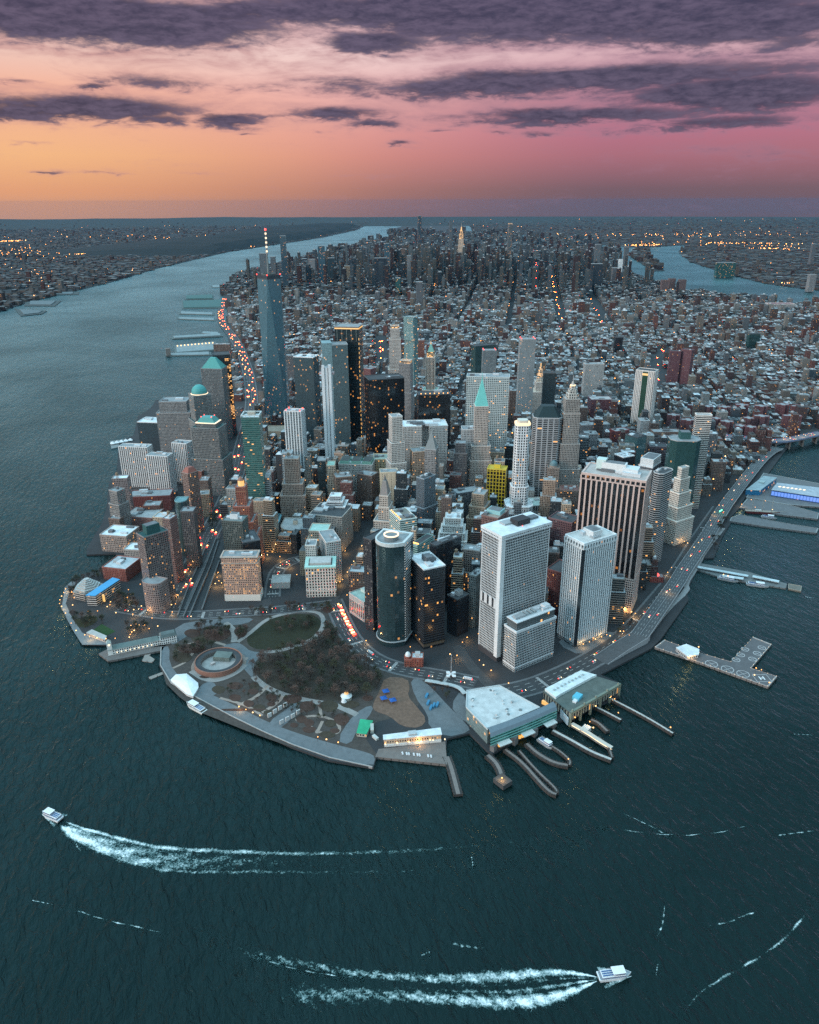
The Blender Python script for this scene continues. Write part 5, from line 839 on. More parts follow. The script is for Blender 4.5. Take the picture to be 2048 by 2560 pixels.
def facade(name, fh, bw, fx, fy, glass=(.012, .016, .02), lit=.05, power=1.3, run=1, warm=.5, attr=False, grough=.18, wallmul=1., tglass=0, gmetal=0., blinds=0):
    """Wall with a grid of window openings; UV is metres along the wall and metres up."""
    m, nt = new_mat('facade_' + name)
    uv = nt.nodes.new('ShaderNodeUVMap'); sp = nt.nodes.new('ShaderNodeSeparateXYZ'); nt.links.new(uv.outputs[0], sp.inputs[0])
    u = MATH(nt, 'DIVIDE', sp.outputs[0], bw); v = MATH(nt, 'DIVIDE', sp.outputs[1], fh)
    fu = MATH(nt, 'ABSOLUTE', MATH(nt, 'SUBTRACT', MATH(nt, 'FRACT', u), .5)); fv = MATH(nt, 'ABSOLUTE', MATH(nt, 'SUBTRACT', MATH(nt, 'FRACT', v), .5))
    win = MATH(nt, 'MULTIPLY', MATH(nt, 'LESS_THAN', fu, fx / 2), MATH(nt, 'LESS_THAN', fv, fy / 2))
    oi = nt.nodes.new('ShaderNodeObjectInfo')
    cu = MATH(nt, 'FLOOR', u); cv = MATH(nt, 'FLOOR', v)
    seed = MATH(nt, 'MULTIPLY', oi.outputs['Random'], 97.)
    if attr:
        a = nt.nodes.new('ShaderNodeAttribute'); a.attribute_name = 'tint'
        seed = MATH(nt, 'MULTIPLY', a.outputs['Fac'], 5311.)
    wn = nt.nodes.new('ShaderNodeTexWhiteNoise'); nt.links.new(COMB(nt, cu, cv, seed), wn.inputs['Vector'])
    ws = nt.nodes.new('ShaderNodeSeparateColor'); nt.links.new(wn.outputs['Color'], ws.inputs[0])
    clump = NOISE(nt, COMB(nt, MATH(nt, 'MULTIPLY', cu, .16 / run), MATH(nt, 'MULTIPLY', cv, .9 if run > 1 else .35), seed), 1., 2)
    thr = MATH(nt, 'MULTIPLY', MATH(nt, 'SUBTRACT', clump, .36, clamp=True), lit * 6.5)
    islit = MATH(nt, 'MULTIPLY', MATH(nt, 'LESS_THAN', wn.outputs['Value'], thr), win)
    T = tint_of(nt, attr)
    gn = nt.nodes.new('ShaderNodeTexCoord')
    blot = NOISE(nt, COMB(nt, MATH(nt, 'MULTIPLY', sp.outputs[0], .05), MATH(nt, 'MULTIPLY', sp.outputs[1], .018), seed), 1., 4, .65)
    wall = MIX(nt, 1., T, (1, 1, 1)); 
    mm = nt.nodes.new('ShaderNodeMix'); mm.data_type = 'RGBA'; mm.blend_type = 'MULTIPLY'; mm.inputs[0].default_value = 1
    nt.links.new(T, mm.inputs[6])
    g = MATH(nt, 'MULTIPLY', MATH(nt, 'MULTIPLY_ADD', blot, .7, .65), wallmul)
    cc = nt.nodes.new('ShaderNodeCombineColor'); [nt.links.new(g, cc.inputs[i]) for i in range(3)]
    nt.links.new(cc.outputs[0], mm.inputs[7]); wall = mm.outputs[2]
    gl = glass
    if tglass:
        gl = T
    gv = MATH(nt, 'MULTIPLY_ADD', ws.outputs[1], .9 if not tglass else .3, .55 if not tglass else .85)
    gm = nt.nodes.new('ShaderNodeMix'); gm.data_type = 'RGBA'; gm.blend_type = 'MULTIPLY'; gm.inputs[0].default_value = 1
    if tglass: nt.links.new(T, gm.inputs[6])
    else: gm.inputs[6].default_value = (*glass, 1)
    gc = nt.nodes.new('ShaderNodeCombineColor'); [nt.links.new(gv, gc.inputs[i]) for i in range(3)]
    nt.links.new(gc.outputs[0], gm.inputs[7])
    blind = MATH(nt, 'GREATER_THAN', ws.outputs[1], .86)
    base = MIX(nt, win, wall, gm.outputs[2] if tglass or not blinds else MIX(nt, blind, gm.outputs[2], (.16, .155, .145)))
    rough = MATH(nt, 'MULTIPLY_ADD', win, grough - .82, .82)
    ec = MIX(nt, ws.outputs[0], (1., .34 + .2 * warm, .06 + .1 * warm), (1., .66, .34))
    es = MATH(nt, 'MULTIPLY', islit, MATH(nt, 'MULTIPLY_ADD', ws.outputs[2], power, power * .25))
    finish(nt, base, rough, MATH(nt, 'MULTIPLY', win, gmetal) if gmetal else 0., ec, es, spec=MATH(nt, 'MULTIPLY_ADD', win, .5, .25))
    m.cycles.emission_sampling = 'NONE'
    return m
FS = {
 'punch': facade('punched', 3.8, 3.1, .56, .6, lit=.010, blinds=1), 'punch_lit': facade('punched_lit', 3.8, 3.3, .56, .6, lit=.07, power=1.2, blinds=1),
 'punch_warm': facade('punched_warm', 3.9, 3.0, .5, .55, lit=.3, power=.9), 'punch_big': facade('punched_tall', 5.2, 4.6, .5, .68, lit=.04),
 'brick': facade('brickwork', 3.1, 3.3, .46, .5, blinds=1, lit=.014), 'strip': facade('banded', 3.9, 3.2, 1.1, .55, lit=.03),
 'blackstrip': facade('black_banded', 3.9, 2.4, 1.1, .72, (.01, .012, .016), lit=.015, run=5), 'strip_teal': facade('teal_banded', 3.9, 4., 1.1, .5, (.02, .085, .08), lit=.05, run=3),
 'glass': facade('curtain_glass', 4., 3.2, .95, .88, tglass=1, lit=.035, run=5, grough=.12, wallmul=.6), 'glass_lit': facade('curtain_glass_lit', 4., 3.0, .93, .82, tglass=1, lit=.022, run=5, grough=.14, wallmul=.9, power=.8),
 'dark': facade('dark_glass', 4., 3.2, .94, .86, tglass=1, lit=.007, power=.8, run=3, grough=.1, wallmul=1.2), 'dark_lit': facade('dark_glass_lit', 4., 3.0, .92, .8, (.01, .012, .014), lit=.035, run=6, power=.8, warm=.3, grough=.12),
 'waffle': facade('waffle', 3.9, 3.0, .72, .70, (.03, .035, .04), lit=.008, run=4, wallmul=1.25, power=.7), 'grid': facade('silver_grid', 4.1, 4.2, .68, .6, (.05, .07, .075), lit=.05, run=5),
 'ribs': facade('bay_glass', 4., 3.5, 1.1, .74, (.02, .024, .03), lit=.015, run=4, wallmul=.55, warm=.2), 'columns': facade('colonnade', 30., 5., .5, .7, (.03, .03, .035), lit=.04),
 'garage': facade('parking_decks', 3.2, 60., 1.1, .42, (.03, .025, .02), lit=.15, power=.5), 'plain': facade('plain_stone', 12., 14., .0, .0, lit=0.), 'plain_side': facade('blind_wall', 3.8, 9., .13, .4, lit=.05),
 'core': facade('bare_core', 3.6, 10.5, .4, 1.1, (.035, .04, .045), lit=0.), 'ripple': facade('rippled_steel', 3.3, 3.1, .5, .5, (.06, .07, .075), lit=.06), 'netting': facade('netting', 7.5, 6.2, .74, .8, (.012, .012, .01), lit=0.),
 'bays': facade('black_bays', 4., 3.6, 1.1, 1.1, (.012, .012, .014), lit=.02, run=5, power=.5, warm=.1), 'bays_grey': facade('grey_bays', 4., 3., 1.1, .8, (.10, .125, .14), lit=.008, wallmul=.6, grough=.3),
 'strip_cols': facade('banded_columns', 3.9, 11., .78, .6, (.01, .014, .016), lit=.03), 'goldside': facade('gold_side', 4., 3.2, .9, .8, (.02, .025, .03), lit=.02)}
FS['gold'] = facade('gold_rows', 4., 3.2, .95, .62, (.03, .02, .01), lit=.55, power=1.6, warm=.5)
FS['base_white'] = facade('arched_base', 9., 4.2, .45, .7, (.2, .12, .05), lit=.55, power=1.1)
FS['mass'] = facade('mass', 3.6, 3.4, .5, .5, lit=.025, attr=True, power=1.6); FS['mass_far'] = facade('mass_far', 9., 9., .5, .4, lit=.02, attr=True, power=1.3)

def flat_mat(name, attr=False, rough=.85, metal=0., spec=.3, mott=.5, sc=.12, spec_col=None, emit=None, power=0.):
    m, nt = new_mat(name); T = tint_of(nt, attr)
    tc = nt.nodes.new('ShaderNodeTexCoord')
    n = NOISE(nt, tc.outputs['Object'], sc, 5, .65)
    mm = nt.nodes.new('ShaderNodeMix'); mm.data_type = 'RGBA'; mm.blend_type = 'MULTIPLY'; mm.inputs[0].default_value = 1
    nt.links.new(T, mm.inputs[6]); g = MATH(nt, 'MULTIPLY_ADD', n, mott * 2, 1 - mott)
    cc = nt.nodes.new('ShaderNodeCombineColor'); [nt.links.new(g, cc.inputs[i]) for i in range(3)]; nt.links.new(cc.outputs[0], mm.inputs[7])
    finish(nt, mm.outputs[2], rough, metal, spec=spec)
    return m
def emit_mat(name, col, power):
    m, nt = new_mat(name); finish(nt, (.3, .25, .2), .5, 0, tuple(col), power); m.cycles.emission_sampling = 'NONE'; return m
ROOF = flat_mat('roofing', mott=.55, sc=.09); PAINT = flat_mat('painted', mott=.25, sc=.3, rough=.6); STONE = flat_mat('stone', mott=.4, sc=.2); COPPER = flat_mat('patina_copper', mott=.3, sc=.35, rough=.55)
ROOF_MASS = flat_mat('roofing_mass', attr=True, mott=.5, sc=.05); GLASSY = flat_mat('glazing', rough=.12, mott=.2, spec=.8); PATH = flat_mat('paving', mott=.4, sc=.15); SOIL = flat_mat('soil', mott=.6, sc=.22, rough=.95)
WARM = emit_mat('lamp_warm', (1, .40, .08), 3.6); WHITEL = emit_mat('lamp_white', (1, .85, .6), 9.); REDL = emit_mat('lamp_red', (1, .03, .025), 3.5); GREENL = emit_mat('lamp_green', (.1, 1, .4), 5.); BLUEL = emit_mat('glow_blue', (.05, .25, 1), .9); GOLDL = emit_mat('glow_gold', (1, .5, .1), 1.0); CREAML = emit_mat('glow_cream', (1, .72, .4), 1.3); CREAML_S = emit_mat('glow_cream_soft', (1, .78, .5), 1.6); GOLDL_S = emit_mat('glow_gold_soft', (1, .55, .12), .9); LAMPW = emit_mat('lamp_pale', (1, .55, .19), 3.2); HEADL = emit_mat('headlight', (1, .74, .42), 7.); TAILL = emit_mat('tail_light', (1, .02, .015), 7.); HEADL_M = emit_mat('headlight_beam', (1, .45, .12), 13.); TAILL_M = emit_mat('brake_light', (1, .016, .010), 26.); WARM_F = emit_mat('distant_glow', (1, .36, .07), 11.); PALE_F = emit_mat('distant_pale_glow', (1, .52, .2), 9.); HEADL_F = emit_mat('headlight_far', (1, .30, .04), 70.); TAILL_F = emit_mat('brake_light_far', (1, .012, .016), 80.)

# ------------------------------------------------------------------ mesh helpers
class MB:
    def __init__(s): s.v = []; s.f = []; s.uv = []; s.mi = []; s.col = []
    def face(s, pts, m=0, uv=None, col=None):
        b = len(s.v); s.v += [tuple(p) for p in pts]; s.f.append(tuple(range(b, b + len(pts))))
        s.uv.append(uv or [(p[0], p[1]) for p in pts]); s.mi.append(m); s.col.append(col)
    def prism(s, poly, z0, z1, ms=0, mt=1, top=True, bottom=False, poly1=None, u0=0., col=None, colt=None):
        P = poly; Q = poly1 or poly; n = len(P); b = len(s.v)
        s.v += [(x, y, z0) for x, y in P] + [(x, y, z1) for x, y in Q]; u = u0
        for i in range(n):
            j = (i + 1) % n; L = math.hypot(P[j][0] - P[i][0], P[j][1] - P[i][1])
            s.f.append((b + i, b + j, b + n + j, b + n + i)); s.uv.append([(u, z0), (u + L, z0), (u + L, z1), (u, z1)]); s.mi.append(ms); s.col.append(col); u += L
        if top: s.f.append(tuple(range(b + n, b + 2 * n))); s.uv.append(list(Q)); s.mi.append(mt); s.col.append(colt or col)
        if bottom: s.f.append(tuple(range(b + n - 1, b - 1, -1))); s.uv.append(list(reversed(P))); s.mi.append(mt); s.col.append(colt or col)
        return s
    def box(s, cx, cy, z0, z1, w, d, a=0., ms=0, mt=0, bottom=False, col=None, colt=None):
        return s.prism(rect(w, d, cx, cy, a), z0, z1, ms, mt, True, bottom, col=col, colt=colt)
    def cone(s, poly, z0, apex, m=0, ap=(0, 0)):
        n = len(poly); b = len(s.v); s.v += [(x, y, z0) for x, y in poly] + [(*ap, apex)]
        for i in range(n): s.f.append((b + i, b + (i + 1) % n, b + n)); s.uv.append([(0, 0), (4, 0), (2, 8)]); s.mi.append(m); s.col.append(None)
        return s
    def dome(s, r, h, z0, m=0, cx=0, cy=0, n=16, k=5, sq=1.):
        prev = ngon(r, n, cx, cy)
        for i in range(1, k + 1):
            t = i / k * math.pi / 2; rr = max(.02, r * math.cos(t)); q = ngon(rr, n, cx, cy)
            s.prism(prev, z0 + h * math.sin((i - 1) / k * math.pi / 2), z0 + h * math.sin(t), m, m, i == k, poly1=q); prev = q
        return s
    def ringwall(s, po, pi, z0, z1, m=0):
        n = len(po); b = len(s.v)
        s.v += [(x, y, z0) for x, y in po] + [(x, y, z1) for x, y in po] + [(x, y, z1) for x, y in pi] + [(x, y, z0) for x, y in pi]
        for i in range(n):
            j = (i + 1) % n
            for k in range(3):
                s.f.append((b + k * n + i, b + k * n + j, b + (k + 1) * n + j, b + (k + 1) * n + i)); s.uv.append([(0, 0), (3, 0), (3, 1), (0, 1)]); s.mi.append(m); s.col.append(None)
        return s
    def tube(s, pts, w, z0, z1, m=0, closed=False):
        """A band of width w along ground points, from z0 up to z1."""
        Lp, Rp = offset(pts, w / 2), offset(pts, -w / 2); n = len(pts)
        for i in range(n - 1):
            a, b_, c, d = Rp[i], Rp[i + 1], Lp[i + 1], Lp[i]
            s.face([(*a, z1), (*b_, z1), (*c, z1), (*d, z1)], m)
            s.face([(*a, z0), (*b_, z0), (*b_, z1), (*a, z1)], m); s.face([(*c, z0), (*d, z0), (*d, z1), (*c, z1)], m)
        for p, q in ((Rp[0], Lp[0]), (Lp[-1], Rp[-1])): s.face([(*q, z0), (*p, z0), (*p, z1), (*q, z1)], m)
        return s
    def tube_z(s, pts, w, zs, z0, m=0):
        Lp, Rp = offset(pts, w / 2), offset(pts, -w / 2)
        for i in range(len(pts) - 1):
            a, b_, c, d = (*Rp[i], zs[i]), (*Rp[i + 1], zs[i + 1]), (*Lp[i + 1], zs[i + 1]), (*Lp[i], zs[i])
            s.face([a, b_, c, d], m); s.face([(*a[:2], z0), (*b_[:2], z0), b_, a], m); s.face([(*c[:2], z0), (*d[:2], z0), d, c], m)
        return s
    def build(s, name, mats, parent=None, tint=(.3, .3, .3), smooth=False):
        me = bpy.data.meshes.new(name); me.from_pydata(s.v, [], s.f); mats = mats if isinstance(mats, (list, tuple)) else [mats]
        for m in mats: me.materials.append(m)
        me.polygons.foreach_set('material_index', s.mi)
        lay = me.uv_layers.new(name='UVMap'); flat = [c for f in s.uv for p in f for c in p]; lay.data.foreach_set('uv', flat)
        if s.col and any(c is not None for c in s.col):
            at = me.color_attributes.new('tint', 'FLOAT_COLOR', 'CORNER')
            at.data.foreach_set('color', [x for f, c in zip(s.f, s.col) for _ in f for x in (*(c or (.3, .3, .3)), 1.)])
        if smooth: me.polygons.foreach_set('use_smooth', [True] * len(s.f))
        me.update(); o = bpy.data.objects.new(name, me); COL.objects.link(o); o.color = (*tint, 1)
        if parent: o.parent = parent
        return o
def rect(w, d, cx=0, cy=0, a=0.):
    ca, sa = math.cos(a), math.sin(a)
    return [(cx + ca * x - sa * y, cy + sa * x + ca * y) for x, y in ((-w / 2, -d / 2), (w / 2, -d / 2), (w / 2, d / 2), (-w / 2, d / 2))]
def ngon(r, n, cx=0, cy=0, a0=0.): return [(cx + r * math.cos(a0 + 2 * math.pi * i / n), cy + r * math.sin(a0 + 2 * math.pi * i / n)) for i in range(n)]
def chamfer(w, d, c): return [(-w / 2 + c, -d / 2), (w / 2 - c, -d / 2), (w / 2, -d / 2 + c), (w / 2, d / 2 - c), (w / 2 - c, d / 2), (-w / 2 + c, d / 2), (-w / 2, d / 2 - c), (-w / 2, -d / 2 + c)]
def offset(pts, o):
    out = []
    for i in range(len(pts)):
        a = pts[max(0, i - 1)]; b = pts[min(len(pts) - 1, i + 1)]; dx, dy = b[0] - a[0], b[1] - a[1]; L = math.hypot(dx, dy) or 1
        out.append((pts[i][0] - dy / L * o, pts[i][1] + dx / L * o))
    return out
def dens(pts, step):
    out = [pts[0]]
    for a, b in zip(pts, pts[1:]):
        n = max(1, int(math.hypot(b[0] - a[0], b[1] - a[1]) / step))
        out += [(a[0] + (b[0] - a[0]) * i / n, a[1] + (b[1] - a[1]) * i / n) for i in range(1, n + 1)]
    return out
def smooth_line(pts, k=2):
    for _ in range(k):
        q = [pts[0]]
        for a, b in zip(pts, pts[1:]): q += [(a[0] * .75 + b[0] * .25, a[1] * .75 + b[1] * .25), (a[0] * .25 + b[0] * .75, a[1] * .25 + b[1] * .75)]
        pts = q + [pts[-1]]
    return pts
def smooth_loop(pts, k=2):
    for _ in range(k):
        q = []
        for a, b in zip(pts, pts[1:] + pts[:1]): q += [(a[0] * .75 + b[0] * .25, a[1] * .75 + b[1] * .25), (a[0] * .25 + b[0] * .75, a[1] * .25 + b[1] * .75)]
        pts = q
    return pts
def ccw(p): return p if sum(a[0] * b[1] - b[0] * a[1] for a, b in zip(p, p[1:] + p[:1])) > 0 else p[::-1]
def centre(p): return (sum(a[0] for a in p) / len(p), sum(a[1] for a in p) / len(p))
def local(p, c): return [(x - c[0], y - c[1]) for x, y in p]
def grow(p, k): c = centre(p); return [(c[0] + (x - c[0]) * k, c[1] + (y - c[1]) * k) for x, y in p]
def empty(name, loc, a=0.):
    o = bpy.data.objects.new(name, None); COL.objects.link(o); o.location = loc; o.rotation_euler = (0, 0, a); o.empty_display_size = 2; return o
def tag(o, label, cat, group=None):
    o['label'] = label; o['category'] = cat
    if group: o['group'] = group
    return o
def copy_tree(o, parent=None):
    c = o.copy(); COL.objects.link(c)
    if parent: c.parent = parent
    for ch in KIDS.get(o.name, []): copy_tree(ch, c)
    return c
KIDS = {}
def note(root, *parts): KIDS[root.name] = list(parts); return root

# ------------------------------------------------------------------ setting: water, land, roads, park
def land(name, poly, z, m, tint, kind='structure', z0=-2.):
    mb = MB(); mb.prism(ccw(poly), z0, z, 0, 0)
    o = mb.build(name, m, None, tint); o['kind'] = kind; return o
def water_mat():
    m, nt = new_mat('harbour_water'); tc = nt.nodes.new('ShaderNodeTexCoord')
    mp = nt.nodes.new('ShaderNodeMapping'); mp.inputs['Rotation'].default_value = (0, 0, math.radians(35)); mp.inputs['Scale'].default_value = (1., .42, 1.); nt.links.new(tc.outputs['Object'], mp.inputs[0])
    n1 = NOISE(nt, mp.outputs[0], .13, 4, .6, .6); n2 = NOISE(nt, mp.outputs[0], .022, 3, .55, .3); n3 = NOISE(nt, tc.outputs['Object'], .0035, 3, .5)
    h = MATH(nt, 'ADD', MATH(nt, 'MULTIPLY', n1, WAVE[0]), MATH(nt, 'MULTIPLY', n2, WAVE[1]))
    bp = nt.nodes.new('ShaderNodeBump'); bp.inputs['Strength'].default_value = 1.; bp.inputs['Distance'].default_value = 1.; nt.links.new(h, bp.inputs['Height'])
    body = MIX(nt, n3, WATER[0], WATER[1])
    df = nt.nodes.new('ShaderNodeBsdfDiffuse'); nt.links.new(body, df.inputs[0]); nt.links.new(bp.outputs[0], df.inputs['Normal'])
    gl = nt.nodes.new('ShaderNodeBsdfGlossy'); n5 = NOISE(nt, tc.outputs['Object'], .0016, 4, .55, .6); nt.links.new(MIX(nt, MATH(nt, 'MULTIPLY_ADD', n5, 2.2, -.6, clamp=True), tuple(v * .72 for v in WATER[2]), tuple(min(1, v * 1.15) for v in WATER[2])), gl.inputs['Color']); gl.inputs['Roughness'].default_value = WATER[3]; nt.links.new(bp.outputs[0], gl.inputs['Normal'])
    lw = nt.nodes.new('ShaderNodeFresnel'); lw.inputs['IOR'].default_value = 1.33; nt.links.new(bp.outputs[0], lw.inputs['Normal'])
    mx = nt.nodes.new('ShaderNodeMixShader'); nt.links.new(lw.outputs[0], mx.inputs[0]); nt.links.new(df.outputs[0], mx.inputs[1]); nt.links.new(gl.outputs[0], mx.inputs[2])
    o = nt.nodes.new('ShaderNodeOutputMaterial'); nt.links.new(mx.outputs[0], o.inputs[0]); return m
R_END = 33000.
def build_setting():
    mb = MB(); mb.face([(CAM[0] + R_END * math.cos(i * math.pi / 90), CAM[1] + R_END * math.sin(i * math.pi / 90), 0) for i in range(180)])
    mb.face([(CAM[0] + R_END * math.cos(-i * math.pi / 90), CAM[1] + R_END * math.sin(-i * math.pi / 90), -6) for i in range(180)])
    w = mb.build('water', water_mat()); w['kind'] = 'structure'
    # city ground: asphalt dark, with blocks paler
    m, nt = new_mat('city_ground'); tc = nt.nodes.new('ShaderNodeTexCoord')
    n = NOISE(nt, tc.outputs['Object'], .03, 5, .7); finish(nt, MIX(nt, n, (.018, .020, .023), (.045, .047, .05)), .9)
    land('ground', D['man'], 3., m, (.1, .1, .1))
    m, nt = new_mat('far_ground'); tc = nt.nodes.new('ShaderNodeTexCoord')
    n = NOISE(nt, tc.outputs['Object'], .004, 6, .75); n2 = NOISE(nt, tc.outputs['Object'], .0006, 4, .6)
    finish(nt, MIX(nt, MATH(nt, 'MULTIPLY', n, MATH(nt, 'MULTIPLY_ADD', n2, 1.6, -.1, clamp=True)), (.004, .008, .01), (.036, .042, .046)), .95)
    for k in ('nj', 'bq', 'bronx', 'roos', 'ward'): land('ground', D[k], {'bq': 2.2, 'ward': 2.6}.get(k, 3.), m, (.1, .1, .1))
    # river bluff
    mb = MB(); S = dens(D['bluff'], 250); rnd = random.Random(5); prof = [(0, 3), (120, 55), (260, 88), (900, 95), (1700, 45), (2600, 3)]
    G = []
    for i, (x, y) in enumerate(S):
        a = S[max(0, i - 1)]; b = S[min(len(S) - 1, i + 1)]; dx, dy = b[0] - a[0], b[1] - a[1]; L = math.hypot(dx, dy); k = min(1, i / 3, (len(S) - 1 - i) / 3) * (.8 + rnd.random() * .35)
        G.append([(x - dy / L * (q + rnd.uniform(-40, 40)), y + dx / L * q, 3 + (z - 3) * k) for q, z in prof])
    for i in range(len(G) - 1):
        for j in range(len(prof) - 1): mb.face([G[i][j], G[i + 1][j], G[i + 1][j + 1], G[i][j + 1]])
    o = mb.build('hills', SOIL, None, (.005, .010, .011)); o['kind'] = 'structure'
    # low ridge on the western horizon
    mb = MB(); rnd = random.Random(8); A0, A1, N = -.62, .60, 110
    hs = []
    for i in range(N + 1):
        t = i / N; hs.append(3 + max(0, (95 - 130 * t) + 14 * math.sin(t * 23) + 9 * math.sin(t * 61 + 1) + rnd.uniform(-4, 4)) * (1 if t < .62 else max(0, 1 - (t - .62) * 6)) + 8)
    for i in range(N):
        p = []
        for k in (i, i + 1):
            az = YAW + A0 + (A1 - A0) * k / N
            p.append([(CAM[0] + math.sin(az) * r, CAM[1] + math.cos(az) * r, z) for r, z in ((21000, 3.2), (26500, 3 + (hs[k] - 3) * .5), (30500, hs[k]), (32500, 3))])
        for j in range(3): mb.face([p[0][j], p[0][j + 1], p[1][j + 1], p[1][j]])
    o = mb.build('hills', SOIL, None, (.02, .03, .03), True); o['kind'] = 'structure'
    # park, lawns, beds, paths
    land('park_ground', D['park'], 3.05, SOIL, (.06, .052, .047), z0=2.9)
    for i, p in enumerate(D['plazas']): land('plaza', smooth_loop(p, 1), 3.08 + i * .006, PATH, (.125, .14, .15), z0=2.9)
    for k in ('lawn1', 'lawn2'): land('lawn', smooth_loop(D[k], 2), 3.16, SOIL, (.022, .024, .013) if k == 'lawn1' else (.045, .038, .03), z0=2.9)
    for i, p in enumerate(D['beds']): land('planting_bed', smooth_loop(p, 2), 3.3 + i * .004, SOIL, (.062, .036, .028) if i % 3 else (.05, .04, .028), z0=2.9)
    for i, (p, w) in enumerate(D['paths']):
        mb = MB(); mb.tube(smooth_line(p, 2), w, 3., 3.18 + i * .006); o = mb.build('path', PATH, None, (.25, .24, .23) if w > 5 else (.27, .22, .19)); o['kind'] = 'structure'
    land('lawn', D['wlawn'], 3.14, SOIL, (.02, .055, .018), z0=2.9); land('lawn', smooth_loop(D['wlawn2'], 1), 3.16, SOIL, (.03, .034, .018), z0=2.9)
    land('plaza', D['cove_walk'], 3.07, PATH, (.16, .18, .19), z0=2.9)
    # roads with centre lines
    for ri, (k, (p, w)) in enumerate(D['roads'].items()):
        p = smooth_line(p, 2); mb = MB(); rz = 3.2 + ri * .012; mb.tube(p, w, 2.9, rz)
        o = mb.build('road', PATH, None, (.05, .053, .056)); o['kind'] = 'structure'
        if w >= 18:
            mk = MB(); q = dens(p, 6)
            for off in (-w / 4, 0, w / 4):
                L = offset(q, off)
                for i in range(0, len(L) - 1, 2): mk.tube([L[i], L[i + 1]], .45, rz, rz + .006)
            o = mk.build('road_markings', PAINT, None, (.5, .5, .48)); o['kind'] = 'structure'
            cw = MB(); m_ = len(q)
            for t in (.12, .38, .62, .86):
                k0 = int(t * m_); a_ = q[k0]; b_ = q[min(m_ - 1, k0 + 1)]; L_ = math.hypot(b_[0] - a_[0], b_[1] - a_[1]) or 1; dx, dy = (b_[0] - a_[0]) / L_, (b_[1] - a_[1]) / L_
                for j in range(int(w / 1.6)): oo = -w / 2 + .8 + j * 1.6; cw.tube([(a_[0] - dy * oo - dx * 2.2, a_[1] + dx * oo - dy * 2.2), (a_[0] - dy * oo + dx * 2.2, a_[1] + dx * oo + dy * 2.2)], .7, rz, rz + .009)
            o = cw.build('road_markings', PAINT, None, (.55, .55, .54)); o['kind'] = 'structure'
            kb = MB()
            for s in (1, -1): kb.tube(offset(p, s * (w / 2 + 2)), 3.6, 2.9, 3.36 + ri * .012)
            o = kb.build('pavement', PATH, None, (.12, .125, .13)); o['kind'] = 'structure'
    # sunken tunnel lanes beside the towers: low walls
    for p in D['trench']:
        mb = MB(); mb.tube(p, 2.2, 3., 6.5); o = mb.build('tunnel_wall', STONE, None, (.12, .13, .135)); tag(o, 'long dark retaining wall between sunken tunnel lanes', 'wall', 'walls between the tunnel lanes')
    # sea wall cap along the park promenade
    mb = MB(); mb.tube(dens(D['seawall'], 12), 1.4, 1., 3.9); o = mb.build('sea_wall', STONE, None, (.30, .29, .28)); tag(o, 'pale stone sea wall curving along the park promenade', 'wall')

# ------------------------------------------------------------------ buildings
def roof_units(root, w, d, z, n, rnd, tints=((.32, .34, .35), (.5, .53, .55), (.12, .13, .14))):
    for i in range(n):
        uw, ud, uh = rnd.uniform(.1, .3) * w, rnd.uniform(.1, .3) * d, rnd.uniform(2, 5)
        x, y = rnd.uniform(-.5, .5) * (w - uw) * .85, rnd.uniform(-.5, .5) * (d - ud) * .85
        MB().box(x, y, z, z + uh, uw, ud, 0).build('rooftop_unit', PAINT, root, rnd.choice(tints))
def water_tank(root, x, y, z):
    mb = MB(); mb.prism(ngon(2.6, 10, x, y), z + 3, z + 8, 0, 0, False, True); mb.cone(ngon(2.9, 10, x, y), z + 8, z + 10.2, 0, (x, y))
    for dx, dy in ((-1.6, -1.6), (1.6, -1.6), (1.6, 1.6), (-1.6, 1.6)): mb.box(x + dx, y + dy, z, z + 3, .4, .4)
    mb.build('water_tank', PAINT, root, (.22, .15, .1))
def ribs_on(root, poly, z0, z1, sp, w, tint, depth=.9, corners=True):
    mb = MB(); n = len(poly)
    for i in range(n):
        a, b = poly[i], poly[(i + 1) % n]; L = math.hypot(b[0] - a[0], b[1] - a[1]); k = max(1, round(L / sp)); ang = math.atan2(b[1] - a[1], b[0] - a[0])
        for j in range(k + (0 if not corners else 0)):
            t = (j + .0) / k + .5 / k if not corners else j / k
            mb.box(a[0] + (b[0] - a[0]) * t + math.sin(ang) * depth * .35, a[1] + (b[1] - a[1]) * t - math.cos(ang) * depth * .35, z0, z1, w, depth, ang)
    if z1 - z0 < 12: mb.ringwall(grow(poly, 1.004), grow(poly, .99), z0 - .3, z0 + .3)
    mb.build('facade_ribs', PAINT, root, tint)
def lamp_dot(mb, x, y, z, r=.8, m=0): mb.prism(ngon(r, 6, x, y), z, z + 2 * r, m, m, True, True)
def roof_lamps(parent, pts, z, r, mat):
    first = None
    for p in pts:
        if not first: mb = MB(); lamp_dot(mb, 0, 0, 0, r); first = o = mb.build('roof_lamp', mat, parent)
        else: o = first.copy(); COL.objects.link(o)
        o.location = (*p, z)
G0 = 3.
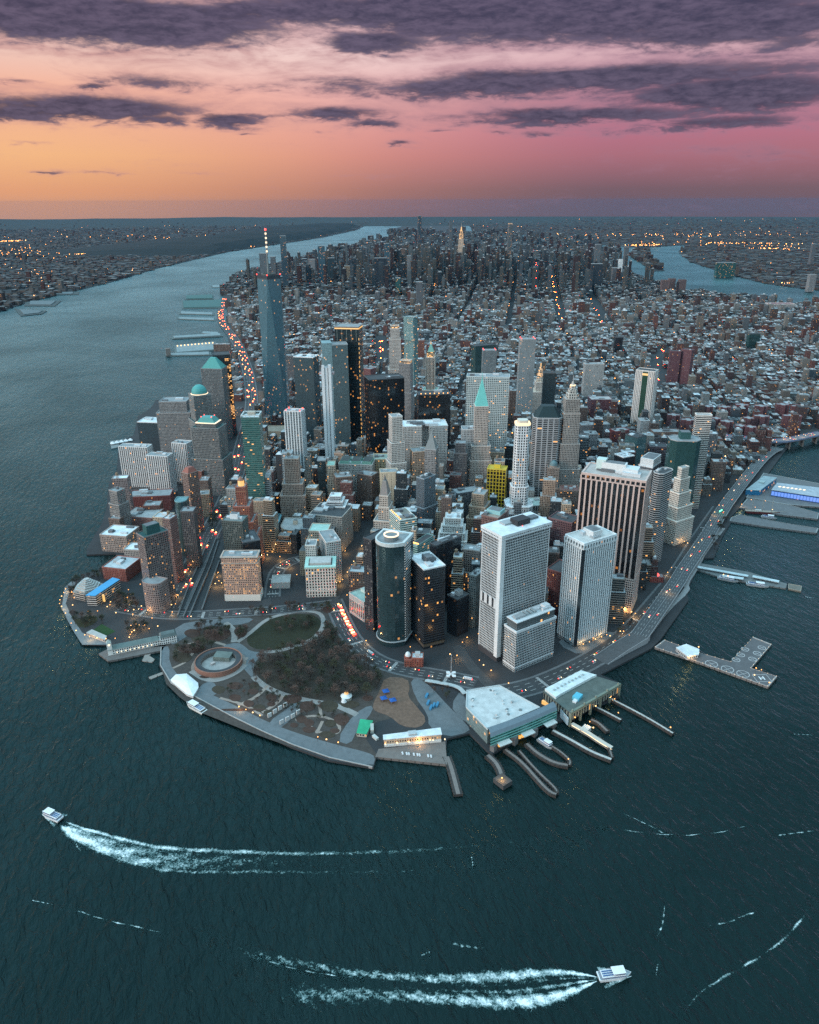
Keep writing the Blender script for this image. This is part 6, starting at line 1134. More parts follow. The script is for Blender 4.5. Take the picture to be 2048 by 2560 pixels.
def build_building(b):
    x = b['x']; w, d, h = b['w'], b['d'], b['h']; rnd = random.Random(b['l'] or str(b['c'])); st = b['st']
    root = empty(b['n'], (b['c'][0], b['c'][1], G0), b['a']); H = h - G0; kit = []
    mat = FS[st]; T = b['t']
    if x.get('wtc'): return supertall(root, H, T)
    def foot(g=0.):
        W, Dp = w + 2 * g, d + 2 * g
        if x.get('curve'):
            return [(-W / 2, Dp / 2), (-W / 2, -Dp * .05)] + [(-W / 2 * math.cos(t * math.pi / 12), -Dp * .05 - Dp * .5 * math.sin(t * math.pi / 12)) for t in range(1, 10)] + [(W * .5, -Dp * .28), (W / 2, Dp / 2)]
        if x.get('curve2'):
            return [(W / 2, Dp / 2), (-W / 2, Dp / 2)] + [(-W / 2 * math.cos(t * math.pi / 10), -Dp * .1 - Dp * .4 * math.sin(t * math.pi / 10)) for t in range(0, 11)]
        if x.get('chamfer') or x.get('oct'): return chamfer(W, Dp, min(W, Dp) * (.26 if x.get('chamfer') else .18))
        if x.get('wings') and st != 'brick': return [(-W / 2, -Dp / 2), (-W * .08, -Dp / 2), (-W * .08, -Dp * .05), (W * .08, -Dp * .05), (W * .08, -Dp / 2), (W / 2, -Dp / 2), (W / 2, Dp / 2), (-W / 2, Dp / 2)]
        if x.get('wings'): return [(-W / 2, -Dp / 2), (-W / 6, -Dp / 2), (-W / 6, -Dp), (W / 6, -Dp), (W / 6, -Dp / 2), (W / 2, -Dp / 2), (W / 2, Dp / 2), (W / 6, Dp / 2), (W / 6, Dp), (-W / 6, Dp), (-W / 6, Dp / 2), (-W / 2, Dp / 2)]
        if x.get('jenga'): return rect(W, Dp)
        return rect(W, Dp)
    P = ccw(foot()); cap = h
    tiers = [(fr * H, g) for fr, g in b['tiers']]; zs = [H] + [t[0] for t in tiers] + [0.]; gs = [0.] + [t[1] for t in tiers]
    wl = MB(); rf = MB(); pr = MB(); tf = MB(); tfs = []; prs = []
    for i, g in enumerate(gs):
        Q = ccw(foot(g)); z1, z0 = zs[i], zs[i + 1]
        if x.get('jenga'):
            z = z0
            while z < z1:
                dz = min(rnd.uniform(12, 26), z1 - z); k = 0 if z < z1 * .55 else 3.
                wl.prism([(px + rnd.uniform(-k, k) * 0 + ox, py + oy) for ox, oy in [(rnd.uniform(-k, k), rnd.uniform(-k, k))] for px, py in Q], z, z + dz, 0, 0, True); z += dz
        else: wl.prism(Q, z0, z1, 0, 0, False)
        (rf if i == 0 else tf).prism(grow(Q, .995), z1 - .6, z1 - .25, 0, 0, True)
        if i: tfs.append(tf); tf = MB()
        if i == 1: prs.append(pr); pr = MB()
        if i > 1: prs.append(pr); pr = MB()
        if st not in ('core',): pr.ringwall(grow(Q, 1.0 + .6 / max(w, d)), grow(Q, 1 - 1.4 / max(w, d)), z1 - .9, z1 + 1.1)
    wall = wl.build('wall', mat, root, T)
    if x.get('lighttier'): wall.color = (*T, 1)
    roof = rf.build('roof', ROOF, root, b['r'])
    for tf in tfs: tf.build('terrace_roof', ROOF, root, b['r'])
    PT = tuple(min(.7, v * 1.15 + .02) for v in (T if st not in ('dark', 'dark_lit', 'glass', 'glass_lit', 'blackstrip') else b['r']))
    for i, pr in enumerate(prs + [pr]):
        if pr.v: pr.build('parapet' if not i else 'terrace_parapet', STONE, root, PT)
    zt = H - .25
    if x.get('ribs'):
        sp, rw = x['ribs']; RT = T
        for i, g in enumerate(gs):
            zlo = zs[i + 1]
            zlo2 = zlo + 7 if i == len(gs) - 1 else zlo
            if x.get('podium'): zlo2 = zlo + H * x['podium']
            ribs_on(root, ccw(foot(g + .1)), zlo2, zs[i] - (8 if x.get('slots') else 0), sp, rw, RT)
    if x.get('slots'):   # crown band with a row of openings
        Q = ccw(foot(.75)); mb = MB(); mb.ringwall(Q, grow(Q, .94), H - 2.6, H + .9); mb.ringwall(Q, grow(Q, .94), H - 9.6, H - 8); mb.build('crown_band', STONE, root, T)
        ribs_on(root, ccw(foot(.5)), H - 8, H - 2.6, x['ribs'][0] if x['ribs'][0] > 5 else 5.4, 2.4, T, .8)
    if x.get('podium'):
        Q = ccw(foot(1.)); mb = MB(); mb.prism(Q, 0, H * x['podium'], 0, 1, True); mb.build('lower_wall', [FS['waffle'], ROOF], root, (.50, .40, .36))
        mb = MB(); mb.ringwall(ccw(foot(1.3)), ccw(foot(.2)), 0, 9); mb.build('lit_arcade', FS['base_white'], root, (.45, .33, .25))
    if x.get('corner_dark'):
        MB().box(-w / 2 + w * 1 + .0, -d / 2 - .0, 4, H - 9, 4.5, 4.5, math.pi / 4).build('corner_recess', GLASSY, root, (.012, .016, .02))
    if x.get('corner'):
        mb = MB(); mb.box(w / 2 - 2.4, -d / 2 + 2.4, 8, H, 7, 7); mb.build('corner_pier', PAINT, root, (.60, .63, .64))
        mb = MB(); mb.box(-w / 2 + 1, -d / 2 + .5, 8, H, 1.6, 1.6); mb.box(w / 2 - .5, d / 2 - 1, 8, H, 1.6, 1.6); mb.build('edge_trim', PAINT, root, (.52, .55, .56))
        MB().prism(ccw(foot(1.4)), H - 6, H - 4.6, 0, 0, True, True).build('roof_slab_edge', PAINT, root, RWHITE); MB().prism(ccw(foot(1.6)), H - 2, H + 1.6, 0, 0, True, True).build('roof_slab', ROOF, root, RWHITE)
        zt = H + 1.6
        ribs_on(root, ccw(foot(.7)), H - 4.6, H - 2, 3.4, 1.2, RWHITE, .8)
        MB().box(-2, -d / 2 - .1, H * x['band'] - 14, H * x['band'], w - 9, 1.2).build('louvre_band', FS['core'], root, (.55, .57, .58)); MB().ringwall(ccw(foot(.3)), ccw(foot(-3)), 0, 9).build('dark_base', FS['columns'], root, (.05, .05, .055))
        mb = MB(); mb.box(6 - w * .1, d * .05, zt, zt + 8, w * .38, d * .26); mb.build('plant_room', PAINT, root, (.03, .03, .035))
        roof_lamps(roof, [(rnd.uniform(-w * .3, w * .3), rnd.uniform(-d * .2, d * .2)) for _ in range(5)], zt, .5, REDL)
    if x.get('pent'):
        MB().prism(ccw(foot(-2)), H, H + 12, 0, 1).build('glass_penthouse', [FS['glass'], ROOF], root, (.10, .115, .12)); MB().ringwall(ccw(foot(-1.4)), ccw(foot(-6)), H + 12, H + 13.2).build('penthouse_rim', PAINT, root, RWHITE)
        MB().prism(ccw(foot(-5)), H + 11.9, H + 12.5, 0, 0).build('penthouse_roof', ROOF, root, (.5, .53, .54)); zt = H + 12.5
        MB().ringwall(ccw(foot(.6)), ccw(foot(-.8)), H - 1.5, H + 1.2).build('roof_edge', PAINT, root, RWHITE)
        for k in (-1, 1): MB().ringwall(ccw(foot(.25)), ccw(foot(-.3)), 6 if k < 0 else H - 3, 7.4 if k < 0 else H - 1.6).build('edge_trim', PAINT, root, RWHITE)
        for i in range(4): MB().box(-2, (i - 2.2) * 7, zt, zt + 3, w * .4, 4).build('cooling_unit', PAINT, root, (.3, .34, .35))
        MB().box(0, d * .36, zt, zt + 6, 9, 10).build('rooftop_hut', PAINT, root, RWHITE)
    if x.get('hut'):
        hw, hd, hh, ht = x['hut']; hw = hw or w * .92; hd = hd or d * .92
        MB().box(0 if not x.get('hut2') else -w * .05, d * .05, zt, zt + hh, hw, hd, 0).build('rooftop_hut', PAINT, root, ht)
        if hh > 6: MB().box(0 if not x.get('hut2') else -w * .05, d * .05, zt + hh, zt + hh + .5, hw * .86, hd * .86).build('hut_roof', ROOF, root, (.15, .16, .17))
    if x.get('hut2'):
        hw, hd, hh, ht = x['hut2']; mb = MB(); mb.box(-w * .26, d * .1, zt, zt + hh, hw, hd); mb.build('rooftop_hut', PAINT, root, ht)
        mb = MB(); mb.prism([(w * .08, -d * .1), (w * .34, -d * .2), (w * .34, d * .2), (w * .08, d * .2)], zt, zt + 10, 0, 0); mb.build('louvre_screen', PAINT, root, (.55, .6, .62))
    if x.get('lobby'): MB().ringwall(ccw(foot(.15)), ccw(foot(-1)), 4, 9).build('lit_lobby', FS['gold'], root, (.1, .08, .06))
    if x.get('curve'):
        Q = ccw(foot(.6)); MB().ringwall(Q, grow(Q, .86), H - 3, H + 2.2).build('roof_rim', PAINT, root, (.5, .55, .55))
        MB().prism(ngon(10, 20, 0, -4), zt, zt + 7, 0, 0).build('rooftop_drum', PAINT, root, (.16, .19, .2)); MB().ringwall(ngon(10.8, 20, 0, -4), ngon(9.4, 20, 0, -4), zt + 7, zt + 8.6).build('glowing_ring', CREAML_S, root)
        mb = MB(); mb.box(w / 2 + .3, -d * .02, 6, H - 3, 1.6, d * .5); mb.build('stair_strip', FS['strip'], root, (.5, .53, .53))
        mb = MB(); Q = ccw(foot(2.2)); mb.ringwall(Q, grow(Q, .93), 9, 10.6); mb.build('entrance_canopy', PAINT, root, (.35, .4, .42))
    if x.get('pyr'):
        ph, tp, pc = x['pyr']; Q = grow(P, .97); 
        if tp >= .94: MB().cone(Q, H, H + ph, 0, centre(Q)).build('pyramid_roof', COPPER, root, pc)
        else: MB().prism(Q, H, H + ph, 0, 0, True, poly1=grow(Q, 1 - tp)).build('pyramid_roof', COPPER, root, pc)
        if x.get('spirelet'): MB().prism(ngon(1.1, 6), H + ph - 4, H + ph + x['spirelet'], 0, 0, True, poly1=ngon(.2, 6)).build('spire', COPPER, root, pc)
        if x.get('step'):
            MB().ringwall(grow(P, .98), grow(P, .8), H - 16, H - 15).build('colonnade_cornice', STONE, root, (.5, .45, .4)); MB().cone(ngon(3, 4), H + ph, H + ph + 12, 0).build('finial', COPPER, root, (.15, .15, .15))
    if x.get('dome'):
        dr, dh, dc = x['dome']; MB().prism(ngon(dr + .6, 16), H - .2, H + 3.5, 0, 0).build('dome_drum', STONE, root, T); MB().dome(dr, dh, H + 3.5, 0).build('dome', COPPER, root, dc, True)
    if x.get('domeglow'):
        Q = grow(P, .95); MB().ringwall(grow(P, .9) if not x.get('dome') else ngon(x['dome'][0] + 2, 20), grow(P, .8) if not x.get('dome') else ngon(x['dome'][0] + .8, 20), H + .6, H + 2).build('light_cove', CREAML_S, root)
    if x.get('mastaba'):
        MB().prism(grow(P, .72), H, H + 9, 0, 0, True).build('attic', FS['punch'], root, T); MB().ringwall(grow(P, .74), grow(P, .66), H + 9, H + 10.4).build('light_cove', CREAML_S, root); MB().prism(grow(P, .68), H + 9, H + 21, 0, 0, True, poly1=grow(P, .42)).build('copper_roof', COPPER, root, (.08, .28, .27))
        roof_lamps(roof, grow(P, .38), H + 21, .9, REDL)
    if x.get('mint'):
        MB().ringwall(ccw(foot(1.1)), ccw(foot(-5)), H - 1.5, H + 1.5).build('copper_cornice', COPPER, root, (.36, .56, .50)); MB().ringwall(ccw(foot(.5)), ccw(foot(-1)), 12, 13.4).build('belt_course', STONE, root, (.6, .58, .54)); MB().prism(ccw(foot(-7)), H, H + 5, 0, 0).build('penthouse', STONE, root, (.4, .4, .39))
    if x.get('basewhite'):
        MB().ringwall(ccw(foot(.7)), ccw(foot(-.5)), 0, 11).build('arched_base', FS['base_white'], root, (.62, .6, .55)); MB().ringwall(ccw(foot(1.2)), ccw(foot(-1)), H - 12, H - 10.6).build('belt_course', STONE, root, (.4, .35, .3)); MB().ringwall(ccw(foot(1.5)), ccw(foot(-1)), H - 1.2, H + .6).build('cornice', STONE, root, (.45, .42, .38))
    if x.get('lantern'):
        MB().prism(ngon(5.5, 8), H, H + 10, 0, 0).build('glowing_lantern', GOLDL, root); MB().cone(ngon(6.2, 8), H + 10, H + 17, 0).build('lantern_cap', COPPER, root, (.25, .12, .08)); MB().ringwall(grow(P, 1.04), grow(P, .8), H - 8, H - 6.8).build('corbel', STONE, root, (.3, .16, .1))
    if x.get('crownopen'):
        Q = ccw(foot(.3)); MB().ringwall(Q, grow(Q, .9), H + 3, H + 5).build('crown_rim', PAINT, root, (.5, .55, .55))
        mb = MB(); [mb.box(*p, H, H + 3.2, 1, 1) for p in dens(Q + Q[:1], 8)[:-1]]; mb.build('crown_frame', PAINT, root, (.45, .5, .5)); MB().box(0, 4, H, H + 7, w * .4, d * .4).build('rooftop_hut', PAINT, root, (.4, .36, .3))
    if x.get('redlamps'):
        roof_lamps(roof, grow(P, .85), H + 1, 1.2, REDL)
    if x.get('lampsroof'):
        roof_lamps(roof, [(-w * .42 + i * w * .84 / 6, -d * .42) for i in range(7)], H + .8, .9, WARM)
    if x.get('bluerim'): MB().ringwall(ccw(foot(.6)), ccw(foot(-3)), H - .4, H + 1.6).build('roof_rim', PAINT, root, (.16, .36, .42))
    if x.get('trio'):
        for k in (-1, 0, 1): MB().box(k * w * .33, 0, H - .2, H + 6, w * .27, d * .8).build('attic_block', COPPER, root, (.16, .32, .27)); MB().box(k * w * .33, 0, H + 6, H + 6.6, w * .25, d * .75).build('attic_roof', ROOF, root, (.06, .07, .07))
    if x.get('goldcrown'):
        MB().ringwall(ccw(foot(.3)), ccw(foot(-.5)), H - 5.5, H - 2.5).build('glowing_crown', GOLDL, root)
        lm = MB(); [lm.box(w / 2 + .4, -d / 2 - .2, z, z + 5, 1.2, 1.2) for z in range(20, int(H) - 20, 11)]; lm.build('corner_light_line', GOLDL, root)
        mb = MB(); [mb.box(-w / 2 + (i + .5) * w / 5, -d / 2 - .2, H - 34, H - 6, .8, .8) for i in range(5)]; mb.build('facade_ribs', PAINT, root, (.2, .22, .2))
    if x.get('side'):
        MB().prism([(-w / 2 - .4, -d / 2 - .4), (-w * .12, -d / 2 - .4), (-w * .12, d / 2), (-w / 2 - .4, d / 2)], 0, H + 5, 0, 1).build('mirror_bay', [FS['glass'], ROOF], root, (.20, .30, .32))
    if x.get('slim'): pass
    if st == 'core':
        mb = MB(); mb.box(-w * .33, -d / 2 - .6, 0, H + 6, w * .26, 2); mb.box(w * .33, -d / 2 - .6, 0, H + 6, w * .26, 2); mb.build('facade_ribs', PAINT, root, (.62, .66, .68)); MB().box(0, 0, H - 16, H - 12, w * 1.5, d * .7).build('work_platform', PAINT, root, (.4, .3, .3))
    if x.get('litcrown'):
        MB().prism(grow(P, .9), H, H + 7, 0, 0).build('lit_crown', FS['gold'], root, (.5, .4, .3)); MB().ringwall(grow(P, .95), grow(P, .7), H + 7, H + 8.5).build('crown_rim', STONE, root, (.45, .4, .36))
    if x.get('litring'):
        MB().ringwall(grow(P, 1.03), grow(P, .8), H, H + 4).build('lit_crown', CREAML, root); MB().prism(grow(P, .7), H, H + 9, 0, 0).build('crown_drum', STONE, root, (.55, .52, .46))
    if x.get('gothic'):
        mb = MB(); z = H
        MB().prism(grow(P, .82), H, H + 16, 0, 0).build('lit_belfry', FS['gold'], root, (.6, .45, .3)); MB().prism(grow(P, .74), H + 16, H + 36, 0, 0, True, poly1=grow(P, .16)).build('pyramid_roof', COPPER, root, (.2, .42, .36)); MB().prism(ngon(1.6, 8), H + 35, H + 46, 0, 0, True, poly1=ngon(.2, 8)).build('spire', GOLDL, root)
        mb = MB(); [mb.cone(ngon(1.7, 6, px, py), H - 2, H + 14, 0, (px, py)) for px, py in grow(P, .95)]; mb.build('pinnacle_trim', STONE, root, (.6, .55, .48))
    if x.get('deco'):
        z = H
        for k, dz in ((.8, 10), (.6, 8), (.42, 7)): MB().prism(chamfer(w * k, d * k, 3), z, z + dz, 0, 0).build('crown_tier', FS['punch_big'], root, (.5, .48, .44)); z += dz
        MB().ringwall(ngon(5.5, 8), ngon(4, 8), z, z + 2).build('lit_crown', CREAML, root); MB().prism(ngon(4, 8), z, z + 9, 0, 0, True, poly1=ngon(1.5, 8)).build('lantern', GLASSY, root, (.4, .4, .38)); MB().prism(ngon(.7, 6), z + 9, z + 22, 0, 0, True, poly1=ngon(.15, 6)).build('needle', PAINT, root, (.4, .4, .4))
    if x.get('lanterntiers'):
        z = H
        for k, dz in ((13, 12), (10, 12), (7, 11), (4, 9)): MB().prism(ngon(k, 12), z, z + dz, 0, 1, True, poly1=ngon(k * .86, 12)).build('lantern_tier', [FS['gold'] if k < 13 else FS['punch_big'], STONE], root, (.55, .5, .42)); z += dz
        MB().prism(ngon(1.4, 6), z, z + 9, 0, 0).build('statue', GOLDL, root)
    if x.get('slotface'):
        MB().box(0, -d / 2 - .2, 12, H - 3, w * .3, 2).build('glass_slot', GLASSY, root, (.03, .07, .05)); MB().box(0, -d / 2 - .4, H - 13, H - 7, w * .3, 2.4).build('gold_rim', GOLDL_S, root)
    if st == 'goldside': MB().box(w / 2 - w * .17, -d / 2 + .2, H * .22, H - 10, w * .30, 2).build('gold_windows', FS['gold'], root, (.05, .05, .05))
    if x.get('esb'):
        z = H
        for k, dz in ((.8, 40), (.55, 22)): MB().prism(grow(P, k), z, z + dz, 0, 0).build('crown_tier', FS['gold'], root, (.5, .4, .3)); z += dz
        MB().prism(ngon(6, 8), z, z + 30, 0, 0, True, poly1=ngon(3, 8)).build('mast', GOLDL, root); MB().prism(ngon(1.6, 6), z + 30, z + 62, 0, 0, True, poly1=ngon(.4, 6)).build('needle', PAINT, root, (.4, .35, .3))
    if x.get('units'): roof_units(roof, w, d, zt, x['units'], rnd)
    if x.get('tank'): water_tank(roof, -w * .25, d * .15, zt)
    if b.get('grp') or x.get('grp'): tag(root, 'red brown brick housing slab with cross wings by the bridge ramp', 'apartment slab', 'red brick housing slabs')
    else: tag(root, b['l'], b['cat'])
    return root
def supertall(root, H, T):
    r0, zb = 31., 20.; B = rect(2 * r0, 2 * r0); A = [(0, -r0), (r0, 0), (0, r0), (-r0, 0)]
    mb = MB()
    for i in range(4):
        j = (i + 1) % 4; a, b = B[i], B[j]; t0, t1 = A[i], A[(i + 1) % 4]
        mb.face([(*a, zb), (*b, zb), (*t0, H)], 0, [(0, zb), (62, zb), (31, H)]); mb.face([(*b, zb), (*t1, H), (*t0, H)], 0, [(62, zb), (84, H), (40, H)])
    mb.build('glass_shaft', FS['glass_lit'], root, (.065, .13, .16)); MB().prism(B, 0, zb, 0, 0, False).build('base', FS['plain'], root, (.25, .28, .3))
    mb = MB(); mb.ringwall(grow(A, 1.01), grow(A, .93), H - 1, H + 9); mb.build('parapet', FS['dark'], root, (.05, .06, .07)); MB().prism(grow(A, .95), H - .5, H, 0, 0).build('roof', ROOF, root, (.1, .11, .12))
    mb = MB(); mb.ringwall(ngon(19, 24), ngon(16, 24), H + 9, H + 13); mb.build('antenna_ring', PAINT, root, (.08, .1, .1)); mb = MB(); mb.prism(ngon(3., 8), H, H + 60, 0, 0, True, poly1=ngon(2., 8)); mb.build('mast', PAINT, root, (.16, .19, .19))
    z = H + 60; k = 0
    mb = MB(); mb.prism(ngon(1.9, 8), z, H + 123, 0, 0, True, poly1=ngon(.8, 8)); mb.build('mast_top', PAINT, root, (.25, .2, .18))
    lm = MB()
    for zz in (66, 77, 88, 99, 110): lm.prism(ngon(2.3, 8), H + zz, H + zz + 4.5, 0, 0, True, True)
    lm.build('mast_light', CREAML_S, root); lm = MB(); lm.prism(ngon(2.4, 8), H + 120, H + 125, 0, 0, True, True); lm.build('beacon', REDL, root)
    roof_lamps(root, A, H + 9, 1.4, REDL)
    tag(root, 'supertall twisted glass tower tapering in tall triangles with a lit mast', 'skyscraper'); return root
# ------------------------------------------------------------------ trees
def make_tree(seed, tint):
    rnd = random.Random(seed); root = empty('bare_tree', (0, 0, 0))
    mb = MB(); mb.prism(ngon(.34, 6), 0, 4.2, 0, 0, True, poly1=ngon(.2, 6)); tips = []
    for k in range(6):
        a = k * 1.05 + rnd.random() * .6; r = rnd.uniform(2, 3.4); z = rnd.uniform(6.5, 9.5); bx, by = r * math.cos(a), r * math.sin(a); tips.append((bx, by, z)); z0 = rnd.uniform(2.6, 4)
        b = len(mb.v); q0 = ngon(.17, 4); q1 = ngon(.06, 4, bx, by)
        mb.v += [(x, y, z0) for x, y in q0] + [(x, y, z) for x, y in q1]
        for i in range(4): mb.f.append((b + i, b + (i + 1) % 4, b + 4 + (i + 1) % 4, b + 4 + i)); mb.uv.append([(0, 0)] * 4); mb.mi.append(0); mb.col.append(None)
    tr = mb.build('trunk', STONE, root, (.06, .045, .035))
    cr = MB(); H = rnd.uniform(9, 12); cl = [(t[0], t[1], t[2], rnd.uniform(1.5, 2.4)) for t in tips] + [(rnd.uniform(-1.5, 1.5), rnd.uniform(-1.5, 1.5), rnd.uniform(8, H), rnd.uniform(1.4, 2.2)) for _ in range(5)]
    for i in range(420):
        cx, cy, cz, cr_ = rnd.choice(cl); v = [rnd.gauss(0, 1) for _ in range(3)]; L = math.sqrt(sum(q * q for q in v)) or 1; k = cr_ * rnd.random() ** .4
        p = [cx + v[0] / L * k, cy + v[1] / L * k, cz + v[2] / L * k * .9]; s = rnd.uniform(.5, 1.25); a = rnd.random() * 6.3; t = rnd.uniform(-1, 1)
        e1 = (math.cos(a) * s, math.sin(a) * s, t * s * .6); e2 = (-math.sin(a) * s * .45, math.cos(a) * s * .45, s * .35)
        cr.face([p, [p[j] + e1[j] for j in range(3)], [p[j] + e1[j] * .6 + e2[j] for j in range(3)]], 0, [(0, 0)] * 3)
    c = cr.build('crown', SOIL, root, tint); note(root, tr, c); return root
TREE_TEXT = {'g': ('bare brown tree in the dark oval grove of the park', 'trees of the dark oval grove'), 'p': ('bare brown tree in the park west of the round brick fort', 'park trees near the round fort'), 'l': ('bare tree standing on the oval lawn', 'trees on the oval lawn'),
 's': ('bare street tree along the curved park edge', 'trees along the park edge'), 'b': ('low brown tree among the winding garden beds', 'trees among the garden beds'), 'm': ('dark tree on the point behind the stepped museum', 'trees behind the stepped museum'), 'w': ('brown tree beside the small riverside lawn', 'trees by the riverside lawn'),
 'q': ('bare tree in the paved square by the curved hotel wing', 'trees in the paved square'), 't': ('green-grey tree on the strip above the tunnel lanes', 'trees above the tunnel lanes'), 'v': ('small tree in the lamp-lit plaza below the pink pier tower', 'trees in the lamp-lit plaza'), 'k': ('small tree in the curved bus loop garden', 'trees in the bus loop'), 'e': ('bare tree on the pier esplanade below the viaduct', 'trees on the pier esplanade')}
def build_trees():
    tints = [(.075, .05, .04), (.045, .036, .03), (.042, .043, .024), (.095, .062, .05), (.03, .034, .022)]
    protos = [make_tree(i * 7 + 1, t) for i, t in enumerate(tints)]; used = [False] * 5; rnd = random.Random(3)
    for poly, n, key in D['treeareas']:
        if key == 'g': poly = grow(poly, 1.07)
        xs = [p[0] for p in poly]; ys = [p[1] for p in poly]; pts = []; tries = 0
        while len(pts) < n and tries < n * 60:
            tries += 1; p = (rnd.uniform(min(xs), max(xs)), rnd.uniform(min(ys), max(ys)))
            if not inside(p, poly) or any((p[0] - q[0]) ** 2 + (p[1] - q[1]) ** 2 < (60 if key in 'g' else 25) for q in pts): continue
            pts.append(p)
        for p in pts:
            k = rnd.randrange(5) if key != 't' else 4
            o = protos[k] if not used[k] else copy_tree(protos[k]); used[k] = True
            s = rnd.uniform(.8, 1.2) * (.7 if key in 'bvk' else 1.15 if key != 'g' else rnd.uniform(1.2, 1.75)); o.location = (*p, 3.1); o.rotation_euler = (0, 0, rnd.random() * 6.3); o.scale = (s, s, s * rnd.uniform(.85, 1.1))
            tag(o, TREE_TEXT[key][0], 'tree', TREE_TEXT[key][1])

# ------------------------------------------------------------------ cars and lamps
def make_car(tint, kind, far=0):
    mb = MB(); L, Wd = (5., 2.) if kind != 'bus' else (12., 2.7)
    hb = .9 if kind != 'bus' else 2.6
    mb.prism([(-L / 2, -Wd / 2 + .25), (-L / 2 + .3, -Wd / 2), (L / 2 - .5, -Wd / 2), (L / 2, -Wd / 2 + .35), (L / 2, Wd / 2 - .35), (L / 2 - .5, Wd / 2), (-L / 2 + .3, Wd / 2), (-L / 2, Wd / 2 - .25)], .25, hb, 0, 0)
    if kind == 'bus': mb.box(0, 0, hb, 3.2, L - .4, Wd - .2, 0, 1, 0)
    else: mb.prism(rect(2.9, 1.75, -.3), hb, 1.55, 1, 0, True, poly1=rect(1.9, 1.5, -.4))
    for sx in (-1.4, 1.4):
        for sy in (-1, 1): mb.box(sx * L / 5, sy * (Wd / 2 - .05), 0, .65, .65, .24, 0, 1, 1)
    e = LAMPS_R * (2.6 if far == 1 else 2.2 if far == 2 else .4 if far == 3 else 1)
    for sy in (-.6, .6):
        mb.box(L / 2 + e * .4, sy * Wd / 2, .5, .5 + e, e * .8, e * .9, 0, 2, 2, True); mb.box(-L / 2 - e * .4, sy * Wd / 2, .6, .6 + e, e * .8, e * .9, 0, 3, 3, True)
    return mb.build('bus' if kind == 'bus' else 'car', [PAINT, GLASSY, PAINT if far == 3 else HEADL_F if far == 2 else HEADL_M if far else HEADL, PAINT if far == 3 else TAILL_F if far == 2 else TAILL_M if far else TAILL], None, tint)
def build_cars():
    rnd = random.Random(21); tints = [(.5, .5, .5), (.03, .03, .035), (.2, .2, .21), (.45, .33, .04), (.25, .03, .03), (.05, .07, .14)]
    protos = [make_car(t, 'car') for t in tints] + [make_car((.55, .56, .57), 'bus'), make_car(tints[2], 'car', 1), make_car(tints[1], 'car', 2), make_car((.55, .56, .57), 'car', 3)]; used = [False] * 10
    def put(p, a, label, group, k=None):
        k = rnd.choice((0, 0, 1, 1, 2, 2, 3, 4, 5)) if k is None else k
        o = protos[k] if not used[k] else protos[k].copy()
        if used[k]: COL.objects.link(o)
        used[k] = True; o.location = (*p[:2], p[2]); o.rotation_euler = (0, 0, a); tag(o, label, 'bus' if k == 6 else 'car', group)
    def lane(line, off, z, n, rev, label, group, j=.5, big=0, t0=0., t1=1., fk=None):
        q = dens(offset(smooth_line(line, 2), off), 4); m = len(q) - 1
        for i in range(n):
            t = t0 + (t1 - t0) * (i + rnd.uniform(-j, j) + .5) / n; k = max(0, min(m - 1, int(t * m))); a = math.atan2(q[k + 1][1] - q[k][1], q[k + 1][0] - q[k][0])
            put((*q[k], z), a + (math.pi if rev else 0), label, group, fk or (6 if rnd.random() < big else None))
    R = D['roads']
    for off in (-4, -8.5, -13): lane(R['west'][0], off, 3.25, 18, False, 'car with white headlights driving down the riverside highway', 'cars heading downtown on the riverside highway', fk=7)
    for off in (4, 8.5, 13): lane(R['west'][0], off, 3.25, 24, True, 'car with red tail lights in the jam on the riverside highway', 'cars heading uptown on the riverside highway', fk=7)
    for off, rv in ((-5, False), (5, True)):
        lane(R['south'][0], off, 3.25, 11, rv, 'car on the street under the harbour viaduct', 'cars on the street below the viaduct', .5, .1); lane(R['state'][0], off, 3.25, 7, rv, 'car on the avenue curving round the park', 'cars on the avenue round the park', .4, .05)
        lane(R['batteryplace'][0], off, 3.25, 5, rv, 'car on the street behind the park lawn', 'cars behind the park lawn'); lane(D['viaduct'], off * .9, D['vz'], 12, rv, 'car crossing the elevated harbour viaduct', 'cars on the viaduct'); lane(D['bridge'], off, 24.2, 8, rv, 'car on the bridge approach ramp', 'cars on the bridge approach')
        lane(R['curl'][0], off * .7, 3.25, 4, rv, 'car on the lit curl of road at the tunnel mouth', 'cars on the tunnel curl')
    lane(R['state'][0], 8, 3.25, 8, True, 'car in the queue of red tail lights by the custom house', 'queue of red tail lights', .2, 0, .05, .35, 7); lane(R['state'][0], 5, 3.25, 8, True, 'car in the queue of red tail lights by the custom house', 'queue of red tail lights', .2, 0, .05, .35, 7)
    for line, rv, lab in D['avenues']: na = 10 if 'straight' in lab else 4; lane(line, -5, 3.25, na, not rv, lab, lab, fk=8); lane(line, 5, 3.25, na, not rv, lab, lab, fk=8)
    x0, y0 = D['coastyard'][0]; x1, y1 = D['coastyard'][3]
    for k, t in enumerate((.45, .48, .55, .60, .63, .75, .79, .39)): put((x0 + (x1 - x0) * t + 3, y0 + (y1 - y0) * t + 10, 3.5), 1.4, 'car parked on the asphalt yard by the long white-roofed pier building', 'cars parked in the pier yard', 9)
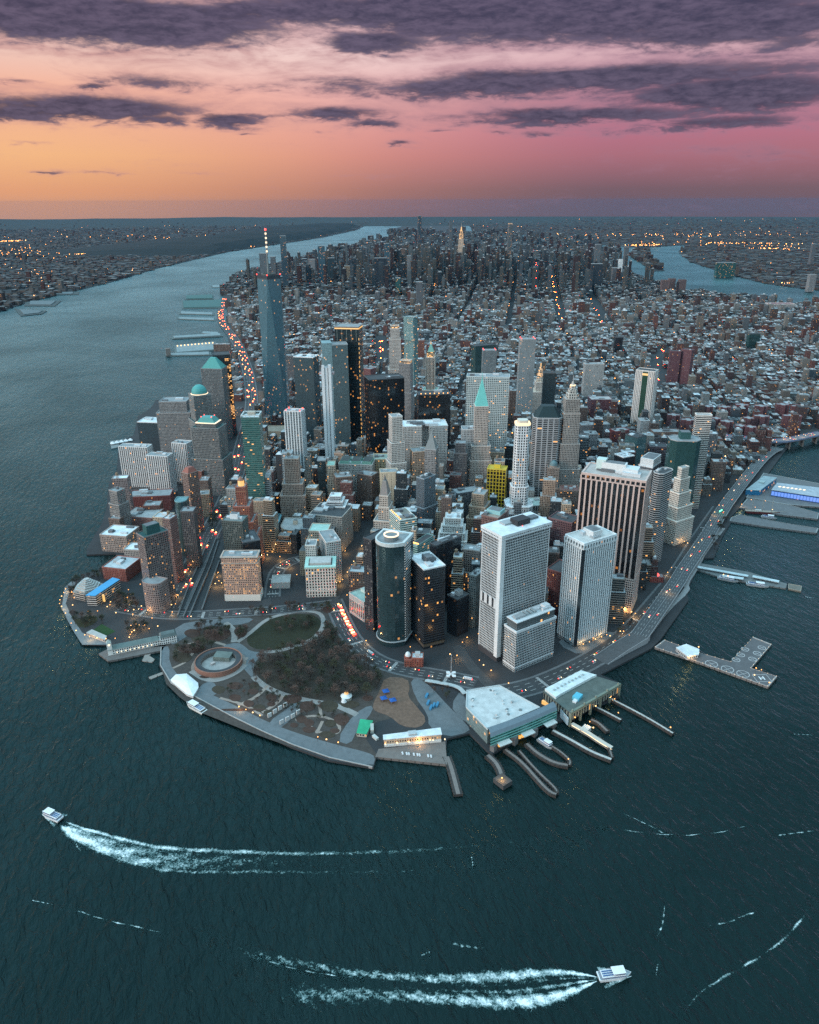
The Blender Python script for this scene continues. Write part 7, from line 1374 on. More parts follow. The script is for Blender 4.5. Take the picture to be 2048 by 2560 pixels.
LAMP_TEXT = {'esplanade': 'along the curved river esplanade', 'museum': 'on the paths round the stepped museum', 'plaza': 'in the small square behind the white pier hall', 'westlane': 'beside the tunnel lanes and hotel', 'garage': 'by the warm lit stone front and tunnel curl', 'broadway': 'in the narrow avenue above the park tip', 'statestreet': 'on the street below the black towers', 'silverfoot': 'at the foot of the silver ribbed tower', 'pinkfoot': 'in the plaza below the pink pier tower', 'southstreet': 'on the street under the harbour viaduct',
 'promenade': 'along the park promenade', 'ferry': 'round the big ferry terminal', 'maritime': 'at the old green maritime slips', 'heliport': 'on the helicopter pier', 'bridge': 'on the bridge approach', 'viaduct': 'on the elevated viaduct', 'housing': 'among the red brick housing slabs', 'pier': 'on the tour boat piers'}
def build_lamps():
    def make(z, r, mat):
        mb = MB(); mb.prism(ngon(.16, 6), 0, z, 0, 0, True, poly1=ngon(.1, 6)); mb.box(.3, 0, z - .1, z + .1, .9, .14); mb.dome(r, r, z, 1, .6, 0, 8, 3); mb.prism(ngon(r, 8, .6), z - .25, z, 1, 1, True, True); return mb.build('street_lamp', [PAINT, mat], None, (.04, .045, .05))
    proto = {}
    for k, pts in D['lamps'].items():
        ht = {'bridge': 8, 'viaduct': 8}.get(k, 7.)
        g = D['lampz'].get(k, 3.1)
        for i, p in enumerate(pts):
            key = (ht, i % 3)
            if key not in proto: proto[key] = o = make(ht, LAMP_R * (1, .8, 1.15)[i % 3], (WARM, WARM, LAMPW)[i % 3])
            else: o = proto[key].copy(); COL.objects.link(o)
            o.location = (*p, g); tag(o, 'glowing warm lamp on a dark post ' + LAMP_TEXT[k], 'street lamp', 'lamps ' + LAMP_TEXT[k])
            if i % LIGHT_EVERY.get(k, 3) == 0:
                l = bpy.data.lights.new('lamp_light', 'POINT'); l.energy = LIGHT_W * LIGHT_MUL.get(k, 1.); l.color = (1, .55, .2); l.shadow_soft_size = .6
                lo = bpy.data.objects.new('lamp_light', l); COL.objects.link(lo); lo.parent = o; lo.location = (.6, 0, ht - 1)

# ------------------------------------------------------------------ waterfront things
def thing_prism(name, poly, z0, z1, mat, tint, label, cat, group=None, roof=None):
    c = centre(poly); root = empty(name, (*c, 0)); P = ccw(local(poly, c)); mb = MB(); mb.prism(P, z0, z1, 0, 1, roof is None, False)
    mb.build('deck' if 'pier' in name else 'wall', [mat, PATH], root, tint)
    if roof: MB().prism(grow(P, 1.02), z1 - .3, z1 + .4, 0, 0, True, True).build('roof', ROOF, root, roof)
    tag(root, label, cat, group); return root, P
def piles(root, P, z, step=9, tint=(.05, .045, .04)):
    mb = MB()
    for x, y in dens(P + P[:1], step)[:-1]: mb.prism(ngon(.45, 6, x, y), -2, z + .9, 0, 0)
    o = mb.build('timber_piles', STONE, root, tint); o['kind'] = 'stuff'
def build_waterfront():
    rnd = random.Random(4)
    # ferry terminal with sweeping roof band
    c = centre(D['ferryroof']); root = empty('ferry_terminal', (*c, 0)); P = ccw(local(D['ferryroof'], c)); B = ccw(local(D['ferryband'], c))
    MB().prism(P, 2, 23.4, 0, 0, False).build('wall', FS['glass'], root, (.16, .22, .22)); MB().prism(grow(P, 1.015), 23.3, 24.4, 0, 0, True, True).build('roof', ROOF, root, (.47, .49, .49))
    MB().ringwall(grow(P, 1.02), grow(P, .985), 24.4, 25.3).build('parapet', PAINT, root, (.45, .48, .48))
    for _ in range(16):
        for _t in range(30):
            p = (rnd.uniform(-45, 45), rnd.uniform(-40, 40))
            if inside(p, grow(P, .8)): break
        MB().box(*p, 24.4, 24.4 + rnd.uniform(1, 2.5), rnd.uniform(1.5, 4), rnd.uniform(1.5, 4), rnd.random()).build('rooftop_unit', PAINT, root, rnd.choice(((.3, .33, .34), (.16, .19, .2), (.5, .52, .52))))
    F = local(D['ferryband'], c); top = smooth_line(F[:4], 2); bot = smooth_line(F[4:][::-1], 2)
    mb = MB(); nn = min(len(top), len(bot)); 
    def rs(L, n):
        q = dens(L, .6); return [q[int(i * (len(q) - 1) / (n - 1))] for i in range(n)]
    top, bot = rs(top, 24), rs(bot, 24)
    prof = [(0., 24.5), (.2, 27.5), (.5, 28.5), (.8, 27.), (1., 23.5)]
    for i in range(23):
        for (t0, z0), (t1, z1) in zip(prof, prof[1:]):
            q = [(top[j][0] + (bot[j][0] - top[j][0]) * t, top[j][1] + (bot[j][1] - top[j][1]) * t, z) for j, t, z in ((i, t0, z0), (i, t1, z1), (i + 1, t1, z1), (i + 1, t0, z0))]; mb.face(q, 0)
    mb.build('curved_roof_band', PAINT, root, (.13, .17, .20)); mb = MB()
    for i in range(23): a, b = bot[i], bot[i + 1]; mb.face([(*a, 11), (*b, 11), (*b, 23.5), (*a, 23.5)], 0, [(i * 4, 11), (i * 4 + 4, 11), (i * 4 + 4, 23.5), (i * 4, 23.5)])
    mb.build('glass_front', FS['strip_teal'], root, (.16, .42, .38)); mb = MB(); out = offset(bot, -2.5); out2 = offset(bot, -.3)
    if (centre(out)[0] ** 2 + centre(out)[1] ** 2) < (centre(bot)[0] ** 2 + centre(bot)[1] ** 2): out = offset(bot, 7.); out2 = offset(bot, .3)
    else: out = offset(bot, -7.)
    for k in range(3):
        seg = range(2 + k * 8, 6 + k * 8)
        for i in seg: mb.face([(*out2[i], 12), (*out[i], 11.4), (*out[i + 1], 11.4), (*out2[i + 1], 12)], 0); mb.face([(*out[i], 10.2), (*out[i + 1], 10.2), (*out[i + 1], 11.4), (*out[i], 11.4)], 0)
    mb.build('slip_canopy', PAINT, root, (.52, .55, .54))
    mb = MB()
    for i in (1, 8, 15, 22): MB().box(*bot[i], 0, 11, 7, 6, .5).build('slip_pillar', STONE, root, (.13, .13, .13))

    for i in (3, 4, 10, 11, 12): MB().box(bot[i][0] * .97, bot[i][1] * .97, 4, 7, 3, 3).build('slip_light', GOLDL, root)
    tag(root, 'big ferry terminal with broad pale angular roof and curved grey front band', 'ferry terminal')
    # maritime building on arched slips
    c = centre(D['bmb']); root = empty('maritime_building', (*c, 0)); P = ccw(local(D['bmb'], c))
    MB().prism(P, 8, 20, 0, 0, False).build('wall', FS['columns'], root, (.26, .27, .22)); MB().prism(grow(P, 1.03), 19.7, 21, 0, 0, True, True).build('roof', ROOF, root, (.10, .12, .11))
    L = local(D['bmb'], c); A, Bp, Cc, Dd = L
    def lerp(p, q, t): return (p[0] + (q[0] - p[0]) * t, p[1] + (q[1] - p[1]) * t)
    q = [A, Bp, lerp(Bp, Cc, .42), lerp(lerp(A, Bp, .93), lerp(Dd, Cc, .93), .40), lerp(lerp(A, Bp, .12), lerp(Dd, Cc, .12), .40), lerp(A, Dd, .42)]
    MB().prism(ccw(grow(q, .97)), 21, 24.5, 0, 1).build('white_attic', [PAINT, ROOF], root, (.60, .66, .66)); h = lerp(lerp(A, Bp, .3), lerp(Dd, Cc, .3), .72)
    mb = MB(); 
    for i in range(9): p = lerp(lerp(A, Bp, .12 + i * .09), lerp(Dd, Cc, .12 + i * .09), .2); mb.box(*p, 24.5, 26, 2.4, 2.4, .6)
    mb.build('skylight_trim', PAINT, root, (.30, .36, .38)); MB().box(*h, 21, 25.5, 12, 9, .55).build('blue_tarpaulin', PAINT, root, (.10, .42, .55))
    MB().box(h[0] - 6, h[1] - 5, 21, 23.5, 8, 5, .55).build('roof_box', PAINT, root, RWHITE); mb = MB()
    for q_ in [lerp(Dd, Cc, i / 5) for i in range(6)] + [lerp(Cc, Bp, t) for t in (.5, 1.)]: MB().box(*q_, -1, 20.5, 2.6, 2.6, .5).build('column', COPPER, root, (.20, .22, .17))
    MB().tube([Dd, Cc], 2.2, 17.5, 20.6).build('entablature', COPPER, root, (.24, .25, .19)); MB().tube([Dd, Cc], 3., 20.8, 21.6).build('cornice', COPPER, root, (.18, .21, .17))
    for i in range(5): MB().box(*lerp(Dd, Cc, i / 4.3 + .03), 21, 24, 2, 2, .5).build('parapet_urn', COPPER, root, (.2, .22, .18))
    MB().box(*lerp(A, Dd, .12), 3, 8, 3, 12, .5).build('yellow_lit_sign', GOLDL, root); MB().prism(grow(P, .86), 2, 8, 0, 0, False).build('dark_slip_back', STONE, root, (.03, .03, .03)); MB().tube([lerp(Dd, Cc, -.04), lerp(Dd, A, .35)], 1, 3, 14).build('pale_banner', PAINT, root, (.4, .5, .55))
    tag(root, 'old green maritime building on tall arched slips with white attic and blue tarpaulin', 'ferry terminal')
    # long white roofed building on its yard
    r, P = thing_prism('pier_deck', D['coastyard'], -2, 3.4, STONE, (.16, .14, .13), 'dark asphalt pier yard in front of the long white-roofed building', 'pier'); piles(r, P, 2)
    c = centre(D['coast']); root = empty('pier_building', (*c, 3.4)); P = ccw(local(D['coast'], c)); MB().prism(P, 0, 9.5, 0, 0, False).build('wall', FS['punch_warm'], root, (.55, .40, .28)); MB().prism(grow(P, 1.03), 9.3, 10.4, 0, 0, True, True).build('roof', ROOF, root, RWHITE)
    MB().box(0, 0, 10.4, 13, 10, 7, -.17).build('rooftop_hut', PAINT, root, (.4, .43, .44)); lm = MB(); L = local(D['coast'], c)
    for i in range(6): p = lerp(L[3], L[2], .02 + i * .19); lm.box(*lerp(p, L[0], -.1 if 1 else 0), 2.4, 4, 1.2, 1.2)
    lm.build('wall_lights', CREAML_S, root); MB().tube([L[3], L[2]], 3.4, 0, 3).build('white_plinth', PAINT, root, (.6, .6, .58)); tag(root, 'long low building with white roof and warm lit windows on the pier yard', 'pier building')
    # green roofed shed, white marquee
    r, P = thing_prism('garden_pavilion', D['greenbld'], 3, 8, FS['punch_lit'], (.4, .38, .33), 'garden pavilion with bright green roof near the promenade corner', 'pavilion', None, (.03, .32, .17)); MB().box(9, -4, 3, 8.6, 4, 13, -.3).build('pale_wing', PAINT, r, (.4, .42, .38)); MB().box(8, -20, 3, 6, 4, 9, .3).build('pale_annex', PAINT, r, (.45, .47, .45))
    c = centre(D['tent']); root = empty('marquee_tent', (*c, 3)); P = ccw(local(D['tent'], c)); MB().prism(P, 0, 4, 0, 0, False).build('tent_wall', PAINT, root, (.55, .56, .56)); mb = MB(); mb.prism(grow(P, 1.04), 4, 6.5, 0, 0, False, poly1=grow(P, .6)); mb.prism(grow(P, .6), 6.5, 8, 0, 0, True, poly1=grow(P, .12)); mb.build('tent_roof', PAINT, root, (.72, .73, .73)); tag(root, 'big white marquee tent beside the park boat landing', 'marquee')
    # round fort
    c, e = D['castle'][0], D['castle'][1]; R = 33.; root = empty('round_fort', (*c, 3)); po, pi_ = ngon(R, 48), ngon(R - 8.5, 48)
    MB().ringwall(po, ngon(R - 1.5, 48), 0, 7.6).build('outer_wall', STONE, root, (.23, .12, .09)); MB().ringwall(ngon(R - 1.6, 48), pi_, 5.8, 6.4).build('ring_roof', ROOF, root, (.045, .05, .055)); MB().prism(ngon(R - 8.6, 40), 0, .35, 0, 0).build('courtyard', PATH, root, (.30, .29, .28)); MB().ringwall(ngon(R - 8.4, 48), ngon(R - 9, 48), 0, 6).build('inner_wall', STONE, root, (.14, .12, .11))
    MB().box(8, 12, .3, 7, 24, 16, -.5).build('ticket_hall', ROOF, root, (.12, .15, .14)); MB().box(-8, 2, .3, 3, 6, 4, .4).build('kiosk', PAINT, root, (.4, .35, .33)); MB().prism([(R + 7, -3), (R + 9, 2), (R - 1, 6), (R - 2, -6)], 0, .25, 0, 0).build('entrance_apron', PATH, root, (.26, .22, .2)); MB().ringwall(ngon(R + 5, 48), ngon(R + .2, 48), 0, .2).build('gravel_ring', PATH, root, (.22, .18, .155)); tag(root, 'round brick fort with dark ring roof and open courtyard in the park', 'fort')
    # pier with clock tower hall
    r, P = thing_prism('pier_deck', D['pierA'], -2, 3., STONE, (.13, .12, .115), 'dark pier deck carrying the white pier hall with clock tower', 'pier'); piles(r, P, 2)
    c = centre(D['pierAb']); a = math.atan2(D['pierAb'][1][1] - D['pierAb'][0][1], D['pierAb'][1][0] - D['pierAb'][0][0]); L = math.hypot(D['pierAb'][1][0] - D['pierAb'][0][0], D['pierAb'][1][1] - D['pierAb'][0][1]); root = empty('pier_hall', (*c, 3), a)
    MB().box(0, 0, 0, 8.5, L, 12).build('wall', FS['punch'], root, (.74, .74, .71)); mb = MB(); b = [(-L / 2, -7), (L / 2 - 24, -7), (L / 2 - 24, 7), (-L / 2, 7)]; mb.prism(b, 8.4, 12.5, 0, 0, True, poly1=[(-L / 2 + 2, -.6), (L / 2 - 26, -.6), (L / 2 - 26, .6), (-L / 2 + 2, .6)]); mb.build('roof', ROOF, root, (.13, .17, .165))
    MB().box(L / 2 - 11, 0, 0, 11.5, 23, 15).build('end_block', FS['punch'], root, (.74, .74, .72)); MB().prism(rect(24, 16, L / 2 - 11), 11.4, 15, 0, 0, True, poly1=rect(19, 10, L / 2 - 11)).build('end_roof', ROOF, root, (.10, .13, .13)); MB().box(-L / 2 + 3, -3, 0, 20, 6.4, 6.4).build('clock_tower', PAINT, root, (.74, .73, .69)); cf = MB().prism(ngon(1.6, 16, 0, 0), -.1, .12).build('clock_face', CREAML_S, root, (.8, .75, .6))
    cf.location = (-L / 2 + 3, -6.3, 17); cf.rotation_euler = (math.pi / 2, 0, 0); MB().cone(rect(7, 7, -L / 2 + 3, -3), 20, 25, 0, (-L / 2 + 3, -3)).build('tower_cap', COPPER, root, (.3, .36, .34)); MB().box(-L / 2 + 3, 3.4, 8, 14, 4.6, 4.6).build('side_tower', PAINT, root, (.6, .6, .57))
    lm = MB(); [lm.box(-L / 2 + 12 + i * 6, -6.3, 2, 3.6, 1.4, .5) for i in range(int((L - 40) / 6))]; lm.build('window_lights', CREAML_S, root); tag(root, 'long white pier hall with dark roof and small clock tower', 'pier hall')
    for k, lab in (('dock1', 'small forked floating dock below the pier hall'), ('dock2', 'short floating dock with yellow posts by the park')): r, P = thing_prism('floating_dock', D[k], -.6, 1., STONE, (.24, .22, .2), lab, 'dock'); piles(r, P, 1.5, 8)
    # stepped hexagon museum and its long wing
    c = D['mjh'][0]; root = empty('stepped_museum', (*c, 3)); mb = MB(); rm = MB(); z = 0; R = 24
    for k, (dz, dr) in enumerate(((13, 0), (3.2, 4), (3., 3.6), (2.8, 3.4), (2.6, 3.2), (2.4, 3), (2.2, 2.8))):
        R -= dr; (mb if k == 0 else rm).prism(ngon(R, 6, 0, 0, .3), z, z + dz, 0, 0); z += dz
        if k: rm.ringwall(ngon(R + .7, 6, 0, 0, .3), ngon(R - .6, 6, 0, 0, .3), z - .6, z + .25)
    mb.build('wall', FS['strip'], root, (.42, .40, .37)); rm.build('stepped_roof', STONE, root, (.40, .41, .40)); tag(root, 'six-sided museum with stepped grey pyramid roof on the river point', 'museum')
    c = centre(D['mjw']); root = empty('museum_wing', (*c, 3)); P = ccw(local(D['mjw'], c)); MB().prism(P, 0, 18, 0, 0, False).build('wall', FS['strip'], root, (.45, .45, .44)); MB().prism(grow(P, 1.02), 17.8, 18.8, 0, 0, True, True).build('roof', PAINT, root, (.06, .30, .55)); q = min(P, key=lambda p: p[1]); MB().box(q[0] + 11, q[1] + 6, 3, 15, 2.4, 4.4, .4).build('yellow_sign', GOLDL_S, root); tag(root, 'long striped museum wing with bright blue roof', 'museum')
    r, P = thing_prism('park_pavilion', D['wagner'], 3, 7.5, FS['punch_warm'], (.4, .37, .34), 'low pale pavilion at the edge of the small green lawn', 'pavilion', None, (.38, .38, .37))
    # carousel, memorial slabs, canopies, flagpole, star sculpture
    c = D['carousel'][0]; root = empty('carousel_pavilion', (*c, 3)); MB().prism(ngon(7, 16), 0, 4.5, 0, 0, False).build('wall', FS['punch_warm'], root, (.6, .58, .5)); MB().prism(ngon(7.6, 16), 4.4, 7.6, 0, 0, True, poly1=ngon(3, 16)).build('shell_roof', PAINT, root, (.65, .68, .68)); MB().dome(3, 2.4, 7.5, 0).build('lit_cap', GOLDL, root); MB().prism(ngon(4, 12, -5, -6), 0, 5, 0, 0, True, poly1=ngon(2, 12, -5, -6)).build('side_shell', PAINT, root, (.62, .65, .66)); tag(root, 'small white shell-shaped carousel with glowing top in the park', 'carousel')
    pr = None
    for i, p in enumerate(D['slabs']):
        if not pr: pr = o = MB().box(0, 0, 0, 6, 5.4, 1.2, .35).build('memorial_slab', STONE, None, (.50, .50, .49))
        else: o = pr.copy(); COL.objects.link(o)
        o.location = (*p, 3.1); tag(o, 'tall pale granite memorial slab on the paved terrace', 'memorial', 'granite memorial slabs')
    for i, p in enumerate(D['canopies']):
        root = empty('play_canopy', (*p, 3.1)); mb = MB(); [mb.box(sx * 3, sy * 3, 0, 4, .25, .25) for sx in (-1, 1) for sy in (-1, 1)]; mb.build('canopy_frame', PAINT, root, (.3, .3, .3)); MB().cone(rect(8.5, 8.5), 3.9, 6, 0).build('canopy_roof', PAINT, root, (.015, .09, .33)); tag(root, ['blue pyramid canopy near the top of the playground', 'blue pyramid canopy at the outer side of the playground', 'blue pyramid canopy apart from the other two'][i], 'canopy')
    land('playground', smooth_loop(D['playground'], 1), 3.2, SOIL, (.15, .095, .07), z0=2.9)
    for _ in range(16): pass
    p = D['flagpole'][0]; mb = MB(); mb.prism(ngon(.35, 8), 0, 32, 0, 0, True, poly1=ngon(.15, 8)); mb.dome(.6, .6, 32); o = mb.build('flagpole', PAINT, None, (.6, .6, .6)); o.location = (*p, 3); tag(o, 'tall white flagpole standing in the ferry plaza', 'flagpole')
    p = D['sculpt'][0]; root = empty('plaza_pavilion', (*p, 3)); mb = MB()
    for k in range(4): a = k * math.pi / 2 + .4; mb.prism([(0, 0), (7 * math.cos(a - .45), 7 * math.sin(a - .45)), (9 * math.cos(a), 9 * math.sin(a)), (7 * math.cos(a + .45), 7 * math.sin(a + .45))], 4 + k * .02, 5 + k * .02, 0, 0, True, True)
    mb.build('petal_roof', PAINT, root, (.68, .69, .69)); MB().prism(ngon(2.4, 10), 0, 4, 0, 0).build('core', GLASSY, root, (.1, .1, .1)); tag(root, 'white four-petal pavilion beside the flagpole', 'pavilion')
    mb = MB(); mb.tube(smooth_line(D['ferrytop'], 2), 6, 6.2, 7); o = mb.build('curved_canopy', PAINT, None, (.40, .43, .43)); tag(o, 'long curved grey canopy arching round the bus loop', 'canopy')
    pr = None
    for p in D['blues']:
        if not pr: pr = o = MB().box(0, 0, 0, 3, 9, 3, .9).build('parked_trailer', PAINT, None, (.05, .2, .34))
        else: o = pr.copy(); COL.objects.link(o)
        o.location = (*p, 3.1); tag(o, 'teal trailer parked inside the bus loop', 'trailer', 'trailers in the bus loop')
    # slips
    names = ['dark fender rack ending in a lamp-topped block', 'long curved fender wall of the middle ferry slip', 'thin inner fender wall of the middle ferry slip', 'fender wall bending to a lamp at its tip', 'short fender wall across from the bent one', 'long pale-topped fender wall between both terminals', 'short dark fender beside the lit gangway', 'short white-topped fender wall with red lamp', 'long straight white-topped fender wall with green lamp', 'stubby dark landing barge in the maritime slip', 'narrow wooden jetty reaching out from the pier yard']
    for (pts, w), lab in zip(D['slips'], names):
        q = dens(smooth_line(pts, 2), 5); root = empty('fender_wall', (*q[0], 0)); q = local(q, q[0]); MB().tube(q, w, -2, 3.2).build('timber_wall', STONE, root, (.045, .04, .038)); pale = 'white' in lab or 'pale' in lab
        MB().tube(q, w * .45, 3.2, 3.7).build('walkway', PATH, root, (.42, .42, .40) if pale else (.17, .15, .14)); piles(root, offset(q, w / 2) + offset(q, -w / 2)[::-1], 3.4, 6); tag(root, lab, 'ferry slip')
        if 'block' in lab: MB().box(*q[-1], -2, 6, 14, 16, .3).build('end_block', STONE, root, (.06, .06, .06))
    q = dens(smooth_line(D['gangway'], 1), 5); root = empty('lit_gangway', (*q[0], 0)); q = local(q, q[0]); MB().tube(q, 4.5, 2, 3).build('deck', PATH, root, (.2, .18, .16)); MB().tube(q, 5, 6, 6.6).build('canopy_roof', PAINT, root, (.5, .46, .4)); MB().tube(q, 1.2, 3.0, 3.4).build('light_strip', CREAML_S, root); m = q[len(q) // 3]; MB().box(m[0] + 5, m[1] + 3, 0, 6, 12, 9, .5).build('waiting_room', PAINT, root, (.5, .5, .47)); tag(root, 'warm lit covered gangway leading down from the maritime building', 'gangway')
    # heliport
    r, P = thing_prism('helicopter_pier', D['heli'], -2, 3.2, STONE, (.15, .14, .135), 'T-shaped helicopter pier with white landing circles', 'heliport'); piles(r, P, 2.6, 7); c = centre(D['heli'])
    MB().prism(grow(P, .955), 3.2, 3.28).build('asphalt_surface', PATH, r, (.105, .105, .11))
    for i, p in enumerate(D['pads']):
        q = local([p], c)[0]; R = 8.6 if i < 3 else 5.6; mb = MB(); mb.ringwall(ngon(R, 28, *q), ngon(R - .9, 28, *q), 3.28, 3.31); mb.tube([(q[0] - R * 1.1, q[1]), (q[0] + R * 1.1, q[1])], .6, 3.28, 3.3); mb.tube([(q[0], q[1] - R * 1.1), (q[0], q[1] + R * 1.1)], .5, 3.28, 3.302); mb.build('landing_circle', PAINT, r, (.40, .40, .40))
    q = local(D['padH'], c)[0]; mb = MB(); a = -.33
    def rot(x, y): return (q[0] + x * math.cos(a) - y * math.sin(a), q[1] + x * math.sin(a) + y * math.cos(a))
    mb.tube([rot(-2.6, -4), rot(-2.6, 4)], 1.5, 3.28, 3.32); mb.tube([rot(2.6, -4), rot(2.6, 4)], 1.5, 3.28, 3.32); mb.tube([rot(-1.8, 0), rot(1.8, 0)], 1.5, 3.28, 3.33); mb.build('letter_h', PAINT, r, (.65, .65, .65)); mb = MB(); mb.ringwall(rect(20, 17, *q, a), rect(19, 16, *q, a), 3.28, 3.32); mb.build('pad_outline', PAINT, r, (.5, .5, .5))
    MB().ringwall(grow(P, 1.0), grow(P, .975), 3.2, 3.9).build('edge_kerb', PATH, r, (.32, .30, .29)); lm = MB(); [lamp_dot(lm, x * .985, y * .985, 3.9, .28) for x, y in dens(P + P[:1], 10)]; lm.build('edge_lights', CREAML_S, r)
    r, P = thing_prism('terminal_building', D['helibld'], 3, 9, FS['punch_lit'], (.5, .52, .52), 'white roofed terminal building at the root of the helicopter pier', 'terminal', None, (.62, .66, .68))
    # tour boat piers
    r, P = thing_prism('landing_pier', D['pier11'], -2, 2.6, STONE, (.14, .15, .15), 'long boat pier with narrow pale canopies', 'pier'); piles(r, P, 2.6)
    for i, p in enumerate(D['pier11roofs']): thing_prism('pier_canopy', p, 5.5, 6.3, PAINT, (.35, .42, .44), ['long pale canopy along the inner edge of the boat pier', 'short pale canopy over the boat pier steps', 'pale canopy at the outer half of the boat pier'][i], 'canopy', None, (.45, .52, .54))
    r, P = thing_prism('barge', D['barge'], -1, 2.5, STONE, (.15, .14, .12), 'square landing barge moored off the boat pier end', 'barge'); MB().ringwall(P, grow(P, .9), 2.5, 3.2).build('bulwark', PAINT, r, (.3, .27, .22))
    for k, lab in (('pier15', 'long two-level concrete pier with pale edge'), ('pier16', 'broad museum pier beside the tall ship'), ('pier17', 'broad shopping pier under the blue lit hall')): r, P = thing_prism('pier', D[k], -2, 3.2, STONE, (.14, .14, .145), lab, 'pier'); piles(r, P, 2.6, 12); MB().ringwall(P, grow(P, .97), 3.2, 4.1).build('edge_rail', PAINT, r, (.24, .25, .25))
    r, P = thing_prism('market_hall', D['p17b'], 3, 17, FS['glass'], (.02, .10, .30), 'shopping pier hall with glowing blue glass walls', 'market hall', None, (.35, .38, .42)); q = local(D['p17b'], centre(D['p17b'])); mb = MB(); mb.tube([(x, y - .0) for x, y in dens(q[:2], 4)], 1.4, 5, 14, 0); o = mb.build('blue_glow_panel', BLUEL, r); mb = MB()
    for i, p in enumerate(dens(q[:2], 6)): mb.box(*p, 3.6, 15.5, .7, 3.2, math.atan2(q[1][1] - q[0][1], q[1][0] - q[0][0]))
    mb.build('wall_ribs', PAINT, r, (.1, .16, .3)); mb = MB(); [mb.box(*lerp(lerp(q[0], q[1], .1 + i * .08), lerp(q[3], q[2], .1 + i * .08), .5), 17.4, 18.6, 5, 3) for i in range(7)]; mb.build('roof_bar_lights', CREAML_S, r)
    r, P = thing_prism('market_hall', D['p17a'], 3, 15, FS['glass'], (.02, .16, .32), 'small dark blue hall with pale roof next to the blue lit hall', 'market hall', None, (.28, .34, .36)); MB().box(4, 4, 15.4, 18, 14, 10, .6).build('roof_house', PAINT, r, (.33, .4, .4))
    # viaduct and bridge approach
    q = dens(smooth_line(D['viaduct'], 2), 12); root = empty('elevated_viaduct', (*q[0], 0)); lq = local(q, q[0]); zt = D['vz'] - .05; rq = dens(local(D['ramp'], q[0]), 8); rz = [3.45 + (zt - 3.52) * min(1, i / (len(rq) - 2)) for i in range(len(rq))]
    MB().tube(lq, 25, zt - 1.6, zt).build('road_deck', PATH, root, (.085, .09, .095)); mb = MB(); mb.tube_z(rq, 25, rz, 3.); mb.build('ramp_deck', PATH, root, (.085, .09, .095)); mb = MB(); [mb.tube_z(offset(rq, s_ * 12.6), .6, [z + 1.1 for z in rz], 3.) for s_ in (-1, 1)]; mb.build('ramp_rails', PAINT, root, (.3, .31, .32)); mb = MB(); [mb.tube(offset(lq, s * 12.6), .6, zt - 1.6, zt + 1.1) for s in (-1, 1)]; mb.tube(lq, .5, zt, zt + .9); mb.build('side_rails', PAINT, root, (.30, .31, .32)); mb = MB(); pq = dens(lq, 24)
    for p in pq[1::2]: mb.box(p[0] - 7, p[1] + 3, 2, zt - 1.6, 1.4, 1.4); mb.box(p[0] + 7, p[1] - 3, 2, zt - 1.6, 1.4, 1.4)
    mb.build('support_frame', STONE, root, (.13, .14, .14)); mk = MB(); L = dens(lq, 6)
    for off in (-8, -4, 4, 8):
        oo = offset(L, off); [mk.tube([oo[i], oo[i + 1]], .3, zt, zt + .02) for i in range(0, len(oo) - 1, 2)]
    mk.build('lane_markings', PAINT, root, (.5, .5, .48)); MB().box(*lq[len(lq) // 2], zt + 5, zt + 7.5, 12, .5, .4).build('green_sign', GREENL, root); mb = MB(); p = lq[len(lq) // 2]; mb.box(p[0] - 5, p[1] - 2, zt, zt + 6, .4, .4); mb.box(p[0] + 5, p[1] + 2.2, zt, zt + 6, .4, .4); mb.build('sign_gantry', PAINT, root, (.2, .2, .2)); tag(root, 'elevated grey harbour viaduct curving along the east waterfront', 'viaduct')
    q = dens(smooth_line(D['bridge'], 2), 20); root = empty('bridge_approach', (*q[0], 0)); lq = local(q, q[0]); MB().tube(lq, 26, 20.5, 24).build('road_deck', PATH, root, (.16, .16, .18)); mb = MB(); [mb.tube(offset(lq, s * 13), .8, 22, 25.6) for s in (-1, 1)]; mb.build('side_rails', PAINT, root, (.16, .2, .3)); mb = MB(); [mb.box(*p, 0, 20.5, 20, 4, 1.2) for p in lq[::3]]; mb.build('stone_arch_frame', STONE, root, (.2, .17, .15)); tag(root, 'bridge approach ramp lined with warm lamps above the east river', 'bridge')
    HPL = ['slim river pier with a pale shed roof', 'broad sports pier lit by a row of lamps', 'low pier with a tall brick vent tower', 'thin pier carrying moored grey vessels', 'wide green pier sheds at the bend', 'narrow bare pier below the green sheds', 'far stub pier by the rail yard towers', 'flat teal pier above the green sheds', 'short dim pier beside the slim shed pier']
    for i, q in enumerate(D['hpiers']):
        r, P = thing_prism('river_pier', q, -2, 4, STONE, (.10, .13, .13), HPL[i] + ' on the west river', 'pier'); MB().prism(grow(P, .9), 4, 9 if i in (0, 4, 7) else 6, 0, 0).build('pier_shed', ROOF, r, (.06, .13, .125) if i in (4, 7) else (.2, .25, .26))
        if i == 1: lm = MB(); [lamp_dot(lm, *lerp(lerp(P[0], P[1], (k + 1) / 12), lerp(P[3], P[2], (k + 1) / 12), .6), 12, 2.2) for k in range(11)]; lm.build('floodlights', LAMPW, r)
        if i == 2: MB().box(*lerp(P[0], P[2], .06 if P[0][0] < P[2][0] else .94), 4, 34, 18, 14).build('vent_tower', FS['brick'], r, (.24, .22, .2))
    for i, q in enumerate(D['njpiers']): r, P = thing_prism('river_pier', q, -2, 4, STONE, (.06, .075, .075), ['flat dark pier with parking sheds on the far bank', 'rounded dark pier point on the far bank', 'long pale-edged pier on the far bank'][i], 'pier'); MB().prism(grow(P, .7), 4, 8, 0, 0).build('pier_shed', ROOF, r, (.12, .15, .16))
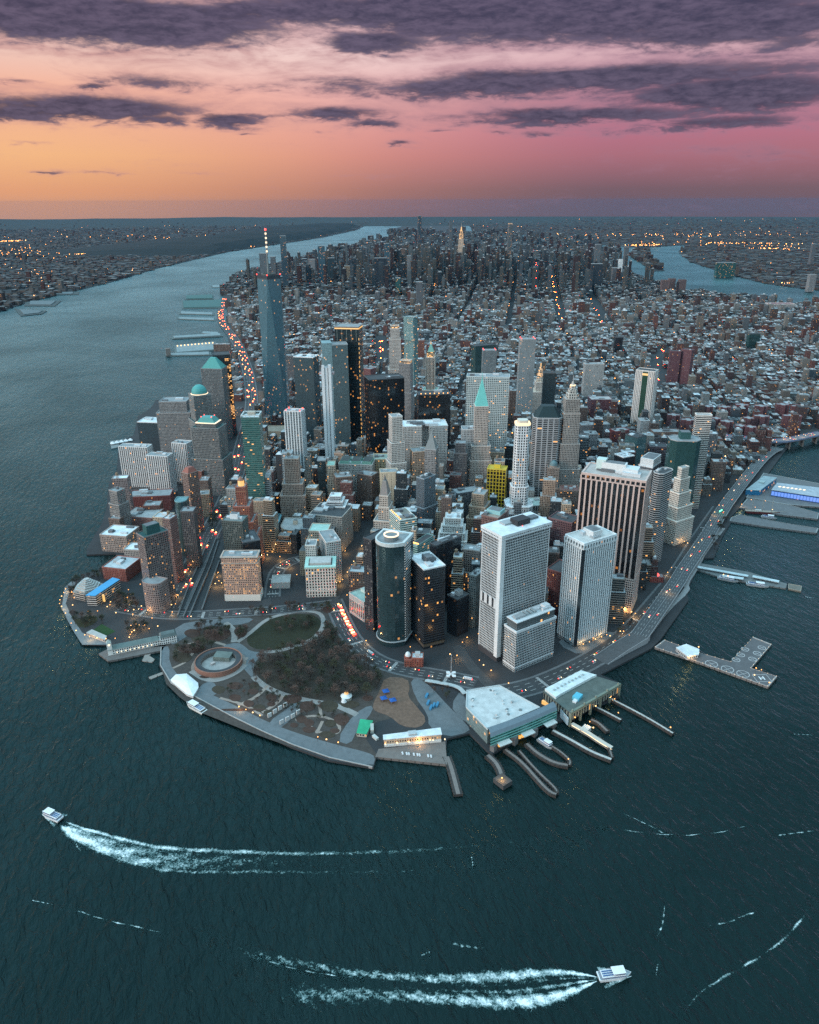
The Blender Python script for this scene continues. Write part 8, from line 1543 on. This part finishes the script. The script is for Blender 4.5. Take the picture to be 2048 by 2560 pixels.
    r, P = thing_prism('floating_terminal', D['tentpier'], -1, 2, STONE, (.2, .22, .22), 'floating landing with a row of white peaked tents on the west river', 'ferry landing')
    for k in range(5): tq = lerp(lerp(P[0], P[1], .1 + k * .2), lerp(P[3], P[2], .1 + k * .2), .5); MB().cone(rect(11, 13, *tq), 5, 11, 0, tq).build('tent_roof', PAINT, r, (.75, .77, .78))
    # esplanade decks by the viaduct
    mb = MB(); mb.tube(smooth_line(D['eastwalk'], 1), 9, 1, 3.6); o = mb.build('waterside_walk', PATH, None, (.26, .26, .26)); o['kind'] = 'structure'
    # red lit kiosk
    p = D['redkiosk'][0]; root = empty('fire_station', (*p, 3)); MB().box(0, 0, 0, 10, 22, 14, -.5).build('wall', FS['brick'], root, (.25, .07, .06)); MB().box(0, 0, 10, 10.6, 20, 12, -.5).build('roof', ROOF, root, (.2, .2, .2)); MB().dome(4, 4, 10.6).build('red_glow_lamp', REDL, root); tag(root, 'low brick station with big red glowing lamp by the viaduct', 'station')

# ------------------------------------------------------------------ boats and foam
def hull_poly(L, W, n=6):
    return [(-L / 2, -W / 2 * .92)] + [(-L / 2 + L * .62, -W / 2)] + [(L * (.12 + .38 * t / n), -W / 2 * (1 - (t / n) ** 1.8)) for t in range(1, n)] + [(L / 2, 0)] + [(L * (.12 + .38 * t / n), W / 2 * (1 - (t / n) ** 1.8)) for t in range(n - 1, 0, -1)] + [(-L / 2 + L * .62, W / 2), (-L / 2, W / 2 * .92)]
def ferry_boat(name, L, W, loc, a, label, cat, decks=2, hull=(.62, .64, .66), trim=(.05, .09, .2)):
    root = empty(name, (*loc, 0), a); P = hull_poly(L, W)
    MB().prism(grow(P, .93), -1, 2.2, 0, 0, False, poly1=P).build('hull', PAINT, root, hull); MB().prism(grow(P, .99), 1.9, 2.25, 0, 0).build('deck', PATH, root, (.3, .32, .34)); MB().ringwall(grow(P, 1.005), grow(P, .95), 2.2, 3.1).build('bulwark', PAINT, root, hull)
    q = rect(L * .70, W * .80, -L * .06); cab = MB().prism(q, 2.25, 4.8, 0, 0, True).build('cabin', PAINT, root, (.66, .67, .68)); MB().ringwall(grow(q, 1.012), grow(q, .97), 3.1, 4.1).build('window_band', GLASSY, cab, trim)
    if decks > 1:
        up = MB().prism(rect(L * .30, W * .76, L * .12), 4.8, 7.2, 0, 0).build('upper_cabin', PAINT, root, (.66, .67, .68)); MB().ringwall(rect(L * .305, W * .77, L * .12), rect(L * .28, W * .7, L * .12), 5.5, 6.6).build('bridge_windows', GLASSY, up, trim)
        MB().prism(rect(L * .38, W * .8, L * .10), 7.2, 7.5, 0, 0, True, True).build('bridge_roof', PAINT, up, (.7, .71, .72)); mb = MB()
        for s in (-1, 0, 1): mb.box(-L * .22, s * W * .22, 4.82, 5.3, L * .32, .9)
        mb.build('bench_frame', PAINT, root, (.06, .12, .26)); mb = MB(); [mb.box(-L * .40 + i * L * .11, s * W * .38, 4.8, 5.9, .1, .1) for i in range(5) for s in (-1, 1)]; [mb.box(-L * .2, s * W * .38, 5.8, 5.95, L * .44, .12) for s in (-1, 1)]; mb.build('deck_rail_trim', PAINT, root, (.7, .7, .7))
        mb = MB(); mb.prism(ngon(.16, 6, L * .08), 7.5, 10.5); mb.box(L * .08, 0, 9, 9.2, .3, 2); mb.build('mast', PAINT, root, (.7, .7, .7))
    tag(root, label, cat); return root
FOAM = None
def foam_mat():
    m, nt = new_mat('sea_foam'); at = nt.nodes.new('ShaderNodeAttribute'); at.attribute_name = 'foam'; tc = nt.nodes.new('ShaderNodeTexCoord')
    n1 = NOISE(nt, tc.outputs['Object'], .42, 6, .66, .8); n2 = NOISE(nt, tc.outputs['Object'], .09, 3, .6)
    f = at.outputs['Fac']; e = MATH(nt, 'ADD', MATH(nt, 'MULTIPLY_ADD', n1, 1.7, -.85), MATH(nt, 'MULTIPLY_ADD', n2, .9, -.45))
    al = MATH(nt, 'MULTIPLY', MATH(nt, 'SUBTRACT', MATH(nt, 'MULTIPLY_ADD', f, 1.25, e), .60), 1.5, clamp=True)
    al = MATH(nt, 'MULTIPLY', al, MATH(nt, 'MULTIPLY', f, 2.2, clamp=True))
    d = nt.nodes.new('ShaderNodeBsdfDiffuse'); nt.links.new(MIX(nt, al, (.16, .40, .40), (.78, .84, .85)), d.inputs[0])
    t = nt.nodes.new('ShaderNodeBsdfTransparent'); mx = nt.nodes.new('ShaderNodeMixShader'); nt.links.new(al, mx.inputs[0]); nt.links.new(t.outputs[0], mx.inputs[1]); nt.links.new(d.outputs[0], mx.inputs[2])
    o = nt.nodes.new('ShaderNodeOutputMaterial'); nt.links.new(mx.outputs[0], o.inputs[0]); return m
def resample(L, n):
    d = [0]
    for a, b in zip(L, L[1:]): d.append(d[-1] + math.hypot(b[0] - a[0], b[1] - a[1]))
    out = []; k = 0
    for i in range(n):
        t = d[-1] * i / (n - 1)
        while k < len(d) - 2 and d[k + 1] < t: k += 1
        f = (t - d[k]) / ((d[k + 1] - d[k]) or 1); out.append((L[k][0] + (L[k + 1][0] - L[k][0]) * f, L[k][1] + (L[k + 1][1] - L[k][1]) * f))
    return out
def foam_sheet(name, up, lo, fn, N=220, M=26, z=.25, pad=.18):
    up, lo = resample(smooth_line(up, 2), N), resample(smooth_line(lo, 2), N); v = []; f = []; dn = []; rnd = random.Random(9)
    for i in range(N):
        for j in range(M):
            t = -pad + (1 + 2 * pad) * j / (M - 1); v.append((up[i][0] + (lo[i][0] - up[i][0]) * t, up[i][1] + (lo[i][1] - up[i][1]) * t, z + .25 * rnd.random() * fn(i / (N - 1), t))); dn.append(max(0., fn(i / (N - 1), t)))
    for i in range(N - 1):
        for j in range(M - 1): f.append((i * M + j, i * M + j + 1, (i + 1) * M + j + 1, (i + 1) * M + j))
    me = bpy.data.meshes.new(name); me.from_pydata(v, [], f); me.materials.append(FOAM); a = me.attributes.new('foam', 'FLOAT', 'POINT'); a.data.foreach_set('value', dn); o = bpy.data.objects.new(name, me); COL.objects.link(o); o['kind'] = 'stuff'; return o
def bump(t, c, w): return math.exp(-((t - c) / w) ** 2)
def build_boats():
    global FOAM
    FOAM = foam_mat()
    def place(k, L, W, label):
        s, b = D['boats'][k]; a = math.atan2(b[1] - s[1], b[0] - s[0]); c = ((s[0] + b[0]) / 2, (s[1] + b[1]) / 2); return ferry_boat('passenger_ferry', L, W, c, a, label, 'ferry')
    place(0, 27, 9, 'white passenger ferry turning at the head of a broad foaming wake'); place(1, 29, 9, 'white passenger ferry with blue window bands speeding away from a split wake')
    s, b = D['docked']; ferry_boat('tour_boat', 36, 10, ((s[0] + b[0]) / 2, (s[1] + b[1]) / 2), math.atan2(b[1] - s[1], b[0] - s[0]), 'white tour boat moored at the park promenade by the marquee', 'tour boat', 2, (.6, .62, .6), (.2, .2, .18))
    for (x, y, a, L, W, lab) in D['smallboats']: ferry_boat('moored_boat', L, W, (x, y), a, lab, 'boat', 2 if L > 20 else 1, (.3, .32, .33))
    # three-masted ship
    x, y, a = D['ship']; root = empty('tall_ship', (x, y, 0), a); P = hull_poly(70, 11); MB().prism(grow(P, .9), -1, 5, 0, 0, False, poly1=P).build('hull', PAINT, root, (.12, .03, .03)); MB().prism(grow(P, .97), 4.6, 5, 0, 0).build('deck', PATH, root, (.3, .26, .22)); MB().box(-8, 0, 5, 7.5, 12, 5).build('deck_house', PAINT, root, (.5, .5, .47))
    for k, xx in enumerate((-20, 0, 18)): mb = MB(); mb.prism(ngon(.4, 6, xx), 5, 40, 0, 0, True, poly1=ngon(.15, 6, xx)); [mb.box(xx, 0, zz, zz + .3, .3, wd) for zz, wd in ((16, 18), (23, 14), (30, 10))]; mb.build('mast', PAINT, root, (.35, .3, .25))
    MB().box(40, 0, 6, 6.4, 14, .4).build('bowsprit', PAINT, root, (.35, .3, .25)); tag(root, 'three-masted sailing ship moored along the museum pier', 'sailing ship')
    def f1(u, t):
        e = 1.0 * bump(t, .05, .14) * (1 - u * .75) + .85 * bump(t, .93, .12) * (1 - u * .8); b = 1.15 * max(0, 1 - u * 1.9) ** .8 * (bump(t, .74, .36) + .6 * bump(t, .12, .2)); m = max(0, .86 - 1.1 * u) * bump(t, .5, .6)
        k = (max(e, b, m) + .1 * math.sin(u * 90 + t * 9) * (1 - u)); return k * min(1, u * 30) * (1 if u < .9 else (1 - u) * 10)
    foam_sheet('wake_foam', D['w1u'], D['w1l'], f1)
    def f2(u, t):
        k = 1 - u * .62; w_ = .12 + .12 * min(1, u * 3); a = 1.0 * bump(t, .13, w_) * k; b = 1.08 * bump(t, .82, w_ * 1.15) * k; m = .92 * bump(t, .56 - .1 * u, .09) * (1 - u) + .75 * bump(t, .34, .06) * (1 - u * 1.2); spread = .8 * bump(u, .0, .02) * bump(t, .5, .5)
        return (max(a, b, m * .95, spread) + .07 * math.sin(u * 120 + t * 5)) * (1 if u < .88 else (1 - u) * 8)
    foam_sheet('wake_foam', D['w2u'], D['w2l'], f2)
    for b, (L, W) in zip(D['boats'], ((27, 9), (29, 9))):   # wash along the hull
        s, e = b; a = math.atan2(e[1] - s[1], e[0] - s[0]); ca, sa = math.cos(a), math.sin(a)
        for sd in (-1, 1): A = [(e[0] - ca * t + sa * -sd * 1., e[1] - sa * t + ca * sd * 1.) for t in (0, 8, 16, 26)]; Bq = [(e[0] - ca * t - sa * sd * (2 + t * .32), e[1] - sa * t + ca * sd * (2 + t * .32)) for t in (0, 8, 16, 26)]; foam_sheet('wake_foam', A, Bq, lambda u, t: .95 * bump(t, .75, .35) * (1 - .3 * u), 30, 10)
    for pts, w in D['streaks']:
        q = dens(smooth_line(pts, 2), 4); rnd = random.Random(int(pts[0][0])); jit = [rnd.uniform(-1, 1) for _ in q]; q = [(x + jit[i] * .8, y + jit[i - 1] * .8) for i, (x, y) in enumerate(q)]
        foam_sheet('foam_streak', offset(q, w), offset(q, -w), lambda u, t: .85 * bump(t, .5, .3) * min(1, u * 6, (1 - u) * 6) * (.75 + .25 * math.sin(u * 37)), max(20, len(q)), 7, .22, .5)

# ------------------------------------------------------------------ the rest of the city
def build_fill():
    F = city_fill(BL, D); mb = MB(); n_ind = 0; styles = [FS['punch'], FS['punch'], FS['brick'], FS['punch_lit'], FS['strip']]
    for i, (x, y, w, d, a, h, wall, roof, z) in enumerate(F):
        if i in PICK:
            rnd = random.Random(i); lab = PICK[i]
            root = empty('city_building', (x, y, 3), a); H = h - 3; k = rnd.random()
            wl = MB(); Q = rect(w, d)
            if h > 34 and k < .5: wl.prism(Q, 0, H * .72, 0, 0, False); Q2 = rect(w * .74, d * .74); wl.prism(Q2, H * .72, H, 0, 0, False); rf = MB(); rf.prism(grow(Q, .99), H * .72 - .5, H * .72 - .2, 0, 0); rf.prism(grow(Q2, .99), H - .5, H - .2); Q = Q2
            else: wl.prism(Q, 0, H, 0, 0, False); rf = MB(); rf.prism(grow(Q, .99), H - .6, H - .3)
            wl.build('wall', rnd.choice(styles), root, wall); ro = rf.build('roof', ROOF, root, roof); MB().ringwall(grow(Q, 1.01), grow(Q, .93), H - .9, H + .9).build('parapet', STONE, root, tuple(min(.6, v * 1.2 + .03) for v in wall))
            MB().box(rnd.uniform(-.25, .25) * Q[1][0] * 1.6, rnd.uniform(-.2, .25) * Q[2][1] * 1.6, H - .3, H + rnd.uniform(2.5, 5), max(2.5, w * rnd.uniform(.2, .4)), max(2.5, d * rnd.uniform(.2, .4))).build('rooftop_hut', PAINT, ro, rnd.choice((roof, (.3, .32, .33), (.5, .52, .53), (.12, .12, .13))))
            if rnd.random() < .4: water_tank(ro, Q[0][0] * .5, Q[2][1] * .4, H - .3)
            tag(root, lab, 'city building'); continue
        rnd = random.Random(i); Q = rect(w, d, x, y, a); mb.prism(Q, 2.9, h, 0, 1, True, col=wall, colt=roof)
        if y < 4200 or h > 70:
            ca, sa = math.cos(a), math.sin(a); ox, oy = rnd.uniform(-.2, .2) * w, rnd.uniform(-.2, .2) * d
            mb.box(x + ca * ox - sa * oy, y + sa * ox + ca * oy, h, h + rnd.uniform(2, 5) * (1 if h < 70 else 2), w * rnd.uniform(.2, .45), d * rnd.uniform(.2, .45), a, 1, 1, col=rnd.choice((wall, roof, (.4, .42, .43))))
            if rnd.random() < .35: ox, oy = rnd.uniform(-.4, .4) * w, rnd.uniform(-.4, .4) * d; mb.box(x + ca * ox - sa * oy, y + sa * ox + ca * oy, h, h + rnd.uniform(2, 6), 2.6, 2.6, a, 1, 1, col=(.25, .2, .17))
    o = mb.build('city_blocks', [FS['mass'], ROOF_MASS]); o['kind'] = 'stuff'; o['label'] = 'mass of low city blocks stretching uptown to the horizon'
    # far shores: scattered low houses and a few towers
    rnd = random.Random(77); mb = MB(); lm = MB()
    polys = [D['nj'], D['bq'], D['bronx'], D['roos'], D['ward']]
    for k in range(52000):
        r = 1500 * (20.0) ** rnd.random(); az = YAW + rnd.uniform(-.56, .56); p = (CAM[0] + math.sin(az) * r, CAM[1] + math.cos(az) * r)
        for pi, poly in enumerate(polys):
            if inside(p, poly): break
        else: continue
        s = rnd.uniform(12, 38) * (1 + r / 15000); h = 3 + rnd.uniform(6, 14); near = r < 7500
        if pi == 0 and math.hypot(p[0] + 900, p[1] - 4200) < 2600: h += rnd.uniform(0, 14)
        if rnd.random() < .02: h += rnd.uniform(20, 55); s = rnd.uniform(22, 34)
        if pi == 3: h += rnd.uniform(10, 40)
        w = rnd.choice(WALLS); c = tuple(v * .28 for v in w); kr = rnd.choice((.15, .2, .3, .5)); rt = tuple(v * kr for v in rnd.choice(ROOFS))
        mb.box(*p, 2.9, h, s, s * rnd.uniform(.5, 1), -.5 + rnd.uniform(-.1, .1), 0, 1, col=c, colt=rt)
        if rnd.random() < (.014 if near else .010):
            z = h + 2; q = rnd.uniform(.6, 1.2) * (1 + r / 9000); kk = rnd.choice((0, 0, 0, 1, 2)); lm.prism(ngon(q, 5, *p), z, z + q * 1.6, kk, kk, True, True)
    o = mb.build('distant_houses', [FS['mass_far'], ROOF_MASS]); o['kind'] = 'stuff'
    for pts, n, r in D['lightlines']:
        for _ in range(n):
            t = rnd.random() * (len(pts) - 1); k = min(len(pts) - 2, int(t)); f = t - k; p = (pts[k][0] + (pts[k + 1][0] - pts[k][0]) * f + rnd.gauss(0, r), pts[k][1] + (pts[k + 1][1] - pts[k][1]) * f + rnd.gauss(0, r)); R = math.hypot(p[0] - CAM[0], p[1] - CAM[1]); q = rnd.uniform(.7, 1.5) * R / 4800
            if not any(inside(p, P_) for P_ in polys): continue
            kk = rnd.choice((0, 0, 0, 1)); lm.prism(ngon(q, 5, *p), 18, 18 + q * 1.5, kk, kk, True, True)
    for i, (x, y, w, d, a, h, wall, roof, z) in enumerate(F):
        if rnd.random() < (.035 if y < 4200 else .06) and h < 75: R = math.hypot(x - CAM[0], y - CAM[1]); q = rnd.uniform(.35, .8) * (1 + R / 6000); kk = rnd.choice((0, 0, 1, 1, 2)); lm.prism(ngon(q, 5, x + w * .4, y - d * .45), h + .4, h + .4 + q * 1.6, kk, kk, True, True)
    o = lm.build('distant_lamps', [WARM_F, PALE_F, REDL]); o['kind'] = 'stuff'

def build_haze():
    m, nt = new_mat('air_haze'); v = nt.nodes.new('ShaderNodeVolumePrincipled'); v.inputs['Color'].default_value = (*HAZE[0], 1); v.inputs['Density'].default_value = HAZE[1]; v.inputs['Anisotropy'].default_value = .0
    o = nt.nodes.new('ShaderNodeOutputMaterial'); nt.links.new(v.outputs[0], o.inputs[1])
    mb = MB(); mb.prism(rect(70000, 70000, CAM[0], CAM[1]), -7, 640, 0, 0, True, True); h = mb.build('haze', m); h['kind'] = 'stuff'

# ------------------------------------------------------------------ build everything
build_setting()
for _b in BL: build_building(_b)
build_waterfront()
build_trees()
build_cars()
build_lamps()
build_boats()
build_fill()
if HAZE[1] > 0: build_haze()
